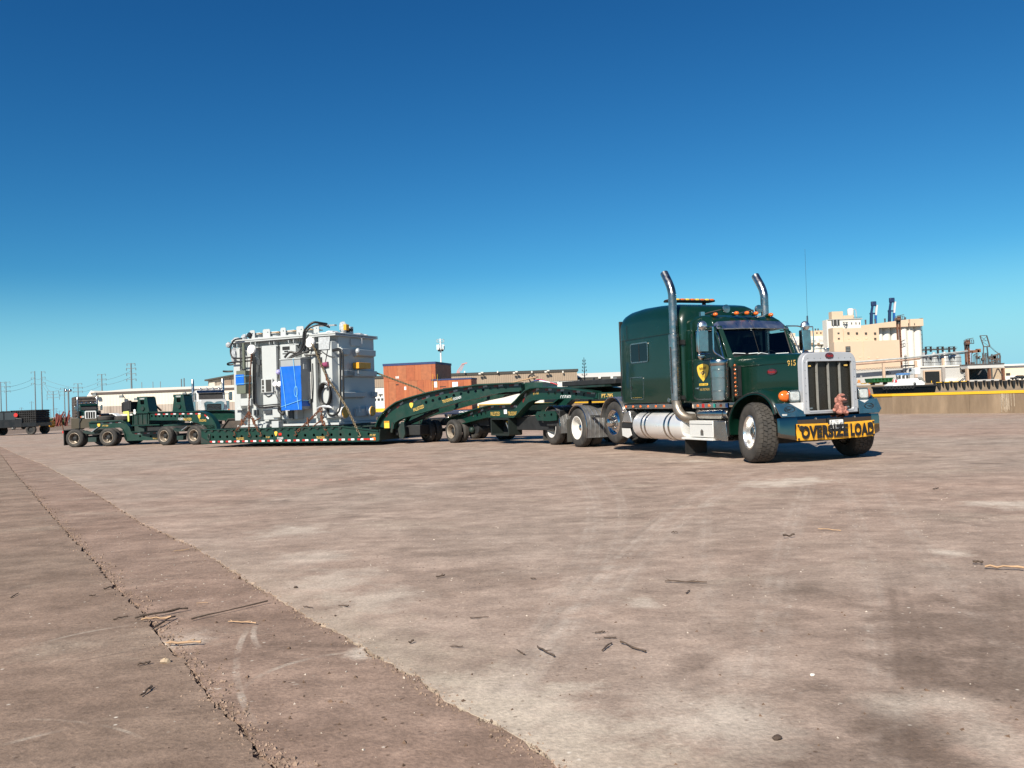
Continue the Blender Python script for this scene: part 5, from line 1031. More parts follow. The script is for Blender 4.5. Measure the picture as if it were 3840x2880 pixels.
        MB().prism([(-5.0, .56), (-4.62, .56), (-4.55, .40), (-4.72, .33), (-4.98, .38)], .02, XZ(s * 1.19 - .01)).build('step_plate', diamond, T)
        MB().box(-4.62, -4.5, min(s * .7, s * 1.15), max(s * .7, s * 1.15), .35, .85).build('battery_bracket', dark, T)
        # toolbox, step, skirts
        tb = MB().box(-2.10, -1.27, min(s * .75, s * 1.205), max(s * .75, s * 1.205), .435, .77).build('tool_box', diamond, T, bevel=.008)
        MB().box(-2.08, -1.29, s * 1.206 - .003, s * 1.206 + .003, .695, .703).build('lid_gap', dark, tb)
        MB().prism([(-1.70, .47), (-1.60, .47), (-1.60, .56), (-1.65, .60), (-1.70, .56)], .012, XZ(s * 1.206 - .006)).build('latch', chrome_d, tb)
        MB().prism([(-1.262, .775), (-.86, .775), (-.80, .38), (-1.0, .38), (-1.262, .43)], .45, XZ(min(s * .75, s * 1.20))).build('battery_box', chrome_d, T, bevel=.01)
        MB().box(-2.36, -1.26, min(s * .72, s * 1.24), max(s * .72, s * 1.24), .375, .418).build('step_board', alu_w, T, bevel=.006)
        at_ = MB().lathe([(.001, -2.10), (.08, -2.09), (.105, -2.05), (.112, -2.0), (.112, -1.08), (.105, -1.03), (.08, -1.0), (.001, -.99)], (0, s * .98, .905), 'x', 28).build('air_tank', chrome_d, T)
        for x in (-2.0, -1.1): MB().lathe([(.1125, x - .012), (.116, x - .01), (.116, x + .01), (.1125, x + .012)], (0, s * .98, .905), 'x', 28).build('band', dark, at_)
        mf = MB().box(-2.30, -2.285, min(s * .66, s * 1.2), max(s * .66, s * 1.2), .06, .38).build('mud_flap', black, T)
    # ---- rear fenders over the drive and lift wheels
    for s in (-1, 1):
        for x0, zc, r, a0, a1, wd in ((-9.17, .53, .60, -8, 148, .62), (-7.5, .53, .60, -16, 148, .62), (-5.5, .72, .60, 20, 172, .40)):
            pts = [(x0 + r * math.cos(R(a)), zc + r * math.sin(R(a))) for a in [a0 + (a1 - a0) * i / 20 for i in range(21)]]
            if a0 < 0: pts = [(pts[0][0], pts[0][1] - .10)] + pts
            yy0, yy1 = (s * 1.18, s * (1.18 - wd))
            f = MB(); rings = []
            k = 9
            for u, z in pts:
                n = Vector((u - x0, z - zc)).normalized(); rg = []
                for i in range(k): rg.append((u, yy0 + (yy1 - yy0) * i / (k - 1), z))
                for i in range(k - 1, -1, -1): rg.append((u - n.x * .008, yy0 + (yy1 - yy0) * i / (k - 1), z - n.y * .008))
                rings.append(rg)
            fp = f.loft(rings).build('wheel_fender', fendm, T, 50)
            for i in range(1, 5 if wd > .5 else 4):
                MB().tube([(u, yy0 + (yy1 - yy0) * i / (5 if wd > .5 else 4), z) for u, z in pts], .008, 6).build('rib', alu, fp)
            e = MB().tube([(u, yy0, z) for u, z in pts], .012, 6).build('edge_roll', chrome, fp)
        MB().box(-9.80, -9.785, min(s * .58, s * 1.18), max(s * .58, s * 1.18), .12, .75).build('mud_flap', M_('worn mud flap', (.05, .048, .042), .8), T); MB().box(-8.14, -8.125, min(s * .58, s * 1.18), max(s * .58, s * 1.18), .12, .75).build('mud_flap', MATS['worn mud flap'], T)
        MB().box(-7.0, -6.3, s * 1.0 - .03, s * 1.0 + .03, .80, .86).build('fender_bracket', black, T)
    MB().box(-8.64, -8.60, -1.15, -1.05, .50, .57).build('tail_lamp', redlens, T)
    # ---- wheels
    wheel(T, (-.0, -1.10, .562), 'steer', R(-17), spin=.2); wheel(T, (0, 1.10, .562), 'steer', R(-17), True)
    for x in (-9.17, -7.5):
        wheel(T, (x, -1.06, .523), 'dual'); wheel(T, (x, 1.06, .523), 'dual', 0, True)
    wheel(T, (-5.5, -1.02, .69), 'lift', spin=.4); wheel(T, (-5.5, 1.02, .69), 'lift', 0, True)
    # red glad hand and yellow hose behind the cab
    MB().tube(smooth_line([(-5.3, -.3, 1.6), (-5.8, -.35, 1.25), (-6.6, -.3, 1.3), (-7.2, -.2, 1.45)], 5), .022, 8).build('air_hose', M_('red hose', (.35, .02, .02)), T)
    MB().tube(smooth_line([(-5.3, -.1, 1.6), (-5.9, -.2, 1.2), (-6.9, -.45, 1.18), (-7.4, -.3, 1.4)], 5), .022, 8).build('air_hose', yellowd, T)
    return T
TRUCK = build_truck()

# oversize banner tied to the bumper
bn = empty('oversize_load_banner', TF.w((.82, 0, .42)), TF.deg, 'yellow vinyl OVERSIZE LOAD banner tied across the truck bumper', 'banner')
def bnx(y, z): return -.004 + .012 * math.sin(y * 9 + 2) * (.3 - z) + .006 * math.sin(z * 30)
N_, K_ = 40, 8
rg = [[(bnx(-.905 + 1.81 * i / N_, .30 * j / K_), -.905 + 1.81 * i / N_, .005 + .295 * j / K_ - .012 * math.sin(math.pi * i / N_)) for j in range(K_ + 1)] for i in range(N_ + 1)]
bmesh_ = MB(); bmesh_.loft(rg, caps=False, closed=False); bmesh_.loft([[(p[0] - .004, p[1], p[2]) for p in r_] for r_ in rg], caps=False, closed=False)
bno = bmesh_.build('banner_sheet', M_('banner yellow vinyl', (.78, .38, .025), .5, 0, .06, 5, dirt=(.5, .24, .03), damt=.22, dscale=7), bn)
text('OVERSIZE', letblack, bno, face_front(.024, -.285, .145), 1.08, .235, .055, spacing=1.07); text('LOAD', letblack, bno, face_front(.024, .585, .145), .56, .235, .055, spacing=1.07)
for y, z in ((-.87, .03), (-.87, .27), (.87, .03), (.87, .27)): MB().cyl((.0, y, z), (.02, y, z), .018, None, 10).build('grommet', dark, bn)
for y in (-.80, .80): MB().cyl((.0, y, .22), (.03, y, .22), .05, .045, 18).build('rubber_stop', dark, bn)

# plush toy strapped to the grille
pt = empty('plush_toy', TF.w((.73, .12, .86)), TF.deg, 'pink camouflage plush animal tied to the truck grille', 'plush toy')
pb = MB()
for c, r, sc in (((.06, 0, .10), .10, (.8, 1.1, 1)), ((.06, .0, .17), .085, (.8, 1, 1)), ((.075, .015, .285), .078, (.95, 1, .95)), ((.09, .03, .345), .055, (1.1, 1.2, .6)), ((.14, .05, .265), .042, (1.1, 1, .8)),
                 ((.07, -.085, .25), .04, (.7, .7, 1.6)), ((.06, .10, .23), .035, (.7, .7, 1.6)), ((.09, -.10, .13), .045, (.8, 1, 1.3)), ((.10, .10, .11), .042, (.8, 1, 1.2)), ((.12, -.06, .035), .055, (1.3, .9, .7)), ((.13, .075, .03), .055, (1.3, .9, .7)), ((.10, .12, -.01), .035, (1.2, 1, .7)), ((.06, -.12, .08), .035, (1, 1, 1))):
    pb.sphere(c, r, sc, 14, 10)
po = pb.build('plush_body', plush, pt); rm = po.modifiers.new('remesh', 'REMESH'); rm.mode = 'VOXEL'; rm.voxel_size = .008; rm.use_smooth_shade = True
MB().sphere((.175, .058, .285), .02, (.7, 1.6, .8), 10, 8).build('nose', plush_d, pt); MB().sphere((.135, .04, .318), .026, (1.3, 2.6, .6), 10, 8).build('cap_shadow_band', plush_d, pt)
MB().sphere((.155, .05, .215), .045, (.5, 1.5, .6), 10, 8).build('muzzle_patch', plush_d, pt)
# ------------------------------------------------------------------ heavy haul trailer combination
DF = Frame((-4.46, 27.44), -23.59)       # drop deck: front right corner, x forward, y left
JF = Frame((-2.06, 27.21), -53.5)        # jeep dolly: front right wheel
RF = Frame((-12.91, 33.43), -20.5)       # rear gooseneck: front right wheel
BF = Frame((-17.25, 35.21), -3.0)        # rear booster dolly: front right wheel
g1 = lambda x, y: (1380 + x / 5.53, 1400 + y / 5.53)
g2 = lambda x, y: (1740 + x / 5.53, 1400 + y / 5.53)
g3 = lambda x, y: (1960 + x / 5.53, 1400 + y / 5.53)
g4 = lambda x, y: (460 + x / 6.637, 1440 + y / 6.637)
g5 = lambda x, y: (220 + x / 6.637, 1440 + y / 6.637)
g8 = lambda x, y: (620 + x / 5.821, 1400 + y / 5.821)
def P(fr, y, *pts): return [fr.side(p[0], p[1], y) for p in pts]
def beam(parent, top, bot, y, mat=tgreen, holes=(), out=.10, web=.03, fl=.03, name='side_beam', sgn=1):
    """plate girder: web with real holes, top and bottom flanges standing out from the web"""
    b = MB(); b.plate(top + bot[::-1], [circ(u, v, r, 14) for u, v, r in holes], web, XZ(y)); o = b.build(name, mat, parent)
    y0, y1 = (y - out, y + .18) if sgn > 0 else (y - .18 + web, y + out + web)
    MB().prism(band(top, fl), y1 - y0, XZ(y0)).build('top_flange', mat, o)
    MB().prism(band(bot, fl * .9), (y1 - y0) * .8, XZ(y0 + (y1 - y0) * .1)).build('bottom_flange', mat, o)
    return o
def strips(parent, fr, y, lst, h=.05, w=.10, dull=True):  # dull: tapes with the shade under the flange painted into their colour
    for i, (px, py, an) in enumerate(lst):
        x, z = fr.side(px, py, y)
        for k, m in ((-1, shade_red_t if dull else red_t), (1, shade_white_t if dull else white_t)):
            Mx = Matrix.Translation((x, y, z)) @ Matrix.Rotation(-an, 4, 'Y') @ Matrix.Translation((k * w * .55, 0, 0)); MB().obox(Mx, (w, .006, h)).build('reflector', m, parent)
def gold_text(body, parent, fr, px, py, y, w, h, an=0.0, m=None):
    x, z = fr.side(px, py, y); text(body, m or gold, parent, face_right(x, y - .006, z, an), w, h, .012)
def small_shield(parent, fr, px, py, y, s):
    x, z = fr.side(px, py, y); o = shield(parent, x, y - .004, z - .28 * s, s)
    MB().prism([(x + u * s * .62, z - .28 * s + .18 * s + v * s * .5) for u, v in ((0, 0), (-.12, .22), (-.10, .42), (.10, .42), (.12, .22))], .003, XZ(y - .011)).build('shield_centre', gold, o)
    return o

LB = empty('lowboy_trailer', DF.o, DF.deg, 'dark green drop deck heavy haul trailer with arched goosenecks carrying the grey transformer', 'trailer')
# ---- deck
W = 3.05
top = [(-7.68, .66), (-1.5, .66), (0, .48)]; bot = [(-7.68, .15), (0, .15)]
hx = [799, 825, 851.5, 878, 906, 933, 962, 991, 1020.6, 1050, 1081, 1112, 1144, 1177, 1209.5, 1243, 1277, 1312, 1347.5, 1383]
holes = [(DF.side(x, 1631, 0)[0], .385, .052) for x in hx]; holes = [h for h in holes if h[0] < -.15]
dk = beam(LB, top, bot, 0, holes=holes, out=.05, name='deck_side_beam')
beam(LB, top, bot, W, out=.05, name='deck_side_beam', sgn=-1)
MB().box(-7.6, -1.5, .05, W - .02, .60, .645).build('deck_floor', oldsteel, LB)
for x in [-7.4 + i * .7 for i in range(11)]: MB().box(x, x + .08, .05, W - .05, .22, .60).build('cross_member', dark, LB)
MB().box(-.01, .015, .02, 1.15, .16, .475).build('deck_end_plate', tgreen_d, LB, bevel=.006); MB().box(-.01, .015, 1.9, W - .02, .16, .475).build('deck_end_plate', tgreen_d, LB, bevel=.006)
MB().prism([(-1.5, .60), (-.02, .425), (-.02, .16), (-1.5, .16)], W - .2, XZ(.1)).build('ramp_core', dark, LB)
for i in range(13):
    y = .06 + i * .235; MB().prism([(-1.5, .655), (.0, .475), (.0, .44), (-1.5, .60)], .035, XZ(y)).build('ramp_slat', tgreen_d, LB)
for x in (-1.48, -.75, -.03): MB().box(x, x + .05, .05, W - .05, .56 + (-x - .75) * .12 - .05, .63 + (-x - .75) * .12 - .02).build('ramp_crossbar', tgreen_d, LB)
for i in range(20):
    x = -7.45 + i * .312; MB().prism([(x - .07, .635), (x + .07, .635), (x + .045, .585), (x - .045, .585)], .05, XZ(-.05)).build('stake_pocket', tgreen_d, dk)
for i in range(19):
    x = -7.15 + i * .378
    MB().box(x - .125, x - .005, -.012, -.004, .185, .245).build('reflector', red_t, dk); MB().box(x + .0, x + .13, -.012, -.004, .185, .245).build('reflector', white_t, dk)
gold_text('PALLETIZED', dk, DF, 901, 1645, 0, .34, .085); gold_text('TRUCKING', dk, DF, 1202, 1641, 0, .34, .09); gold_text('PT-787', dk, DF, 1005, 1640, 0, .16, .06); gold_text('PT-787', dk, DF, 1398, 1632, 0, .22, .07)
gold_text('COZAD!', dk, DF, 1051, 1643, 0, .26, .08, 0, white_t)
small_shield(dk, DF, 1035, 1627, 0, .30); x, z = DF.side(1050.5, 1628, 0); MB().prism(rrect(x - .07, x + .07, z - .045, z + .045, .03), .005, XZ(-.006)).build('lamp', redlens, dk)
x, z = DF.side(1403, 1645, 0); MB().prism(rrect(x - .06, x + .06, z - .05, z + .05, .01), .006, XZ(-.008)).build('side_lamp', amber, dk); MB().prism(rrect(-.62, -.44, .195, .24, .01), .008, XZ(-.014)).build('side_lamp', redlens, dk)
MB().prism([(-7.68, .40), (-7.2, .17), (-7.68, .17)], .02, XZ(-.03)).build('gusset', tgreen_d, dk)
b = MB(); b.tube([(-7.28 + .05 * math.cos(a), -.04, .40 + .09 * math.sin(a)) for a in [i * math.pi / 8 for i in range(16)]], .015, 6, closed=True); b.build('tie_ring', tgreen_d, dk)
# weathered side board lying along the rear of the deck
tb_ = MB(); tb_.prism([(-7.75, .68), (-7.35, 1.02), (-4.6, 1.02), (-4.6, .68)], .05, XZ(1.05)); tb_.prism([(-7.66, .68), (-7.62, .68), (-7.30, 1.0), (-7.34, 1.0)], .05, XZ(.99)); tb_.box(-7.32, -4.6, .98, 1.10, 1.0, 1.03); tb_.build('side_board', oldsteel, LB)
# ---- front gooseneck
gy = .62
topn = P(DF, gy, *[g1(*p) for p in ((205, 1110), (230, 1030), (280, 920), (370, 800), (480, 700), (620, 600), (800, 530), (1000, 470), (1300, 390), (1600, 330), (1900, 280))], *[g2(*p) for p in ((0, 290), (280, 240), (600, 220), (900, 205), (1190, 195))])
botn = P(DF, gy, *[g1(*p) for p in ((560, 1150), (575, 1060), (600, 1010), (680, 955), (800, 905), (1000, 850), (1200, 795), (1400, 735), (1700, 650), (1990, 570))], *[g2(*p) for p in ((300, 510), (600, 430), (900, 378), (1185, 366))])
gh = []
for p, r in ((g1(1205, 602), .055), (g1(1345, 565), .055), (g1(1487, 530), .06), (g1(1630, 495), .05), (g1(1778, 458), .05), (g1(1930, 425), .05), (g1(2080, 390), .05), (g2(240, 370), .05), (g2(397, 343), .05), (g2(555, 315), .05), (g2(710, 300), .05), (g2(865, 290), .05)):
    u, v = DF.side(*p, gy); gh.append((u, v, r))
gn = beam(LB, topn, botn, gy, holes=gh, out=.17, fl=.035, name='gooseneck_beam')
beam(LB, topn, botn, W - gy, out=.12, fl=.035, name='gooseneck_beam', sgn=-1)
for f in (.35, .55, .75, .95):
    i = int(f * (len(topn) - 1)); u, v = topn[i]; MB().box(u - .06, u + .06, gy + .03, W - gy, v - .20, v - .06).build('gooseneck_crossbar', tgreen_d, LB)
ue, ve = topn[-1]
MB().box(ue - 1.1, ue, gy + .03, W - gy, ve - .27, ve - .04).build('gooseneck_head', tgreen, LB); MB().box(ue, ue + .62, gy + .25, W - gy - .25, ve - .28, ve + .0).build('gooseneck_nose', tgreen, LB, bevel=.01)
MB().cyl((ue - .2, W / 2, ve - .55), (ue - .2, W / 2, ve - .2), .06).build('king_pin', dark, LB); MB().box(ue - 1.4, ue + .3, gy + .1, W - gy - .1, ve - .33, ve - .27).build('coupler_plate', dark, LB)
an = math.atan2(topn[9][1] - topn[6][1], topn[9][0] - topn[6][0])
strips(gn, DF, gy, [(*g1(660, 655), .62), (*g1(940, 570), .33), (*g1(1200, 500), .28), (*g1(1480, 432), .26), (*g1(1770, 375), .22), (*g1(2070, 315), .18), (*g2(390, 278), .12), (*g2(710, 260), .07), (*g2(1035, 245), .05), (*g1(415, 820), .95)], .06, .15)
gold_text('PALLETIZED', gn, DF, *g1(1050, 722), gy, .42, .11, .30); gold_text('TRUCKING', gn, DF, *g1(1645, 560), gy, .38, .10, .22); gold_text('COZAD!', gn, DF, *g1(1850, 512), gy, .30, .08, .22, white_t)
small_shield(gn, DF, *g1(900, 668), gy, .33)
x, z = DF.side(*g1(1040, 625), gy); MB().obox(Matrix.Translation((x, gy - .004, z)) @ Matrix.Rotation(-.28, 4, 'Y'), (.26, .006, .09)).build('maker_plate', tgreen_d, gn)
x, z = DF.side(*g1(392, 1062), gy); dc = MB().box(x - .10, x + .10, gy - .012, gy - .002, z - .12, z + .12).build('warning_decal', yellowd, gn); MB().box(x - .10, x + .10, gy - .016, gy - .012, z + .06, z + .12).build('decal_header', orange, dc); text('CAUTION', letblack, dc, face_right(x, gy - .018, z + .09), .15, .04)
for y in (gy, W - gy):
    MB().tube([(topn[0][0] + .55 + .02 * i, y - .02, .40 + .11 * i) for i in range(4)], .05, 8).build('lock_pin', tgreen_d, LB); MB().prism([(.42, .50), (.56, .75), (.66, .72), (.70, .35), (.62, .18), (.46, .22)], .10, XZ(y - .12)).build('hook_ear', tgreen_d, LB, bevel=.01)
MB().box(.1, 1.1, .8, W - .8, .28, .62).build('hydraulic_block', dark, LB, bevel=.02); MB().cyl((.2, 1.0, .55), (1.6, 1.2, 1.1), .07).build('lift_cylinder', dark, LB)
MB().tube(smooth_line([(ue - .05, 1.5, ve + .02), (ue - .12, 1.52, ve + .2), (ue, 1.5, ve + .27), (ue + .12, 1.5, ve + .2), (ue + .05, 1.48, ve), (ue - .1, 1.46, ve + .15), (ue, 1.45, ve + .24), (ue + .1, 1.47, ve + .1), (ue + .3, 1.5, ve - .1)], 4), .018, 6).build('coiled_hose', hose, LB)
for i, m in enumerate((whitep, M_('blue hose', (.03, .1, .4)), redlens)): MB().tube(smooth_line([(ue + .1, 1.2 + i * .05, ve + .02), (ue + .35, 1.15 + i * .05, ve + .05 + .02 * i), (ue + .75, 1.2, ve - .02), (ue + 1.0, 1.2, ve - .1)], 4), .02, 6).build('air_line', m, LB)
MB().obox(Matrix.Translation((ue - .1, 1.0, ve + .09)) @ Matrix.Rotation(-.16, 4, 'Y'), (1.0, .16, .03)).build('loose_board', stick_p, LB)
# ---- rear gooseneck (its own heading)
ry = .55
RG = empty('rear_gooseneck', RF.o, RF.deg, 'green rear gooseneck with four visible wheels and stencilled sides behind the deck', 'trailer')
rtop = P(RF, ry, *[g4(*p) for p in ((672, 700), (1000, 694), (1500, 686), (1900, 682))], *[g8(*p) for p in ((820, 842), (930, 880), (1020, 950), (1090, 1040), (1130, 1130), (1150, 1220))])
rbot = P(RF, ry, *[g4(*p) for p in ((672, 892), (1000, 900))], *[g8(*p) for p in ((250, 1018), (450, 1036), (650, 1058), (760, 1090), (830, 1140), (870, 1220))])
rh = []
for px in (725, 822, 912, 1012, 1108, 1208, 1306, 1408, 1508, 1610, 1718):
    u, v = RF.side(*g4(px, 800 + (px - 725) * .008), ry); rh.append((u, v, .05))
rb_ = beam(RG, rtop, rbot, ry, holes=rh, out=.08, name='gooseneck_beam'); beam(RG, rtop, rbot, ry + 1.95, out=.08, name='gooseneck_beam', sgn=-1)
strips(rb_, RF, ry, [(*g4(870, 752), 0), (*g4(1065, 745), 0), (*g4(1260, 740), 0), (*g4(1470, 738), 0), (*g4(1670, 737), 0), (*g4(1875, 737), 0), (*g8(900, 945), -.7)], .06, .13, False)
gold_text('PALLETIZED', rb_, RF, *g4(1615, 875), ry, .42, .10); gold_text('TRUCKING', rb_, RF, *g8(815, 1028), ry, .36, .10); gold_text('COZAD!', rb_, RF, *g4(1450, 868), ry, .26, .09, 0, white_t); small_shield(rb_, RF, *g8(742, 948), ry, .32)
u0, v0 = rtop[0]
MB().box(u0 - .9, u0, ry - .05, ry + 2.05, v0 - .52, v0 - .04).build('turntable_box', tgreen_d, RG, bevel=.01)
for i in range(4): MB().box(u0 - .85 + i * .25, u0 - .82 + i * .25, ry - .09, ry - .04, v0 - .48, v0 - .08).build('stiffener', tgreen, RG)
MB().box(u0 - .92, u0 + .02, ry - .12, ry + 2.0, v0 - .04, v0 + .0).build('turntable_plate', tgreen, RG); MB().box(u0 - .92, u0 + .6, ry - .1, ry + 2.0, v0 - .56, v0 - .52).build('turntable_plate', tgreen, RG)
MB().cyl((u0 + .1, ry + .1, v0 - .62), (u0 + 2.0, ry + .3, v0 - .55), .05).build('steering_cylinder', tgreen, RG); MB().cyl((u0 + 2.0, ry + .3, v0 - .55), (u0 + 2.6, ry + .35, v0 - .53), .03).build('cylinder_rod', rust, RG)
b = MB()
for x in (-1.52, 0): b.cyl((x, .3, .39), (x, 2.2, .39), .06)
b.box(-2.9, .6, .55, .75, .60, .78); b.box(-2.9, .6, 1.75, 1.95, .60, .78); b.build('bogie_frame', dark, RG)
MB().prism([(-1.15, .62), (-.95, .55), (-.55, .55), (-.3, .70), (-.42, .74), (-.6, .64), (-.9, .64), (-1.1, .70)], .22, XZ(.12)).build('spring_hanger', tgreen_d, RG); MB().box(-.95, -.62, .10, .30, .20, .38).build('bogie_plate', tgreen_d, RG, bevel=.01)
MB().obox(Matrix.Translation((-.42, .06, .68)) @ Matrix.Rotation(-.5, 4, 'Y'), (.32, .25, .02)).build('step_tread', alu, RG)
for x in (-1.52, 0):
    wheel(RG, (x, .115, .385), 'trailer'); wheel(RG, (x, 2.4, .385), 'trailer', 0, True)
for k, (px, py, sc) in enumerate(((g4(500, 740)[0], g4(0, 740)[1], 1.0), (g4(1405, 690)[0], g4(0, 690)[1], 1.0))):
    x, z = RF.side(px, py, ry + .5); y = ry + .5; h = .735
    tw = MB(); tw.plate([(x - .37, z), (x + .37, z), (x + .24, z + h * .93), (x + .18, z + h), (x - .30, z + h), (x - .30, z + h * .84), (x - .26, z + h * .84)], [rrect(x - .12, x + .09, z + .40, z + .58, .02, 2)], .06, XZ(y)); t_ = tw.build('lift_tower', tgreen, RG, bevel=.006)
    MB().plate([(x - .37, z), (x + .37, z), (x + .24, z + h * .93), (x + .18, z + h), (x - .30, z + h)], [rrect(x - .12, x + .09, z + .36, z + .60, .02, 2)], .05, XZ(y + .45)).build('tower_plate', tgreen, t_)
    MB().box(x - .30, x + .18, y + .06, y + .45, z + h - .04, z + h - .002).build('tower_cap', tgreen, t_)
    for sg in (-1, 1): MB().prism([(x + sg * .37, z), (x + sg * .24, z + .66), (x + sg * .20, z + .66), (x + sg * .33, z)], .39, XZ(y + .06)).build('tower_side', tgreen, t_)
    MB().cyl((x - .03, y + .25, z), (x - .03, y + .25, z + .55), .05, None, 12).build('piston', chrome_d, t_); MB().lathe([(.001, -.05), (.09, -.05), (.10, -.01), (.06, -.0), (.05, .02)], (x + .02, y - .0, z + .22), 'y', 20).build('pivot_boss', tgreen_d, t_)
    text('COZAD!', white_t, t_, face_right(x - .02, y - .006, z + .65), .26, .06, .02)
x, z = RF.side(*g4(150, 700), ry + .4); hp_ = MB().box(x - .22, x + .22, ry + .3, ry + .9, z, z + .45); hp_.box(x - .30, x - .24, ry + .3, ry + .5, z, z + .42); hp_.cyl((x + .1, ry + .35, z + .1), (x + .1, ry + .35, z + .5), .09); hp_.build('power_unit', dark, RG, bevel=.02)
x, z = RF.side(*g4(345, 690), ry - .02); MB().box(x - .05, x + .05, ry - .13, ry - .12, z - .1, z + .1).build('paper_notice', paper, RG)
vst = MB().prism([(u0 - 1.25, v0 + .06), (u0 - .95, v0 + .08), (u0 - .93, v0 - .02), (u0 - .93, v0 - .36), (u0 - 1.0, v0 - .36), (u0 - 1.02, v0 - .04), (u0 - 1.25, v0 - .02)], .04, XZ(ry - .2))
vv = vst.build('safety_vest', M_('lime vest cloth', (.55, .62, .12), .9), None, label='lime yellow safety vest draped by the dark spare tyres', cat='vest'); vv.location = RF.o; vv.rotation_euler = (0, 0, RF.deg)
b = MB(); x, z = RF.side(*g4(800, 600), ry + 1.2); b.bar((x - .35, ry + 1.2, z + .42), (x + .35, ry + 1.2, z - .12), .06); b.bar((x - .35, ry + 1.2, z + .22), (x + .1, ry + 1.2, z - .12), .05); b.bar((x - .5, ry + 1.2, z + .40), (x - .2, ry + 1.2, z + .40), .08); b.build('brace', rust, RG)
# ---- booster dolly
BD = empty('booster_dolly', BF.o, BF.deg, 'green rear booster dolly with arched frame and brown plates at trailer end', 'dolly')
by = .50
btop = P(BF, by, *[g5(*p) for p in ((770, 955), (1000, 945), (1300, 925), (1550, 910), (1680, 960), (1780, 1080), (1820, 1190), (2100, 1192), (2480, 1188))]); bbot = P(BF, by, *[g5(*p) for p in ((770, 1102), (1000, 1100), (1400, 1085), (1540, 1078), (1600, 1120), (1645, 1210), (1690, 1408), (2043, 1396), (2480, 1386))])
bh = [(*BF.side(*g4(p, 1300), by), .05) for p in (435, 700)]
bb_ = beam(BD, btop, bbot, by, holes=bh, out=.08, name='dolly_beam'); beam(BD, btop, bbot, by + 1.5, out=.08, name='dolly_beam', sgn=-1)
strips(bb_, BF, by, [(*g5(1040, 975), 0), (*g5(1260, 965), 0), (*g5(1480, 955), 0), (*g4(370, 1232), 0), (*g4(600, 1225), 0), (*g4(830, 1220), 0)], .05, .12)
small_shield(bb_, BF, *g5(1000, 1030), by, .30); gold_text('PT-788', bb_, BF, *g5(1165, 1040), by, .24, .07); gold_text('TRUCKING', bb_, BF, *g4(830, 1345), by, .3, .09)
x, z = BF.side(*g4(380, 1080), by); MB().box(x - .26, x + .26, by + .2, by + 1.2, z - .22, z + .14).build('pivot_box', tgreen_d, BD, bevel=.01); MB().box(x - .3, x + .3, by + .1, by + 1.3, z + .14, z + .17).build('pivot_plate', tgreen, BD)
x0, z0 = btop[0]; MB().box(x0 - .03, x0 + .03, by, by + 1.5, z0 - .17, z0).build('end_plate', tgreen, BD)
b = MB()
for x in (-1.47, 0): b.cyl((x, .3, .39), (x, 2.2, .39), .06)
b.box(-1.9, .4, .6, .75, .50, .62); b.box(-1.9, .4, 1.7, 1.85, .5, .62); b.build('axle_frame', dark, BD)
MB().prism([(-1.15, .62), (-.95, .55), (-.55, .55), (-.3, .70), (-.42, .74), (-.6, .64), (-.9, .64), (-1.1, .70)], .22, XZ(.12)).build('spring_hanger', tgreen_d, BD); MB().box(-.92, -.55, .10, .30, .20, .40).build('axle_plate', tgreen_d, BD, bevel=.01)
MB().obox(Matrix.Translation((-.52, .06, .74)) @ Matrix.Rotation(-.6, 4, 'Y'), (.36, .25, .02)).build('step_tread', alu, BD)
MB().prism([(-1.98, .72), (-1.45, .76), (-1.42, .80), (-1.98, .76)], .7, XZ(.05)).build('wheel_guard', dark, BD); MB().box(-1.93, -1.90, .0, .6, .10, .74).build('mud_flap', black, BD); MB().box(-1.98, -1.93, .0, .1, .62, .72).build('tail_lamp', redlens, BD)
MB().bar((-1.95, .05, .74), (-2.03, .05, 1.08), .03).build('marker_rod', rust, BD)
for x in (-1.47, 0):
    wheel(BD, (x, .115, .385), 'trailer'); wheel(BD, (x, 2.4, .385), 'trailer', 0, True)
q = P(BF, .9, g5(310, 855), g5(505, 850), g5(505, 1110), g5(315, 1118)); MB().prism(q, .03, XZ(.9)).build('steel_flap', olivesteel, BD)
q = P(BF, .7, g5(520, 870), g5(955, 850), g5(950, 930), g5(770, 950), g5(770, 1080), g5(660, 1090), g5(560, 1110), g5(525, 1140)); MB().prism(q, .03, XZ(.7)).build('steel_flap', olivesteel, BD); MB().prism(P(BF, .66, g5(505, 860), g5(570, 860), g5(520, 960), g5(520, 1145), g5(505, 1145)), .03, XZ(.66)).build('flap_frame', dark, BD)
# ---- two spare tyres lying on the dolly
for k, (px, lb) in enumerate(((1200, 'spare tyre lying flat on the dolly, nearer the brown plates'), (1640, 'spare tyre lying flat on the dolly, beside the lime vest'))):
    x, z = BF.side(*g5(px, 850), by + .6); o = link('spare_tyre', WH['trailer']['tyres'][0][0]); o.location = BF.w((x, by + .55, z)); o.rotation_euler = (R(90), 0, 0); o.scale = (1.0, .95, 1.0)
    tag(o, lb, 'tyre', 'spare tyres on the dolly')
MB_ = MB().box(btop[0][0] + .05, btop[3][0] + .1, by, by + 1.3, btop[1][1] + .0, btop[1][1] + .06).build('tyre_rack', tgreen_d, BD)
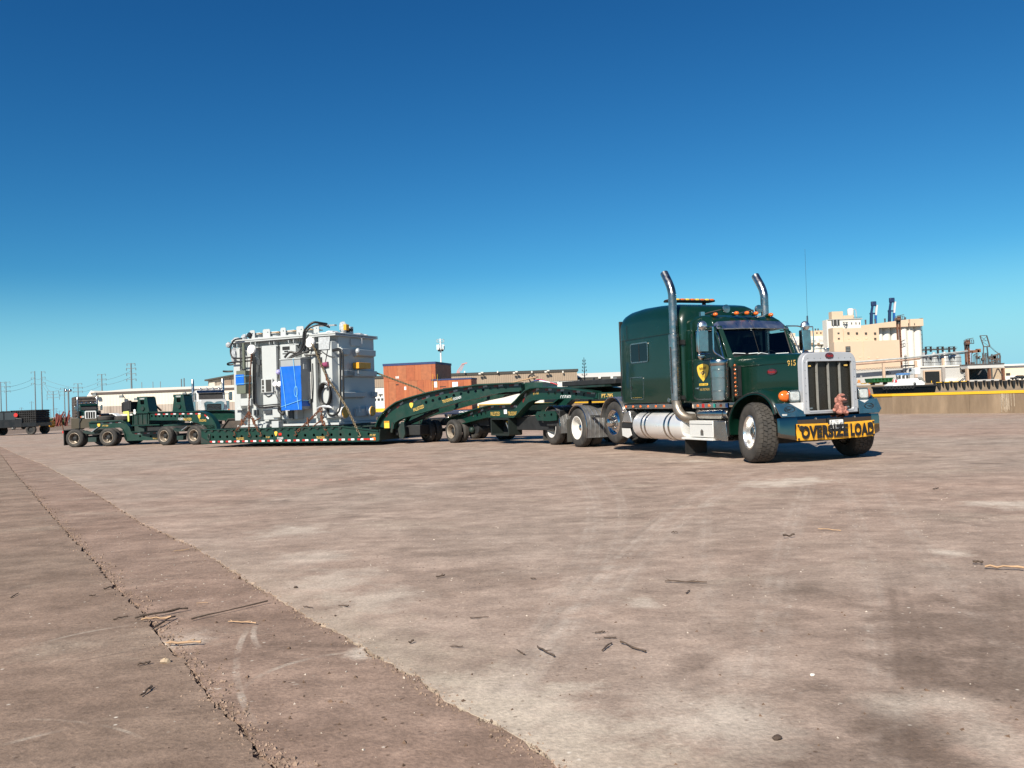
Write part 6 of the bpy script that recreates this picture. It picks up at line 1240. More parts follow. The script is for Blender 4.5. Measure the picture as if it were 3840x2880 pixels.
# ---- jeep dolly
JD = empty('jeep_dolly', JF.o, JF.deg, 'dark green jeep dolly with stepped side beams coupling the truck to the trailer', 'dolly')
jy = .42
jtop = P(JF, jy, *[g2(*p) for p in ((-330, 965), (-110, 885), (220, 765), (590, 662), (1050, 645), (1150, 555), (1250, 440), (1340, 355), (1450, 303), (1600, 288))], *[g3(*p) for p in ((600, 290), (800, 296), (1200, 336), (1540, 385))])
jbot = P(JF, jy, *[g2(*p) for p in ((-330, 1120), (-110, 1075), (130, 1010), (300, 962), (540, 902), (1095, 910), (1200, 800), (1300, 690), (1400, 592), (1500, 548))], *[g3(*p) for p in ((500, 536), (800, 520), (1200, 516), (1540, 526))])
jh = [(*JF.side(*g2(*p), jy), r) for p, r in (((180, 890), .045), ((272, 875), .055), ((357, 845), .055), ((448, 822), .055), ((1755, 412), .05), ((1893, 415), .05), ((2035, 415), .05), ((2180, 415), .05))] + [(*JF.side(*g3(*p), jy), .05) for p in ((1110, 430), (1275, 445))]
jb = beam(JD, jtop, jbot, jy, holes=jh, out=.16, name='side_beam'); beam(JD, jtop, jbot, jy + 1.65, out=.10, name='side_beam', sgn=-1)
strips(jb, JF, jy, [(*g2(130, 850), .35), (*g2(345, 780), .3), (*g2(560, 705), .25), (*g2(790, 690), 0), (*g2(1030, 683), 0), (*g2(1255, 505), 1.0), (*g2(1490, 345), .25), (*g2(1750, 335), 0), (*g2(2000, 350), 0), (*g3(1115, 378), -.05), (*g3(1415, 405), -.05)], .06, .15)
gold_text('PALLETIZED', jb, JF, *g2(650, 838), jy, .50, .12); gold_text('TRUCKING', jb, JF, *g2(1003, 833), jy, .46, .12); gold_text('PT-785', jb, JF, *g2(1495, 413), jy, .26, .075, .1); gold_text('COZAD!', jb, JF, *g2(2110, 488), jy, .46, .09, 0, white_t)
x, z = JF.side(*g2(863, 793), jy); MB().box(x - .075, x + .075, jy - .012, jy - .004, z - .07, z + .07).build('paper_notice', paper, jb)
xe, ze = jtop[-1]
nk = MB().prism([(xe - .05, jy + .02), (xe + 1.1, jy + .55), (xe + 1.1, jy + 1.12), (xe - .05, jy + 1.65)], .18, XY(ze - .2)); nko = nk.build('coupling_neck', tgreen, JD, bevel=.01)
Mn = Matrix.Translation((xe + .25, jy + .14, ze - .11)) @ Matrix.Rotation(math.atan2(.53, 1.15), 4, 'Z') @ Matrix.Rotation(R(90), 4, 'X'); text('PT-785', gold, nko, Mn @ Matrix.Translation((0, 0, .012)), .32, .10, .012)
for i in range(2): MB().obox(Matrix.Translation((xe + .62 + i * .2, jy + .30 + i * .09, ze - .10)) @ Matrix.Rotation(.43, 4, 'Z'), (.02, .12, .17)).build('stiffener', tgreen, nko)
MB().cyl((xe + .73, jy + .24, ze - .11), (xe + .73, jy + .38, ze - .11), .07, None, 14).build('roller', dark, nko)
MB().cyl((5.47, jy + .83, 1.05), (5.47, jy + .83, ze - .2), .05).build('king_pin', dark, JD)
for i in (2, 4, 8, 11, 13): u, v = jtop[i]; MB().box(u - .05, u + .05, jy + .05, jy + 1.65, v - .2, v - .04).build('cross_member', tgreen_d, JD)
u, v = jtop[3]; MB().box(jtop[9][0], jtop[13][0] + .2, jy + .1, jy + 1.55, jtop[10][1] - .05, jtop[10][1] + .0).build('deck_cover', tgreen_d, JD)
MB().box(jtop[10][0] + .1, jtop[13][0] + .4, jy + .3, jy + 1.5, jtop[10][1] + .01, jtop[10][1] + .15).build('rack_load', dark, JD, bevel=.02)
x, z = JF.side(*g2(740, 1110), .30); bx = MB(); outline_gap(rrect(x - .48, x + .48, z - .27, z + .27, .04, 3), .05, .5, XZ(.30), bx); bxo = bx.build('tool_rack', M_('black green steel', (.006, .012, .010), .7), JD); MB().box(x - .44, x + .44, .75, .78, z - .24, z + .24).build('rack_back', dark, bxo)
MB().box(x - .2, x - .06, .70, .74, z, z + .16).build('rack_label', yellowd, bxo); MB().bar((x + .02, .55, z + .12), (x + .18, .55, z - .14), .04).build('bar', alu, bxo)
b = MB(); b.box(2.6, 4.6, .6, 1.9, .42, .82); b.box(4.4, 5.0, .5, 1.9, .55, 1.0); b.build('under_frame', dark, JD, bevel=.02)
sp = MB().plate([(4.1, .98), (4.9, .98), (4.98, .9), (4.98, .72), (4.6, .70), (4.1, .72), (4.0, .85)], [circ(4.2, .84, .045), circ(4.45, .86, .045), circ(4.75, .88, .045)], .03, XZ(.40)).build('suspension_plate', tgreen, JD)
b = MB()
for x in (-1.67, 0): b.cyl((x, .3, .39), (x, 2.2, .39), .06)
b.box(-2.2, 1.4, .55, .75, .55, .80); b.box(-2.2, 1.4, 1.75, 1.95, .55, .80); b.cyl((.75, .5, .45), (.75, 1.9, .45), .16); b.build('axle_frame', dark, JD)
MB().sphere((.62, .42, .42), .10, (1, 1, 1), 10, 8).build('brake_chamber', tgreen_d, JD)
MB().tube([(jtop[0][0] + .25, jy - .08, jtop[1][1] - .04), (jtop[1][0] + .35, jy - .09, jtop[1][1] + .08)], .022, 8).build('marker_rod', gold, JD); MB().sphere((jtop[0][0] + .22, jy - .08, jtop[1][1] - .04), .035).build('rod_lamp', yellowd, JD)
for x in (-1.67, 0):
    wheel(JD, (x, .115, .385), 'trailer'); wheel(JD, (x, 2.35, .385), 'trailer', 0, True)
# ------------------------------------------------------------------ grey power transformer on the deck
tq = lambda x, y: (820 + x / 3.456, 1160 + y / 3.456)
TR = empty('power_transformer', DF.w((-4.2, 1.7, .64)), DF.deg, 'large pale grey power transformer with blue covered cabinet on the trailer deck', 'transformer')
OFF = Vector((-4.2, 1.7, .64))
class TMB(MB):
    def build(s, *a, **k): s.v = [(p[0] - OFF.x, p[1] - OFF.y, p[2] - OFF.z) for p in s.v]; return MB.build(s, *a, **k)
def sx(px, y=.45): return DF.side(*tq(px, 800), y)[0]
def sz(py, px=700, y=.45): return DF.side(*tq(px, py), y)[1]
def fy(px, py=800, x=-2.0): return DF.front(*tq(px, py), x)[0]
def fz(py, px=1700, x=-2.0): return DF.front(*tq(px, py), x)[1]
X0, X1, Y0, Y1, Z0, Z1 = -6.42, -2.02, .74, 2.98, .78, 3.86
TMB().box(X0, X1, Y0, Y1, Z0, Z1).build('tank', tgrey, TR, bevel=.02)
TMB().box(X0 - .10, X1 + .12, .40, Y1 + .10, 3.86, 3.91).build('lid_flange', tgrey, TR, bevel=.008); TMB().box(X0 - .10, X1 + .12, .40, Y1 + .10, 3.80, 3.845).build('tank_flange', tgrey, TR, bevel=.008)
TMB().box(X0 + .15, X1 - .15, .62, Y1 - .1, 3.91, 3.96).build('lid', tgrey, TR, bevel=.02)
TMB().box(X0 - .05, X1 + .05, .55, Y1 + .02, .70, .78).build('base_plate', tgrey, TR, bevel=.008)
for y in (.85, 1.8, 2.6): TMB().box(X0 + .2, X1 - .1, y, y + .15, .645, .70).build('skid', dark, TR)
# side stiffeners
for a, b in ((190, 282), (412, 492), (560, 756), (800, 1012), (1198, 1262), (1318, 1478)):
    xa, xb = sx(a), sx(b); t = TMB(); t.loft([[(xa, .745, z), (xa + .02, .44, z), (xb - .02, .44, z), (xb + .03, .745, z)] for z in (.95, 3.62)]); t.build('side_stiffener', tgrey, TR, bevel=.015)
for px in (205, 262, 440, 500, 682, 742, 930, 995, 1190, 1260):
    x = sx(px, .5); TMB().plate([(.42, 3.80), (.42, 3.66), (.50, 3.60), (.62, 3.60), (.62, 3.80)], [circ(.48, 3.72, .022, 10)], .025, lambda u, v, w, x=x: (x + w, u, v)).build('lifting_lug', tgrey, TR)
for a, b in ((205, 300), (438, 555), (680, 800), (925, 1050), (1185, 1310)): TMB().box(sx(a), sx(b), .44, .62, 3.575, 3.60).build('bracket_shelf', tgrey, TR)
for a, b in ((555, 620), (700, 790)): TMB().prism([(sx(a), .66), (sx(b), .66), (sx(b), .90), (sx(a), .90)], .3, XZ(.30)).build('jacking_pad', tgrey, TR, bevel=.01)
for a in (550, 610): TMB().prism([(sx(a), .66), (sx(a) + .16, .66), (sx(a) + .20, .80), (sx(a) + .05, .86)], .12, XZ(.18)).build('jacking_foot', tgrey, TR, bevel=.01)
TMB().box(sx(300), sx(440), .30, .62, sz(1240), sz(1140)).build('terminal_box', tgrey, TR, bevel=.02); TMB().box(sx(230), sx(320), .32, .6, sz(1290), sz(1270)).build('ledge', tgrey, TR)
TMB().box(sx(700), sx(800), .36, .62, 1.02, 1.38).build('valve_box', tgrey, TR, bevel=.02)
# control cabinet with the blue sheet
xa, xb = sx(805, .0), sx(1062, .0); za, zb = sz(1300, 900, .0), sz(650, 900, .0)
TMB().box(xa, xb, .0, .60, za, zb).build('control_cabinet', tgrey2, TR, bevel=.012); TMB().prism([(-.03, zb), (-.03, zb + .03), (.6, zb + .10), (.6, zb)], xb - xa + .06, lambda u, v, w: (xa - .03 + w, u, v)).build('cabinet_roof', tgrey, TR, bevel=.005)
rows = 14; sheet = TMB(); rg = []
for i in range(rows + 1):
    x = xa - .015 + (xb - xa + .03) * i / rows; rg.append([(x, -.012 - .006 * math.sin(i * 1.7 + j * .8) - .004 * math.sin(j * 2.1), za - .02 + (zb - .22 - za) * j / 16) for j in range(17)])
sheet.loft(rg, caps=False, closed=False); sheet.loft([[(p[0], p[1] + .006, p[2]) for p in r_] for r_ in rg], caps=False, closed=False)
sheet.box(xb + .012, xb + .018, -.01, .45, za + .10, za + .28); sheet.box(xa - .02, xa - .014, -.01, .55, za, zb - .3)
bs = sheet.build('blue_sheet', bluetarp, TR)
c = TMB(); c.tube(smooth_line([(xa + .02, -.03, zb - .26), (xa + .10, -.035, za + 1.0), (xa + .20, -.035, za + .06)], 4), .010, 6); c.tube(smooth_line([(xb - .28, -.035, zb + .02), (xb - .20, -.035, za + .8), (xb - .10, -.035, za)], 4), .010, 6); c.tube([(xa - .02, -.035, za + .10), (xb, -.035, za + .32), (xb + .03, .2, za + .30), (xb + .03, .5, za + .28)], .009, 6)
c.tube([(xb - .20 + .07 * math.cos(a), -.036, za + .62 + .18 * math.sin(a)) for a in [i * math.pi / 10 for i in range(20)]], .008, 6, closed=True); c.build('tie_cord', bluerope, TR)
TMB().box(xb, xb + .02, .15, .32, zb - .36, zb - .18).build('cabinet_plate', tgrey, TR, bevel=.004); TMB().box(xb + .0, xb + .05, .50, .54, za + .35, zb - .45).build('cable_tray', alu_w, TR)
tr_ = TMB()
for i in range(12): z = za + .35 + i * .115; tr_.box(xb + .02, xb + .16, .56, .60, z, z + .05)
tr_.build('terminal_rungs', black, TR)
# olive box with conduit
xa2, xb2 = sx(225, .12), sx(342, .12); z1, z2 = sz(1095, 280, .12), sz(795, 280, .12)
TMB().box(xa2, xb2, .12, .60, z1, z2).build('junction_box', olive, TR, bevel=.012); TMB().box(xa2 - .012, xb2 - .05, .10, .118, z1 + .32, z2 - .14).build('blue_sheet', bluetarp, TR)
c = TMB()
for z in (z1 + .35, z2 - .22): c.tube([(xa2 - .01, .09, z), (xb2, .09, z + .015), (xb2 + .02, .3, z + .03), (xb2 + .02, .6, z + .03)], .009, 6)
c.build('tie_cord', bluerope, TR)
xp = sx(318, .2); TMB().tube([(xp, .25, z2), (xp, .25, 3.75)], .05, 12).build('conduit', olive, TR); TMB().cyl((xp, .25, z2 + .02), (xp, .25, z2 + .06), .08).build('flange', dark, TR)
# instrument panel, name plates, gauges
xa3, xb3 = sx(545, .34), sx(692, .34); z1, z2 = sz(1080, 620, .34), sz(900, 620, .34); TMB().box(xa3, xb3, .34, .40, z1, z2).build('instrument_panel', tgrey, TR, bevel=.01)
for u0_, u1_, v0_, v1_ in ((.08, .25, .55, .93), (.08, .25, .30, .48), (.08, .25, .06, .23), (.42, .90, .06, .93)):
    TMB().box(xa3 + (xb3 - xa3) * u0_, xa3 + (xb3 - xa3) * u1_, .332, .342, z1 + (z2 - z1) * v0_, z1 + (z2 - z1) * v1_).build('panel_window', winm, TR)
for a, b_, c_, d in ((835, 928, 525, 482), (858, 908, 553, 537), (835, 895, 578, 568)): TMB().box(sx(a, .43), sx(b_, .43), .425, .435, sz(c_, 880), sz(d, 880)).build('name_plate', dark, TR)
def gauge(px, py, r, y=.36):
    x, z = DF.side(*tq(px, py), y); g = TMB().lathe([(.001, y - .06), (r * .9, y - .06), (r, y - .03), (r, y + .03), (.06, y + .05), (.05, y + .2)], (x, 0, z), 'y', 28); o = g.build('gauge', lid, TR); TMB().bar((x - r * .5, y - .065, z + .05), (x + r * .4, y - .065, z - .08), .008, .012).build('gauge_text', redlens, TR)
gauge(430, 520, .17); gauge(1185, 430, .185)
for px in (730, 787): x, z = DF.side(*tq(px, 968), .3); TMB().lathe([(.001, .27), (.085, .27), (.10, .29), (.10, .32), (.03, .34)], (x, 0, z), 'y', 20).build('valve_wheel', lid, TR); TMB().cyl((x, .32, z - .35), (x, .32, z), .02).build('valve_stem', tgrey, TR)
def cable(pts, r=.03, y=None, nm='cable', m=hose):
    P3 = [(DF.side(*tq(p[0], p[1]), p[2])[0], p[2], DF.side(*tq(p[0], p[1]), p[2])[1]) for p in pts]; TMB().tube(smooth_line(P3, 4), r, 8).build(nm, m, TR)
cable([(730, 1060, .28), (760, 1150, .26), (800, 1210, .22)], .014); cable([(787, 1010, .28), (800, 1130, .26), (805, 1280, .2)], .014)
cable([(1400, 190, .9), (1330, 180, .6), (1230, 170, .4), (1150, 230, .33), (1105, 300, .3), (1095, 430, .3), (1060, 530, .28), (1000, 565, .22), (920, 555, .15), (855, 625, .1)], .042)
cable([(1440, 235, .8), (1330, 200, .55), (1200, 230, .35), (1130, 310, .3), (1120, 450, .3), (1060, 560, .26), (960, 590, .2), (890, 640, .1)], .03)
cable([(890, 640, .12), (1000, 600, .2), (1150, 545, .3), (1200, 525, .4), (1350, 520, .5), (1480, 525, .5), (1550, 510, .5), (1600, 545, .45), (1610, 640, .45), (1615, 850, .45), (1618, 1180, .45)], .034)
cable([(1120, 600, .25), (1250, 585, .4), (1400, 560, .5), (1520, 530, .5), (1575, 550, .45), (1580, 700, .45), (1578, 1000, .45), (1582, 1170, .45), (1560, 1320, .4), (1480, 1375, .4), (1420, 1350, .4), (1415, 1260, .4)], .036)
for px in (446, 462, 478): cable([(px - 20, 590, .36), (px, 680, .33), (px, 900, .33), (px + 2, 1170, .33), (px + 20, 1230, .33)], .024)
cable([(480, 1225, .33), (520, 1250, .32), (650, 1240, .30), (790, 1228, .25)], .022); cable([(470, 1235, .33), (530, 1272, .32), (650, 1265, .30), (800, 1258, .25), (815, 1340, .3)], .026)
cable([(300, 380, .25), (210, 395, .3), (165, 460, .3), (155, 560, .3), (185, 625, .28), (300, 635, .3), (430, 620, .36)], .03); cable([(430, 665, .36), (310, 675, .3), (160, 690, .3), (115, 705, .4), (130, 720, .5), (200, 712, .6)], .03); cable([(60, 803, .5), (110, 806, .5), (180, 803, .55)], .035)
cable([(820, 1330, .25), (790, 1270, .2), (780, 1310, .2), (830, 1360, .2), (850, 1330, .25)], .05, nm='cable_bundle')
for a_, b_, c_ in (((484, 430), (800, 400), (1085, 372)), ((1140, 455), (1150, 800), (1160, 1180)), ((1290, 470), (1300, 800), (1290, 1130)), ((520, 470), (530, 700), (520, 880)), ((770, 420), (778, 700), (770, 900)), ((1215, 700), (1222, 950), (1216, 1200)), ((1330, 540), (1420, 600), (1500, 620)), ((280, 480), (288, 620), (280, 780)), ((600, 1100), (640, 1130), (690, 1105)), ((1040, 300), (1060, 420), (1030, 500))):
    cable([(*a_, .42), (*b_, .41), (*c_, .42)], .016)
for px, py, w_, h_ in ((1130, 520, 30, 50), (520, 690, 22, 40), (1300, 660, 34, 40), (1160, 1190, 40, 30), (640, 1330, 60, 24), (930, 1370, 40, 60), (480, 1340, 30, 40)):
    x, z = DF.side(*tq(px, py), .38); TMB().box(x - w_ * .0028, x + w_ * .0028, .36, .46, z - h_ * .0026, z + h_ * .0026).build('fitting_box', M_('dark fitting', (.05, .055, .06), .5), TR, bevel=.005)
for k in range(5):                                      # hanging coil of hose
    c0 = DF.side(*tq(1372, 1105), .28); TMB().tube([(c0[0] + (.235 - .012 * (k % 3)) * math.cos(a), .26 + .03 * k + .02 * math.sin(a * 2 + k), c0[1] + (.40 - .015 * k) * math.sin(a)) for a in [i * math.pi / 14 for i in range(28)]], .032, 8, closed=True).build('hose_coil', hose, TR)
x, z = DF.side(*tq(1425, 950), .36); TMB().loft([[(x - .16, .36, z - .17), (x - .14, .30, z - .17), (x + .16, .30, z - .12), (x + .16, .36, z - .12)], [(x - .10, .36, z + .12), (x - .10, .33, z + .12), (x + .14, .33, z + .12), (x + .14, .36, z + .12)]]).build('plastic_wrap', film, TR)
x, z = DF.side(*tq(1400, 725), .5); TMB().cyl((x - .14, .40, z), (x + .14, .40, z + .03), .09, None, 12).build('wrapped_valve', M_('magenta wrap', (.24, .045, .11), .5), TR)
x, z = DF.side(*tq(1370, 1265), .25); TMB().tube(smooth_line([(x - .3, .25, z - .04), (x - .1, .22, z + .02), (x + .2, .25, z), (x + .32, .25, z - .05)], 4), [.03] * 5 + [.05] * 4 + [.03] * 4, 8).build('plastic_wrap', film, TR)
for px in (1350, 1440): cable([(px - 20, 350, .42), (px - 30, 520, .42), (px - 60, 720, .42), (px - 40, 950, .4)], .010)
# end face stiffeners, covers, flanges
for (a, b_, c_, d) in ((600, 510, 1490, 1705), (600, 510, 1800, 2040), (875, 790, 1500, 1760), (875, 790, 1660, 2045), (1150, 1075, 1500, 1900), (1150, 1075, 2010, 2045)):
    ya, yb = fy(c_, 600, -1.85), min(fy(d, 600, -1.85), Y1 + .06); z1, z2 = fz(a, 1700, -1.85), fz(b_, 1700, -1.85); t = TMB(); t.loft([[(X1 - .01, y, z1 - .02), (X1 + .16, y, z1 + .04), (X1 + .17, y, z2), (X1 - .01, y, z2 + .01)] for y in (max(ya, Y0 - .02), yb)]); t.build('end_stiffener', tgrey, TR, bevel=.01)
for z in (fz(500), fz(785), fz(1070)): TMB().box(X1, X1 + .10, Y0, Y0 + .04, z - .35, z).build('corner_gusset', tgrey, TR)
def onend(a, b_, c_, d, x0=.0, x1=.06, nm='cover_plate', m=tgrey, bev=.006):
    ya, yb, z1, z2 = fy(a, 800), fy(b_, 800), fz(d), fz(c_); return TMB().box(X1 + x0, X1 + x1, ya, yb, z1, z2).build(nm, m, TR, bevel=bev)
onend(1720, 1850, 380, 470, 0, .05); onend(1745, 1890, 1290, 1390, 0, .08); onend(1735, 1890, 690, 768, .05, .30, 'relay_box', orange); onend(1755, 1810, 790, 845, 0, .2, 'shelf_bracket')
for px, y0, y1 in ((1838, 365, 440), (1782, 1265, 1335), (1872, 1260, 1330)):
    y_ = fy(px); TMB().tube([(X1 + .05, y_, fz(y1)), (X1 + .12, y_, fz(y1)), (X1 + .12, y_, fz(y0)), (X1 + .06, y_, fz(y0))], .014, 6).build('handle', lid, TR)
for px, py, r in ((1645, 1335, .21), (1995, 1318, .19)):
    y_, z_ = fy(px, py, -1.8), fz(py, px, -1.8); TMB().lathe([(r * .85, X1), (r * .85, X1 + .16), (r, X1 + .17), (r, X1 + .21)], (0, y_, z_), 'x', 24).build('pipe_collar', lid, TR); TMB().lathe([(.001, X1 + .235), (r * .95, X1 + .235), (r * .97, X1 + .21), (.001, X1 + .205)], (0, y_, z_), 'x', 24).build('flange_cover', orange, TR)
    for i in range(10):
        a = 2 * math.pi * i / 10; TMB().cyl((X1 + .20, y_ + r * .86 * math.cos(a), z_ + r * .86 * math.sin(a)), (X1 + .255, y_ + r * .86 * math.cos(a), z_ + r * .86 * math.sin(a)), .014, None, 6).build('bolt', chrome_d, TR)
y_, z_ = fy(1840, 540, -1.7), fz(540, 1840, -1.7); TMB().sphere((X1 + .2, y_, z_), .10, (.8, 1, 1.1), 12, 8).build('wrapped_valve', film, TR)
# lid furniture
for (a, b_) in ((405, 470), (575, 668), (805, 872), (1012, 1105), (1235, 1305)):
    xa_, xb_ = sx(a, .9), sx(b_, .9); TMB().plate(rrect(xa_, xb_, 3.93, 4.28, .06, 3), [circ(xb_ - .1, 4.16, .025, 10)], .03, XZ(.95)).build('lifting_plate', tgrey, TR)
for i, px in enumerate((510, 735, 950, 1170)):
    x = sx(px, 1.2); TMB().lathe([(.26, 3.94), (.26, 4.10), (.34, 4.11), (.34, 4.13), (.001, 4.13)], (x, 1.35, 0), 'z', 24).build('turret', tgrey, TR); TMB().box(x - .34, x + .34, 1.05, 1.65, 4.135, 4.165).build('plywood_cover', woodrim, TR); TMB().box(x - .36, x + .30, 1.03, 1.60, 4.166, 4.18).build('cover_sheet', lid, TR)
    TMB().lathe([(.24, 3.94), (.24, 4.12), (.001, 4.12)], (x + .1, 2.35, 0), 'z', 20).build('turret', tgrey, TR)
def blob(c, r, m, nm, seed=1, sq=(1, 1, 1)):
    random.seed(seed); t = TMB(); t.sphere(c, r, sq, 14, 9); t.v = [(p[0] + random.uniform(-1, 1) * r * .14, p[1] + random.uniform(-1, 1) * r * .14, p[2] + random.uniform(-1, 1) * r * .14) for p in t.v]; t.build(nm, m, TR)
xv = DF.front(*tq(1610, 190), -2.25); 
blob((-2.25, xv[0], 4.16), .14, film, 'wrapped_valve', 2, (1, .8, 1.5)); TMB().box(-2.14, -2.02, xv[0] - .14, xv[0] + .05, 4.05, 4.25).build('valve_head', orange, TR, bevel=.01); blob((-2.18, xv[0] + .30, 4.08), .12, hose, 'wrapped_valve', 3, (1, 1.2, .7))
for i in range(7): blob((-2.35 - .1 * math.sin(i * 2.0), .75 + i * .33, 3.96), .10 + .03 * (i % 2), film if i % 3 else lid, 'plastic_wrap', 10 + i, (1.4, 1.9, .4))
TMB().box(-2.3, -2.1, 1.6, 1.8, 3.95, 4.2).build('relief_box', tgrey, TR, bevel=.01); TMB().bar((-3.1, 1.1, 4.25), (-2.3, 1.0, 4.22), .12, .05).build('cable_shelf', tgrey2, TR)
xl = sx(330, .5); blob((xl, .55, 4.0), .11, film, 'wrapped_valve', 5); blob((xl + .22, .6, 4.06), .10, hose, 'wrapped_valve', 6); blob((xl - .3, .5, 3.94), .11, film, 'plastic_wrap', 7, (1.6, 1, .6)); blob((sx(140, .45), .45, 3.75), .10, film, 'plastic_wrap', 8); blob((sx(195, .38), .40, 3.35), .2, film, 'plastic_wrap', 9, (.5, .4, 1.5)); blob((sx(780, .05), .02, 2.62), .09, M_('violet wrap', (.35, .33, .6), .4), 'plastic_wrap', 12)
TMB().loft([[(sx(1305, .4), .40, sz(520, 1380)), (sx(1440, .4), .40, sz(520, 1380))], [(sx(1310, .4), .38, sz(360, 1380)), (sx(1460, .4), .38, sz(360, 1380))]], caps=False, closed=False).build('plastic_wrap', film, TR)

# ------------------------------------------------------------------ chains
_l = MB(); _a = [i * math.pi / 7 for i in range(14)]
_l.tube([(.022 * math.cos(a), 0, .022 * math.sin(a) + (.018 if math.sin(a) > 0 else -.018)) for a in _a], .0085, 5, closed=True)
LINKV, LINKF = _l.v, _l.f
def chain(pts, m, label, size=1.0, binder=None, sag=0.0, group='tie down chains'):
    W3 = [DF.w(p) for p in pts]; base = W3[0].copy(); e = empty('tie_down_chain', base, 0, label, 'chain', group)
    pts3 = []
    for i in range(len(W3) - 1):
        a, b = W3[i], W3[i + 1]; n = max(2, int((b - a).length / (.062 * size)))
        for j in range(n): t = j / n; p = a.lerp(b, t); p.z -= sag * 4 * t * (1 - t); pts3.append(p)
    mb = MB()
    for i, p in enumerate(pts3[:-1]):
        d = (pts3[i + 1] - p).normalized(); q = d.to_track_quat('Z', 'Y').to_matrix().to_4x4() @ Matrix.Rotation(math.pi / 2 * (i % 2) + .3, 4, 'Z'); Mx = Matrix.Translation(p - base) @ q @ Matrix.Scale(1.25 * size, 4); b0 = len(mb.v)
        mb.v += [tuple(Mx @ Vector(v)) for v in LINKV]; mb.f += [tuple(k + b0 for k in f) for f in LINKF]
    mb.build('chain_links', m, e)
    hk = MB(); p = W3[-1] - base; hk.tube([p + Vector((0, 0, .06)), p + Vector((.02, -.02, 0)), p + Vector((.05, -.02, -.05)), p + Vector((.01, -.02, -.09)), p + Vector((-.04, -.02, -.06))], .02, 6); hk.build('hook', m, e)
    if binder:
        f0, tip = binder; p = W3[0].lerp(W3[1], f0) - base; k = MB(); k.bar(p - Vector((0, .03, .12)), p + Vector((0, -.03, .12)), .05); k.tube([p, p + DF.F * tip[0] + DF.L * tip[1] + Vector((0, 0, tip[2]))], [.03, .018], 8); k.build('binder_lever', rust, e)
def dsp(px, py, y): x, z = DF.side(*tq(px, py), y); return (x, y, z)
def dsd(px, py, y=-.06): x, z = DF.side(px, py, y); return (x, y, z)
chain([dsp(425, 590, .30), dsp(405, 900, .12), dsp(390, 1340, .02)], rust, 'thin rusty chain hanging straight down past the olive box', .9)
chain([dsp(385, 1345, .02), dsd(878, 1625)], rust, 'rusty chain running down left from the knot below the olive box', 1.4, (.45, (.25, -.1, -.1)), .03)
chain([dsp(395, 1345, .0), dsd(934, 1628)], rust, 'rusty chain hanging vertically from the knot to the deck edge', 1.1)
chain([dsp(400, 1345, .02), dsd(976, 1627)], rust, 'rusty chain running down right from the knot to the deck edge', 1.4, (.4, (.35, -.05, .12)), .02)
chain([dsp(1215, 450, .30), dsp(1400, 880, .28), dsp(1545, 1090, .22), dsp(1670, 1290, .1), dsd(1347, 1628)], chain_y, 'long diagonal chain with lever binder from gauge to front deck corner', 1.15, (1.0, (.12, -.05, -.3)))
chain([dsp(1320, 1290, .2), dsd(1107, 1624)], rust, 'rusty chain slanting down left beside a red binder lever', 1.3, (.5, (.04, 0, -.35)), .03)
chain([dsp(1325, 1300, .2), dsp(1345, 1440, .1), dsd(1228, 1625)], rust, 'heavy bundled rusty chain below the coiled black hose', 1.7, (.9, (-.42, 0, -.25)))
chain([(-2.0, 3.02, 2.55), (-.0, 2.6, 1.9), (.75, 2.43, 1.50)], chain_y, 'chain stretched from transformer far corner down to gooseneck', 1.1)
# ------------------------------------------------------------------ crates on a flatbed behind the trailer
g0 = lambda x, y: (1360 + x / 2.989, 1340 + y / 2.989)
CF = Frame((at(1638, 1540, 66).x, 66), -12)                      # front right corner of the tall crate
def cx(px, y=0): return CF.side(px, 1460, y)[0]
FB = empty('flatbed_trailer', CF.w((-2.5, 0, 0)), CF.deg, 'low navy flatbed trailer carrying the plywood crates', 'trailer'); fo = Vector((-2.5, 0, 0))
class CMB(MB):
    def __init__(s, o): MB.__init__(s); s.o0 = Vector(o)
    def build(s, *a, **k): s.v = [tuple(Vector(p) - s.o0) for p in s.v]; return MB.build(s, *a, **k)
CMB(fo).box(-6.5, 6.5, -.25, 2.4, .42, .72).build('bed', navy, FB, bevel=.02); CMB(fo).box(-6.5, 6.5, -.30, -.25, .50, .66).build('side_rail', M_('dark navy rail', (.012, .02, .05), .6), FB); text('OCTU 413800 8', whitep, FB, Matrix.Translation(Vector((3.0, -.31, .58)) - fo) @ Matrix.Rotation(R(90), 4, 'X'), 2.2, .12, .02)
for x in (-5.2, -4.1, 1.0, 2.1): wheel(FB, (x + 2.5, .1, .40), 'far', scale=.75); wheel(FB, (x + 2.5, 2.0, .40), 'far', 0, True, scale=.75)
x0 = cx(1440); zt = CF.side(1540, 1367, 0)[1]; zb = .74; zr = CF.side(1638, 1355, 0)[1]; zl = CF.side(1440, 1380, 0)[1]; zt = (zr + zl) / 2; dp = CF.front(1692, 1400, 0)[0]
K1 = empty('plywood_crate', CF.w((x0 / 2, 0, zb)), CF.deg, 'tall reddish plywood crate with navy cover edge on the flatbed', 'crate'); ko = Vector((x0 / 2, 0, zb))
zsplit = zb + (zt - zb) * .66; kr = random.Random(4)
CMB(ko).box(x0 + .03, -.03, .03, dp - .03, zb, zt - .02).build('crate_core', ply2, K1)
xs = [x0]
while xs[-1] < -.5: xs.append(min(0, xs[-1] + kr.uniform(.6, 1.25)))
if xs[-1] < 0: xs[-1] = 0
def plymat(i): return ply if i % 3 else ply2
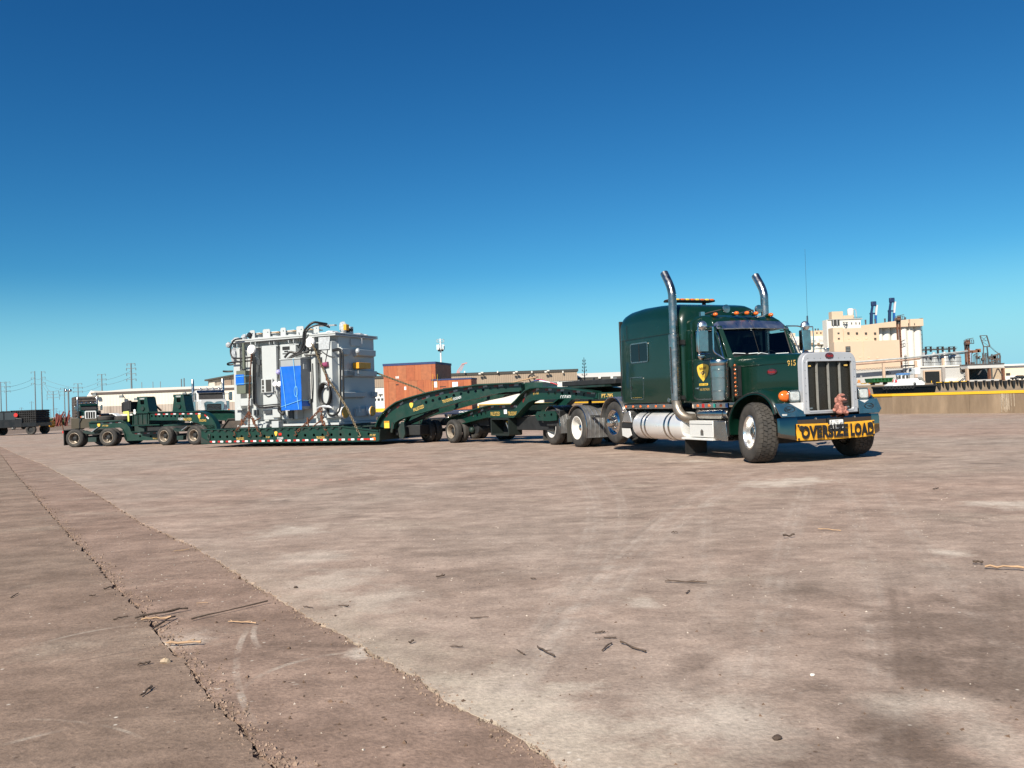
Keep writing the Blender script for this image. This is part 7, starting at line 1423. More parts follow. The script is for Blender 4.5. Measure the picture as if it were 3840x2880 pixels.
for r_, (z0_, z1_) in enumerate(((zb, zsplit - .008), (zsplit, zt))):
    pts = [x0] + sorted(x0 + (-x0) * (q_ + kr.uniform(.3, .7)) / (7 - r_) for q_ in range(7 - r_)) + [0]
    for i in range(len(pts) - 1): e = kr.uniform(0, .012); CMB(ko).box(pts[i] + .005, pts[i + 1] - .005, -.006 - e, .03, z0_, z1_).build('plywood_panel', [ply, ply2, ply3][(i * 2 + r_) % 3], K1)
for z0_, z1_ in ((zb, zsplit - .008), (zsplit, zt)): CMB(ko).box(-.03, .008, .0, dp, z0_, z1_).build('plywood_panel', ply2, K1)
CMB(ko).box(x0 - .04, .04, -.04, dp + .04, zt - .02, zt + .16).build('cover_edge', navytarp, K1)
for px, py, w, h in ((1520, 1456, .16, .26), (1488, 1425, .2, .35), (1632, 1446, .15, .2)): x, z = CF.side(px, py, 0); CMB(ko).box(x - w / 2, x + w / 2, -.03, -.02, z - h / 2, z + h / 2).build('paper_label', paper if px != 1488 else ply2, K1)
x, z = CF.side(1490, 1425, 0)
for k in range(3): CMB(ko).box(x - .12 + k * .1, x - .06 + k * .1, -.032, -.028, z + .12, z + .3).build('arrow_mark', paper, K1)
CMB(ko).box(x - .14, x + .1, -.032, -.028, z - .42, z - .34).build('stencil_mark', letblack, K1)
# lower crate with straps
xl, xr = cx(1614, -.9), cx(1760, -.9); z2 = CF.side(1690, 1424, -.9)[1]; ko2 = Vector(((xl + xr) / 2, 0, zb)); K2 = empty('wooden_crate', CF.w(ko2), CF.deg, 'lower brown crate with white labels beside the tall one', 'crate')
CMB(ko2).box(xl, xr, -.22, 1.5, zb, z2).build('crate_box', ply2, K2, bevel=.01); CMB(ko2).box(xl - .1, xr + .03, -.27, 1.54, z2, z2 + .12).build('cover_edge', navytarp, K2)
for i in range(5): x = xl + (xr - xl) * (i + .5) / 5; CMB(ko2).box(x - (xr - xl) * .095, x + (xr - xl) * .095, -.24, -.222, zb + .02, z2 - .02).build('board', ply2 if i % 2 else ply, K2)
for px, w, h in ((1706, .45, .4), (1633, .24, .45)): x, z = CF.side(px, 1442, -.3); CMB(ko2).box(x - w / 2, x + w / 2, -.255, -.245, z - h / 2, z + h / 2).build('paper_label', paper, K2)
for px, py in ((1660, 1450), (1672, 1456), (1745, 1448)): x, z = CF.side(px, py, -.3); CMB(ko2).box(x - .25, x + .25, -.252, -.246, z - .03, z + .03).build('stencil_mark', letblack, K2)
for i, px in enumerate((1621, 1638)):
    x, z = CF.side(px, 1450, -.35); st_ = MB(); st_.bar((0, 0, -1.2), (.06, .02, 1.0 - .0), .06, .015); st_.bar((.06, .02, z2 - z + .13), (.06, 1.8, z2 - z + .13), .06, .012); o = st_.build('lashing_strap', yel, None, label=['left yellow lashing strap over the lower crate', 'right yellow lashing strap over the lower crate'][i], cat='strap', group='yellow lashing straps'); o.location = CF.w((x, -.30, z)); o.rotation_euler = (0, 0, CF.deg)

# ------------------------------------------------------------------ tugboats
def mast(b, x, y, z, h):
    b.tube([(x, y, z), (x, y, z + h)], [.16, .05], 8)
    for k, f in enumerate((.35, .5, .62, .75, .86)):
        w = .5 - k * .06; b.bar((x - w, y, z + h * f), (x + w, y, z + h * f), .08); b.cbox((x - w, y, z + h * f + .15), (.14, .14, .4)); b.cbox((x + w, y, z + h * f + .15), (.14, .14, .4))
# right tug in front of the mill dock
D = 238; tc = at(*m1(1090, 935), D); TG = empty('tugboat', (tc.x, D, -2.4), 0, 'white and black harbour tug moored in front of the mill dock', 'tugboat'); o = Vector((tc.x, D, -2.4))
xw = lambda u: at(*m1(u, 900), D).x - o.x; zw = lambda v, u=1100: at(*m1(u, v), D).z + 2.4
hl = MB(); hp_ = [(xw(812), 0), (xw(880), -4.2), (xw(1150), -4.8), (xw(1340), -4.0), (xw(1362), 0), (xw(1340), 4.0), (xw(1150), 4.8), (xw(880), 4.2)]
hl.loft([[(u * .94, v * .8, .0) for u, v in hp_], [(u, v, zw(918)) for u, v in hp_], [(u * (1.01 if u < 0 else 1), v, zw(905 if u < xw(1120) else 918)) for u, v in hp_]]); hl.build('hull', kblack, TG, bevel=.2)
fd = MB()
for i in range(9): x = xw(850 + i * 32); fd.lathe([(.2, -.25), (.5, -.25), (.5, .25), (.2, .25)], (x, -4.9, zw(915)), 'y', 14)
fd.tube([(u * 1.01, v * 1.02, zw(908)) for u, v in hp_[:5]], .3, 8); fd.build('tyre_fenders', black, TG)
MB().prism([(xw(965), zw(915)), (xw(1252), zw(915)), (xw(1252), zw(880)), (xw(1225), zw(858)), (xw(1010), zw(870)), (xw(965), zw(892))], 6.0, XZ(-3.0)).build('deckhouse', whitep, TG, bevel=.1); MB().prism([(xw(1040), zw(868)), (xw(1215), zw(868)), (xw(1205), zw(838)), (xw(1050), zw(838))], 4.6, XZ(-2.3)).build('upper_deckhouse', whitep, TG, bevel=.1)
wh = MB(); cxx, czz = xw(1100), 0; wh.loft([[(cxx + 1.6 * math.cos(a), 1.4 * math.sin(a), zw(842)) for a in [i * math.pi / 5 + .31 for i in range(10)]], [(cxx + 1.9 * math.cos(a), 1.7 * math.sin(a), zw(800)) for a in [i * math.pi / 5 + .31 for i in range(10)]]]); wh.build('wheelhouse', whitep, TG)
for i in range(10):
    a = i * math.pi / 5 + .31 + math.pi / 10; c_, s_ = math.cos(a), math.sin(a); p = Vector((cxx + 1.72 * c_, 1.52 * s_, (zw(836) + zw(806)) / 2)); MB().obox(Matrix.Translation(p) @ Matrix.Rotation(a, 4, 'Z'), (.08, .75, zw(806) - zw(836))).build('wheelhouse_window', winm, TG)
MB().lathe([(2.0, zw(800)), (2.0, zw(792)), (1.6, zw(785)), (.01, zw(784))], (cxx, 0, 0), 'z', 10).build('wheelhouse_roof', M_('blue roof paint', (.08, .2, .42), .5), TG)
b = MB(); mast(b, xw(1130), 0, zw(785), zw(610) - zw(785)); b.box(xw(1095), xw(1205), -.6, .6, zw(722), zw(712)); b.build('mast', kblack, TG); b = MB(); b.sphere((xw(1080), -1, zw(765)), .35); b.sphere((xw(1155), -1, zw(762)), .35); b.build('searchlight', dark, TG)
for u in (1005, 1065): MB().cyl((xw(u), -2, zw(868)), (xw(u), -2, zw(842)), .3, .2, 10).build('fire_monitor', redlens, TG)
q = MB()
for i in range(9): q.bar((xw(1165 + i * 8), -2, zw(840)), (xw(1165 + i * 8), -2, zw(795)), .05)
q.box(xw(1160), xw(1235), -2.1, -1.9, zw(800), zw(797)); q.bar((xw(1150), -1, zw(700)), (xw(1085), -1, zw(715)), .12); q.build('railing', dgrey, TG); MB().box(xw(1185), xw(1235), -2, 2, zw(800), zw(740)).build('funnel', whitep, TG, bevel=.2)
q = MB(); q.prism([(xw(1225), zw(880)), (xw(1290), zw(880)), (xw(1250), zw(828)), (xw(1225), zw(835))], 3, XZ(-1.5)); q.build('towing_winch', M_('grey winch', (.2, .19, .17), .8), TG); text('R', letblack, TG, Matrix.Translation((xw(1165), -3.01, zw(893))) @ Matrix.Rotation(R(90), 4, 'X'), 1.1, 1.2, .05)
# tug behind the jeep dolly (mast and wheelhouse show)
D = 180; g7 = lambda x, y: (1600 + x / 2.911, 1240 + y / 2.911); tc = at(*g7(1730, 620), D); TG = empty('tugboat', (tc.x, D, -2.4), 0, 'tugboat with tall black mast behind the trailer coupling', 'tugboat'); o = Vector((tc.x, D, -2.4))
xw2 = lambda u: at(*g7(u, 560), D).x - o.x; zw2 = lambda v, u=1730: at(*g7(u, v), D).z + 2.4
b = MB(); mast(b, xw2(1726), 0, zw2(590), zw2(292) - zw2(590)); b.box(xw2(1700), xw2(1775), -.5, .5, zw2(520), zw2(512)); b.cbox((xw2(1690), -.5, zw2(545)), (.35, .3, .7)); b.cbox((xw2(1825), -.5, zw2(540)), (.35, .3, .9)); b.build('mast', kblack, TG)
MB().loft([[(xw2(1640), -2, zw2(640)), (xw2(1880), -2, zw2(640)), (xw2(1880), 3, zw2(640)), (xw2(1640), 3, zw2(640))], [(xw2(1665), -1.6, zw2(592)), (xw2(1790), -1.6, zw2(590)), (xw2(1790), 2.5, zw2(590)), (xw2(1665), 2.5, zw2(592))], [(xw2(1660), -1.8, zw2(574)), (xw2(1770), -1.8, zw2(572)), (xw2(1770), 2.5, zw2(572)), (xw2(1660), 2.5, zw2(574))]]).build('wheelhouse', whitep, TG)
for i in range(4): MB().box(xw2(1675 + i * 27), xw2(1690 + i * 27), -2.0, -1.9, zw2(590), zw2(578)).build('wheelhouse_window', winm, TG)
MB().box(-9, 9, -3.5, 3.5, .2, zw2(640)).build('hull', kblack, TG, bevel=.3); MB().box(xw2(1840), xw2(1885), -1, 1, zw2(580), zw2(572)).build('canopy', kblack, TG)
# small white boat between transformer and crate
D = 185; p = at(1420, 1505, D); TG = empty('workboat', (p.x, D, -2.4), 0, 'white workboat seen between transformer and tall crate', 'boat'); zz = lambda py: at(1420, py, D).z + 2.4
MB().box(-3.2, 1.9, -2, 2, .1, zz(1505)).build('hull', whitep, TG, bevel=.2); MB().box(-2.6, 1.9, -1.5, 1.5, zz(1505), zz(1490)).build('cabin', whitep, TG, bevel=.1); MB().box(-2.5, -1.2, -2.05, -2.0, zz(1512), zz(1502)).build('life_ring', redlens, TG)
for i in range(3): MB().box(-.8 + i * .8, -.3 + i * .8, -1.6, -1.5, zz(1503), zz(1494)).build('cabin_window', winm, TG)
b = MB(); b.tube([(.4, 0, zz(1490)), (.5, 0, zz(1481))], .12, 6); b.cbox((.5, 0, zz(1481)), (.9, .3, .3)); b.build('mast', dark, TG)
# things lying on the mill dock
D = 262; p = at(*m1(875, 880), D); HP = empty('green_hopper', (p.x, D, at(*m1(2100, 848), 255).z), 0, 'green steel hopper bin standing on the mill dock', 'hopper'); h = at(*m1(875, 832), D).z - at(*m1(875, 872), D).z; w = (at(*m1(972, 850), D).x - at(*m1(780, 850), D).x) / 2
zq = at(*m1(875, 872), D).z - at(*m1(2100, 848), 255).z
MB().loft([[(-w, -3, zq + h), (w, -3, zq + h), (w, 3, zq + h), (-w, 3, zq + h)], [(-w * .95, -2.4, zq), (w * .9, -2.4, zq), (w * .9, 2.4, zq), (-w * .95, 2.4, zq)]]).build('bin', greenhop, HP, bevel=.1); MB().box(-w, w, -3.15, -3.0, zq + h * .86, zq + h * 1.03).build('rim', greenhop, HP)
for k in range(6): x = -w * .85 + k * w * .34; MB().box(x - .15, x + .15, -3.1, -2.7, zq + .2, zq + h * .9).build('rib', greenhop, HP)
for s in (-1, 1): MB().box(w * .6 * s - .3, w * .6 * s + .3, -1, 1, zq - 1.0, zq).build('leg', struct_d, HP)
for i, (u, v, du, dv, m, lb) in enumerate(((690, 858, 26, 30, M_('orange steel', (.5, .2, .05), .7), 'orange steel drum stack left on the mill dock'), (830, 878, 90, 9, yel, 'flat yellow steel frame lying before the green hopper'), (735, 880, 40, 8, yel, 'yellow steel beam left of the flat frame on the dock'), (712, 835, 14, 60, dgrey, 'thin grey lattice stand on the mill dock'), (1005, 855, 14, 26, redlens, 'small red hydrant beside the tugboat bow'))):
    p = at(*m1(u, v), D); a, b_ = at(*m1(u - du / 2, v), D).x - p.x, at(*m1(u + du / 2, v), D).x - p.x; z1 = (at(*m1(u, v - dv / 2), D).z - p.z); q = MB()
    if du > 30: q.box(a, b_, -.5, .5, -z1, z1 * .3); q.box(a, a + 1.2, -.6, .6, z1 * .3, z1); q.box(b_ - 1.0, b_, -.6, .6, z1 * .3, z1)
    elif dv > 40:
        for s in (a, b_): q.bar((s, 0, -z1), (s * .7, 0, z1), .1)
        for t in range(6): q.bar((a, 0, -z1 + 2 * z1 * t / 6), (b_, 0, -z1 + 2 * z1 * t / 6), .15)
    else: q.lathe([(.01, -z1), (b_ * .8, -z1), (b_, 0), (b_ * .6, z1 * .7), (.01, z1)], (0, 0, 0), 'z', 10); q.box(a, b_, -.4, .4, -z1 * 1.1, -z1 * .7)
    ob = q.build('dock_equipment', m, None, label=lb, cat='equipment'); ob.location = (p.x, D, p.z)
def far_car(name, label, p, hd, m, L=4.8, hgt=1.5, cat='car'):
    C_ = empty(name, p, hd, label, cat); w = .9
    MB().loft([[(-L / 2, s * w, .45) if 0 else (x, y, z) for x, y, z in ((-L / 2, -w, z0_), (L / 2, -w, z0_ if z0_ < .6 else z0_ * .95), (L / 2, w, z0_ if z0_ < .6 else z0_ * .95), (-L / 2, w, z0_))] for s, z0_ in ((1, .4), (1, .95))]).build('body', m, C_, bevel=.1)
    MB().loft([[(-L * .3, -w * .95, .95), (L * .24, -w * .95, .95), (L * .24, w * .95, .95), (-L * .3, w * .95, .95)], [(-L * .24, -w * .8, hgt), (L * .06, -w * .8, hgt), (L * .06, w * .8, hgt), (-L * .24, w * .8, hgt)]]).build('cabin', m, C_, bevel=.08)
    for s in (-1, 1): MB().prism([(-L * .26, 1.0), (L * .20, 1.0), (L * .05, hgt - .08), (-L * .22, hgt - .08)], .02, XZ(s * w * .9 - .01)).build('side_window', winm, C_)
    for x in (-L * .32, L * .32):
        for s in (-1, 1): wheel(C_, (x, s * (w - .1), .34), 'far', 0, s > 0, scale=.65)
    return C_
p = at(*m1(2165, 838), 270); far_car('parked_car', 'dark parked car on the dock at far right', (p.x, 270, at(*m1(2100, 848), 255).z), math.pi, kblack)

# ------------------------------------------------------------------ far trucks
def far_truck(label, pos, hd, body, shell, load=None, mack=False):
    T = empty('parked_truck', pos, hd, label, 'truck'); b = MB()
    b.box(-6.5, .5, -.4, .4, .7, 1.0); b.build('chassis', dark, T)
    MB().loft([ring_yz(x, w, 1.1, z, .12) for x, w, z in ((-1.1, .85 if not mack else .98, 2.0 if not mack else 2.12), (.1, .75 if not mack else .95, 1.98 if not mack else 2.10), (.75, .62 if not mack else .9, 1.92 if not mack else 2.02))]).build('hood', body, T)
    MB().loft([ring_yz(x, w, 1.1, z, .15) for x, w, z in ((-2.8, 1.05, 2.85), (-1.6, 1.05, 2.88), (-1.35, 1.02, 2.8), (-1.05, 1.0, 2.05))]).build('cab', body, T)
    MB().add([(-1.02, -.88, 2.10), (-1.02, .88, 2.10), (-1.25, .86, 2.68), (-1.25, -.86, 2.68)], [(0, 1, 2, 3)]).build('windscreen', winm, T)
    MB().loft([[(-1.05, -1.0, 2.62), (-1.05, 1.0, 2.62), (-1.3, 1.0, 2.82), (-1.3, -1.0, 2.82)], [(-1.06, -1.0, 2.60), (-1.06, 1.0, 2.60), (-1.32, 1.0, 2.80), (-1.32, -1.0, 2.80)]]).build('visor', chrome_d if mack else body, T)
    for s in (-1, 1): MB().prism([(-2.3, 2.1), (-1.3, 2.1), (-1.45, 2.65), (-2.3, 2.65)], .02, XZ(s * 1.055 - .01)).build('side_window', winm, T)
    if mack:
        MB().prism([(-.62, 1.15), (.62, 1.15), (.72, 1.82), (.5, 1.94), (.2, 1.91), (0, 1.80), (-.2, 1.91), (-.5, 1.94), (-.72, 1.82)], .1, YZ(.9)).build('grille_surround', chrome, T); MB().prism(rrect(-.5, .5, 1.22, 1.74, .05), .12, YZ(.9)).build('grille', vdark, T)
        for k in range(4): MB().box(1.02, 1.03, -.46, .46, 1.3 + k * .1, 1.315 + k * .1).build('grille_bar', chrome_d, T)
        for y in (-.7, -.25, .2, .65): MB().sphere((-1.5, y, 2.93), .09).build('roof_lamp', chrome, T)
    else:
        g = MB(); g.plate(rrect(-.62, .62, .95, 1.95, .12), [rrect(-.5, .5, 1.02, 1.80, .04)], .12, YZ(.76)); g.build('grille_shell', shell, T)
        MB().box(.74, .76, -.52, .52, 1.0, 1.82).build('grille', vdark, T)
        for y in (-.26, 0, .26): MB().box(.80, .86, y - .03, y + .03, 1.02, 1.80).build('grille_bar', shell, T)
        for i, y in enumerate((-.75, -.25, .25, .75)): MB().sphere((-1.45, y, 2.98), .14, (1.6, .9, .8)).build('roof_lamp', chrome, T)
    MB().box(.85, 1.05, -1.2, 1.2, .45, .85).build('bumper', chrome_d, T, bevel=.03)
    for s in (-1, 1):
        MB().loft([[(.0 + .75 * math.cos(R(a)), s * y, .55 + .72 * math.sin(R(a))) for y in (.62, 1.22)] for a in range(0, 181, 20)], caps=False, closed=False).build('fender', body, T)
        MB().box(.6, .8, s * .85 - .14, s * .85 + .14, 1.1, 1.35).build('headlamp', clear, T); MB().box(.6, .78, s * 1.06 - .07, s * 1.06 + .07, 1.12, 1.32).build('turn_signal', amber, T)
        MB().tube([(-2.9, s * 1.12, .9), (-2.9, s * 1.12, 3.4), (-3.05, s * 1.12, 3.7)], .10, 10).build('exhaust_stack', chrome_d, T); MB().lathe([(.01, 1.2), (.2, 1.2), (.2, 1.95), (.01, 1.97)], (-1.0, s * 1.15, 0), 'z', 14).build('air_cleaner', dark if not mack else chrome, T)
        MB().box(-1.3, -1.15, s * 1.45 - .14, s * 1.45 + .14, 2.0, 2.65).build('mirror', chrome_d, T, bevel=.05); MB().bar((-1.25, s * 1.0, 2.5), (-1.25, s * 1.4, 2.5), .04).build('mirror_arm', chrome_d, T)
        wheel(T, (0, s * 1.02, .52), 'far', 0, s > 0); wheel(T, (-4.6, s * 1.0, .52), 'far', 0, s > 0); wheel(T, (-5.9, s * 1.0, .52), 'far', 0, s > 0)
    return T
p = at(338, 1597, 104); F1 = Frame((p.x, p.y), -58)
T1 = far_truck('green truck with white barred grille hauling stacked timber mats at left', F1.o, F1.deg, green, whitep)
fl = MB().box(-13, -3.6, -1.2, 1.2, 1.05, 1.25).build('flat_bed', M_('grey bed', (.2, .18, .16), .8), T1)
def mats(label, fr, x0, x1, z0, n, m, w=1.3, name='timber_mat', dz=.30, sc=1.0):
    for k in range(n):
        q = MB(); c = [fr.o.x, fr.o.y]; 
        cnt = 12
        for i in range(cnt): x = x0 + (x1 - x0) * (i + .5) / cnt; r = abs(x1 - x0) / cnt * .5; q.lathe([(.01, -w), (r, -w * .98), (r, w * .98), (.01, w)], (x, 0, z0 + dz * (k + .5)), 'y', 8)
        for y in (-w * .55, w * .55): q.box(x0, x1, y - .1, y + .1, z0 + dz * k, z0 + dz * k + .05)
        o = q.build(name, m, None, label=label % ['lowest', 'second', 'third', 'fourth', 'fifth', 'sixth', 'seventh'][k] if '%s' in label else label, cat='timber mat', group='stacked timber mats'); o.location = fr.o; o.rotation_euler = (0, 0, fr.deg); o.scale = (sc,) * 3
mats('%s timber mat from the bottom on the green far truck', F1, -9.5, -3.7, 1.27, 7, logm, 1.35, dz=.36)
p = at(800, 1600, 70); T2 = far_truck('white truck with chrome grille parked between dolly and transformer', (p.x, p.y, 0), R(-64), M_('white cab paint', (.55, .55, .54), .35), chrome, mack=True); T2.scale = (1.12, 1.12, 1.12)
# near black truck on the far left with its load
p = at(105, 1627, 66); F2 = Frame((p.x, p.y), 178)
KT = empty('black_truck', F2.o, F2.deg, 'black flatbed truck in silhouette at the left edge', 'truck'); KT.scale = (1.1, 1.1, 1.1)
MB().prism([(-.2, .55), (3.6, .55), (3.6, .95), (2.0, 1.05), (1.55, 1.68), (1.4, 1.74), (.6, 1.76), (.5, 1.3), (-.2, 1.2)], 1.9, XZ(-.95)).build('cab', kblack, KT, bevel=.05)
for s in (-1, 1):
    for u0_, u1_, u2_, u3_ in ((1.15, 1.85, 1.45, 1.15), (.3, 1.05, 1.05, .3)): MB().prism([(u0_, 1.12), (u1_, 1.12), (u2_, 1.64), (u3_, 1.64)], .02, XZ(s * .96 - .01)).build('side_window', M_('smoky glass', (.035, .04, .045), .15), KT)
MB().prism(circ(.25, 1.45, .15, 12), .02, XZ(.955)).build('red_emblem', redlens, KT); MB().box(-1.2, -.2, -.95, .95, .6, .85).build('bed', kblack, KT)
MB().lathe([(.01, 0), (.01, .01)], (0, 0, 0), 'z', 6)
for x in (-.75, 2.4):
    for s in (-1, 1): wheel(KT, (x, s * .8, .36), 'black', 0, s > 0, scale=.69)
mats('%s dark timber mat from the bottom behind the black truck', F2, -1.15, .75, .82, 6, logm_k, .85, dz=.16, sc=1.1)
p = at(20, 1592, 100); far_car('white_pickup', 'white pickup partly cut by the left photo edge', (p.x, p.y, 0), R(170), whitep, 5.6, 1.85, 'pickup')
p = at(178, 1603, 110); q = MB(); q.lathe([(.01, -1), (.8, -1), (.8, 1), (.01, 1)], (.3, 0, .5), 'y', 12); q.prism([(-1.2, .3), (.9, .3), (.95, 1.35), (-1.2, 1.25)], 2.0, XZ(-.9)); o = q.build('scrap_bucket', orange, None, label='orange steel bucket on the ground right of the black truck', cat='bucket'); o.location = (p.x, p.y, 0); o.scale = (.62, .62, .62)
p = at(226, 1598, 118); random.seed(3); q = MB()
for k in range(14): a = Vector((random.uniform(-1, .8), random.uniform(-1, 1), 0)); q.bar(a, a + Vector((random.uniform(-.6, .9), 0, random.uniform(1, 2.2))), random.uniform(.06, .2))
o = q.build('scrap_heap', scrapred, None, label='dark red steel scrap heap left of the green far truck', cat='scrap heap'); o.location = (p.x, p.y, 0)
p = at(205, 1585, 135); q = MB(); q.sphere((0, 0, .4), 1.0, (1.3, 1, .9), 10, 7); o = q.build('rubble_pile', M_('grey heap', (.3, .28, .26), .9, 0, .3, 2), None, label='small grey rubble pile near the red scrap heap', cat='rubble pile'); o.location = (p.x, p.y, 0)
p = at(640, 1580, 95); q = MB(); q.box(-1.2, 1.2, -.9, .9, .3, 1.35); o = q.build('blue_container', navy, None, 35, .03, 'navy blue container behind the second green tower', 'container'); o.location = (at(712, 1540, 95).x, 95, 0)
p = at(400, 1580, 108); far_car('white_suv', 'white vehicle roof showing behind the spare tyres', (at(425, 1570, 108).x, 108, 0), 0, whitep, 5.2, 1.55, 'car')

# ------------------------------------------------------------------ poles, wires, towers
def pole(px, pyt, D, r, arms, label, side=0, group='power poles on the horizon'):
    t = at(px, pyt, D); b0 = Vector((t.x, D, 0)); E = empty('power_pole', b0, 0, label, 'pole', group); MB().tube([(0, 0, 0), (0, 0, t.z)], [r * .62, r * .42], 10).build('shaft', polem, E)
    for f, w, sd in arms:
        z = t.z * f
        for s in ((-1, 1) if sd == 0 else (sd,)):
            MB().bar((0, 0, z), (s * w * .62, 0, z + w * .08), r * .32).build('crossarm', polem, E); MB().tube([(s * w * .62, 0, z + w * .06), (s * w * .62, 0, z + w * .06 - .9)], r * .22, 6).build('insulator', polem, E)
    return t
A1 = ((.99, 3.2, 0), (.88, 3.6, 0), (.77, 3.6, 0)); AL = ((.98, 3, -1), (.86, 3, -1), (.75, 3, -1)); AR_ = ((.98, 3, 1), (.87, 3, 1), (.76, 3, 1))
tops = []
for px, py, D, r, arms, lb in ((2, 1432, 380, .45, AR_, 'grey power pole cut by the left photo edge'), (22, 1431, 380, .4, AR_, 'grey power pole above the white pickup'), (130, 1392, 420, .5, AL, 'left of the twin tall poles behind the black truck'), (155, 1392, 420, .5, AR_, 'right of the twin tall poles behind the black truck'), (199, 1467, 300, .35, A1, 'short pole with double arms right of the twin poles'), (241, 1455, 420, .45, A1, 'pole just left of the twin lamp mast'),
                               (292, 1438, 420, .5, A1, 'pole rising behind the cream warehouse left gable'), (381, 1403, 420, .55, A1, 'tall pole behind the cream warehouse roof'), (491, 1362, 330, .62, ((.985, 2.6, 0), (.90, 3.0, 0), (.80, 3.0, 0), (.70, 3.0, 0)), 'thickest power pole with four arms behind the cream warehouse')):
    tops.append((pole(px, py, D, r, arms, lb), D))
for i, (px, py) in enumerate(((118, 1505), (80, 1528), (168, 1535), (190, 1535), (210, 1530), (222, 1540))):
    pole(px, py, 600, .35, ((.95, 2, 0),), ['faint distant pole left of the twin poles', 'faintest short distant pole far left', 'first of the small distant poles right of the twin poles', 'second of the small distant poles right of the twin poles', 'third of the small distant poles right of the twin poles', 'last of the small distant poles before the green truck'][i])
for i, (px, py, D) in enumerate(((680, 1421, 300), (690, 1418, 300))): t = at(px, py, D); o = MB().tube([(0, 0, 0), (0, 0, t.z)], .2, 6).build('mast', polem, None, label=['left thin mast above the cream warehouse roof', 'right thin mast above the cream warehouse roof'][i], cat='mast'); o.location = (t.x, D, 0)
t = at(256, 1465, 180); E = empty('lamp_mast', (t.x, 180, 0), 0, 'yard lamp mast with two round floodlights', 'lamp post'); MB().tube([(0, 0, 0), (0, 0, t.z)], .17, 8).build('shaft', polem, E)
for s in (-1, 1): MB().sphere((s * .45, -.1, t.z + .05), .38, (1, .8, .8), 12, 8).build('floodlight', chrome, E)
MB().bar((-.45, 0, t.z - .1), (.45, 0, t.z - .1), .1).build('cross_arm', polem, E)
wl = 0
for (i, j) in ((1, 2), (3, 4), (3, 6), (6, 7), (7, 8), (2, 3)):
    for f in (.86, .75):
        a, b_ = tops[i][0].copy(), tops[j][0].copy(); a.z *= f; b_.z *= f; pts = [a.lerp(b_, k / 10) - Vector((0, 0, 3 * (k / 10) * (1 - k / 10))) for k in range(11)]; o = a.copy()
        MB().tube([p - o for p in pts], .055, 4).build('power_line', M_('grey wire', (.16, .18, .2), .8), None, label='%s power line strung between %s' % (['upper', 'lower'][wl % 2], ['the left pickup pole and the twin poles', 'the twin poles and the double arm pole', 'the twin poles and the gable pole', 'the gable pole and tall warehouse pole', 'the tall pole and the thickest pole', 'the two twin poles'][wl // 2]), cat='power line').location = o; wl += 1
# cell mast and crane tip
D = 260; t = at(1651, 1270, D); E = empty('cell_mast', (t.x, D, 0), 0, 'white cellular mast with panel antennas above the tall crate', 'mast'); MB().tube([(0, 0, 0), (0, 0, t.z)], [.35, .22], 8).build('shaft', whitep, E); q = MB(); z = at(1651, 1302, D).z
for k in range(9): a = k * 2 * math.pi / 9; q.cbox((1.1 * math.cos(a), 1.1 * math.sin(a), z), (.3, .3, 1.6))
q.build('panel_antennas', whitep, E); q = MB()
for k in range(6): a = k * math.pi / 3; q.cbox((.7 * math.cos(a), .7 * math.sin(a), z - .9), (.35, .35, .8))
q.build('radio_units', dark, E); q = MB(); z2 = t.z - .3
for z_ in (z2, z2 - .8): 
    for a, b_ in (((-1, -1), (1, -1)), ((1, -1), (1, 1)), ((1, 1), (-1, 1)), ((-1, 1), (-1, -1))): q.bar((*[c * 1.05 for c in a], z_), (*[c * 1.05 for c in b_], z_), .08)
for s in (-1, 1):
    for r_ in (-1, 1): q.bar((s * 1.05, r_ * 1.05, z2 - .8), (s * 1.05, r_ * 1.05, z2), .08)
q.build('top_platform', dgrey, E)
D = 520; a, b_ = at(1721, 1392, D), at(1737, 1366, D); E = empty('lattice_crane', (a.x, D, 0), 0, 'faint pinkish crane boom tip above the tan warehouse', 'crane'); o = Vector((a.x, D, 0)); q = MB(); q.bar(Vector((-10, 0, 0)), a - o, 2.0)
l = b_ - a
for s in (-1, 1): q.bar(a - o + Vector((s * 1.2, 0, 0)), b_ - o + Vector((s * .5, 0, 0)), .4)
for k in range(6): q.bar(a - o + l * (k / 6) + Vector((-1.1, 0, 0)), a - o + l * ((k + 1) / 6) + Vector((1.0, 0, 0)), .25)
q.bar(b_ - o - Vector((1, 0, 0)), b_ - o + Vector((2.5, 0, .8)), .8); q.build('boom', M_('faded pink paint', (.45, .25, .25), .7), E)

# ------------------------------------------------------------------ low trees at the far left
def tree(px, py, D, w, label, seed):
    t = at(px, py, D); rn = random.Random(seed); E = empty('tree', (t.x, D, 0), 0, label, 'tree', 'dark bushes on the left horizon'); h = t.z
    MB().tube([(0, 0, 0), (.1, 0, h * .5), (.0, 0, h * .8)], [.16, .1, .04], 6).build('trunk', stick, E); q = MB()
    for k in range(420):
        a = rn.uniform(0, 6.28); r = rn.random() ** .5; z = h * (.25 + .75 * rn.random()); rr = w * (1 - ((z / h - .5) * 1.3) ** 2) * r * rn.uniform(.75, 1.15); c = Vector((rr * math.cos(a), rr * math.sin(a), z)); u = Vector((rn.uniform(-1, 1), rn.uniform(-1, 1), rn.uniform(-1, 1))).normalized() * rn.uniform(.16, .38); v = u.orthogonal().normalized() * u.length
        q.add([c - u, c + v * .7, c + u, c - v * .7], [(0, 1, 2, 3)])
    q.build('crown', leafm, E, 180)
for i, (px, py, w, lb) in enumerate(((8, 1548, 2.2, 'dark bush behind the white pickup, nearest the photo edge'), (25, 1546, 2.6, 'tallest dark bush behind the white pickup'), (44, 1551, 2.4, 'dark bush just left of the black truck cab'), (60, 1558, 2.0, 'low dark bush peeking over the black truck hood'), (205, 1573, 2.0, 'small dark bush behind the orange bucket'))): tree(px, py, 125, w, lb, i)

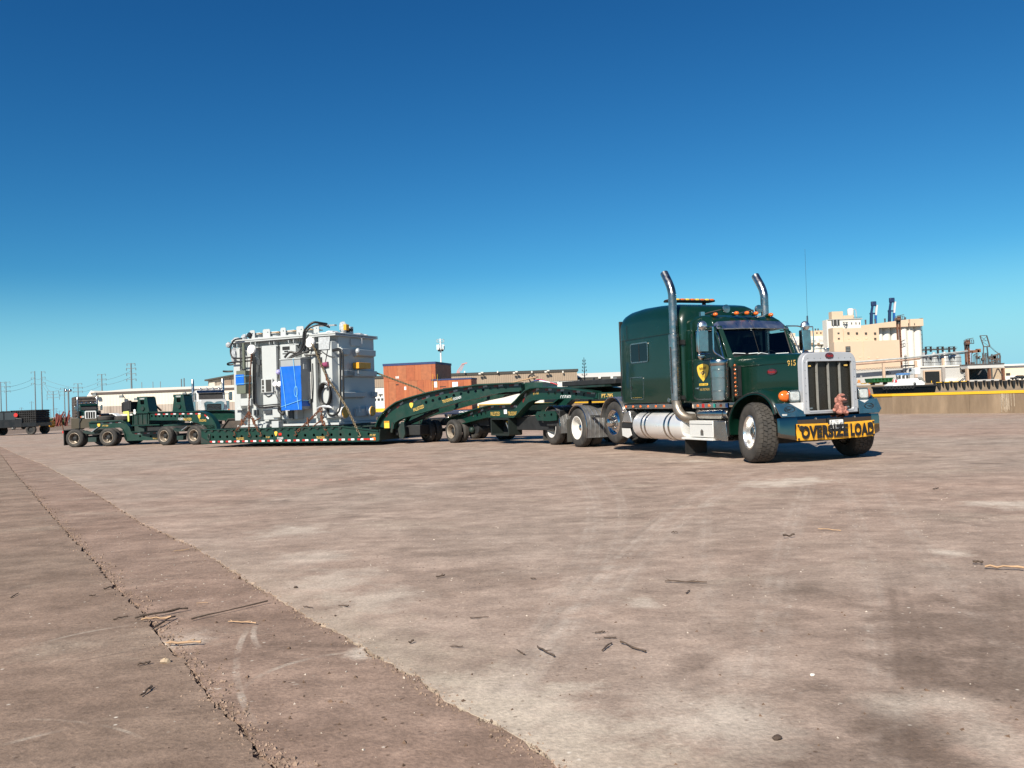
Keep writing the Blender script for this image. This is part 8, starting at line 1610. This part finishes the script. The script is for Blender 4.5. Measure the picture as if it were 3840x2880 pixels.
# ------------------------------------------------------------------ sticks and debris on the concrete
def wood(a, b, r, m, label, name='wood_stick', fork=False, cat='stick'):
    A, B = onz(*a), onz(*b); c = (A + B) / 2; q = MB(); rn = random.Random(sum(map(ord, label)) % 999); n = 6; pts = []
    L_ = (B - A).length
    for k in range(n + 1): p = A.lerp(B, k / n) - c; p += Vector((rn.gauss(0, L_ * .012), rn.gauss(0, L_ * .012), r * 1.0 + rn.random() * r * .8)); pts.append(p)
    r *= .52; q.tube(pts, [r * rn.uniform(.6, 1.15) for _ in pts], 6)
    if fork: p = pts[3]; q.tube([p, p + (B - A) * .22 + Vector((L_ * .08, L_ * .06, r * 2))], [r * .6, r * .3], 5); q.tube([pts[1], pts[1] + (B - A) * -.12 + Vector((0, L_ * .08, r))], [r * .6, r * .3], 5)
    o = q.build(name, m, None, 60, label=label, cat=cat, group='sticks lying on the concrete'); o.location = (c.x, c.y, 0); return o
for a, b, r, m, lb, fk in (
    (s6(838, 767), s6(1163, 693), .011, stick, 'long straight dark stick across the reddish strip', 0), (s6(585, 768), s6(815, 724), .013, stick, 'dark stick with bark at the left joint of the strip', 1), (s6(610, 778), s6(740, 768), .016, stick_p, 'orange brown split wood beside the left joint', 0), (s6(655, 815), s6(755, 758), .012, stick, 'slanting dark stick just below the left joint pile', 0),
    (s6(720, 880), s6(870, 873), .013, stick_p, 'brown stick with loose bark on the left joint rubble', 1), (s6(490, 770), s6(552, 755), .009, stick, 'short dark stick left of the left joint', 0), (s6(595, 970), s6(650, 958), .011, stick, 'stubby dark stick left of the pale stone', 0), (s6(607, 1105), s6(658, 1063), .010, stick, 'forked dark twig at the lower left', 1),
    (s6(448, 640), s6(485, 632), .012, stick, 'short thick stick beside the left joint, upper left', 0), (s6(385, 672), s6(413, 667), .012, stick, 'short stick left of the thick one, upper left', 0), (s6(45, 675), s6(78, 657), .008, stick, 'thin slanting twig near the left photo edge', 0), (s6(63, 147), s6(103, 146), .012, stick, 'dark stick far off at the upper left edge', 0),
    (s6(750, 474), s6(818, 465), .009, stick_p, 'pale stick at the right joint of the strip', 0), (s6(985, 777), s6(1105, 786), .008, stick_p, 'thin brown curved twig on the reddish strip', 1), (s6(848, 697), s6(898, 695), .005, stick_p, 'tiny pale twig on the reddish strip', 0), (s6(1462, 712), s6(1508, 712), .009, stick, 'short dark stick right of the right joint', 0),
    (s6(1310, 713), s6(1350, 717), .007, stick, 'small dark twig touching the right joint', 0), (s6(1885, 588), s6(1922, 582), .014, stick, 'dark crossed twig lying left of centre', 1), (s6(2032, 762), s6(2112, 758), .006, stick, 'thin long dark twig left of centre foreground', 0), (s6(1765, 873), s6(1787, 866), .010, stick, 'short chunky stick in the centre left foreground', 0), (s6(1945, 887), s6(2000, 886), .006, stick, 'thin dark twig in the centre foreground', 0),
    (s7(660, 606), s7(835, 610), .011, stick, 'long forked stick right of centre', 1), (s7(750, 657), s7(768, 643), .008, stick, 'tiny forked twig below the long forked stick', 0), (s7(470, 873), s7(577, 912), .010, stick, 'long slanting bark stick in the centre foreground', 0), (s7(390, 905), s7(430, 873), .009, stick, 'curved bark piece left of the slanting bark stick', 0), (s7(395, 848), s7(450, 847), .006, stick, 'thin straight twig above the curved bark piece', 0), (s7(358, 828), s7(402, 824), .008, stick, 'small forked twig above the thin straight twig', 1),
    (s7(107, 893), s7(182, 930), .010, stick, 'frayed slanting stick in the lower centre', 1), (s7(20, 902), s7(55, 921), .007, stick, 'small curved twig left of the frayed stick', 0), (s7(1320, 379), s7(1420, 384), .011, stick_p, 'flat pale wood strip on the right yard', 0), (s7(1172, 416), s7(1220, 411), .020, stick, 'dark chunk of wood left of the pale strip', 0), (s7(2040, 547), s7(2215, 556), .018, stick_p, 'brown plank at the right photo edge', 0),
    (s7(1990, 527), s7(2035, 528), .016, stick, 'dark bark piece above the brown plank', 0), (s7(688, 392), s7(716, 394), .012, stick, 'short dark stick on the middle yard', 0), (s7(1818, 205), s7(1842, 199), .012, stick, 'short dark stick on the far right yard', 0), (s7(80, 592), s7(102, 594), .010, stick, 'short dark stick at mid centre', 0)):
    wood(a, b, r, m, lb, fork=bool(fk))
for (px, py), r, lb in ((s6(713, 952), .024, 'pale angular stone beside the left joint'), (s6(1278, 628), .014, 'dark lump right of the right joint'), (s7(1145, 1282), .016, 'dark flat stone in the lower right foreground'), (s7(1298, 1007), .010, 'small white pebble in the right foreground')):
    p = onz(px, py); q = MB(); q.sphere((0, 0, r * .45), r, (1.2, .9, .6), 8, 6); rn = random.Random(int(px)); q.v = [(v[0] + rn.uniform(-.2, .2) * r, v[1] + rn.uniform(-.2, .2) * r, max(-.004, v[2] + rn.uniform(-.2, .2) * r)) for v in q.v]; o = q.build('stone', {'p': M_('pale stone', (.42, .32, .22), .9), 'd': M_('dark stone', (.06, .04, .03), .9), 's': M_('white stone', (.7, .66, .6), .9)}[lb[0]], None, 25, label=lb, cat='stone'); o.location = (p.x, p.y, 0)
flush_texts()
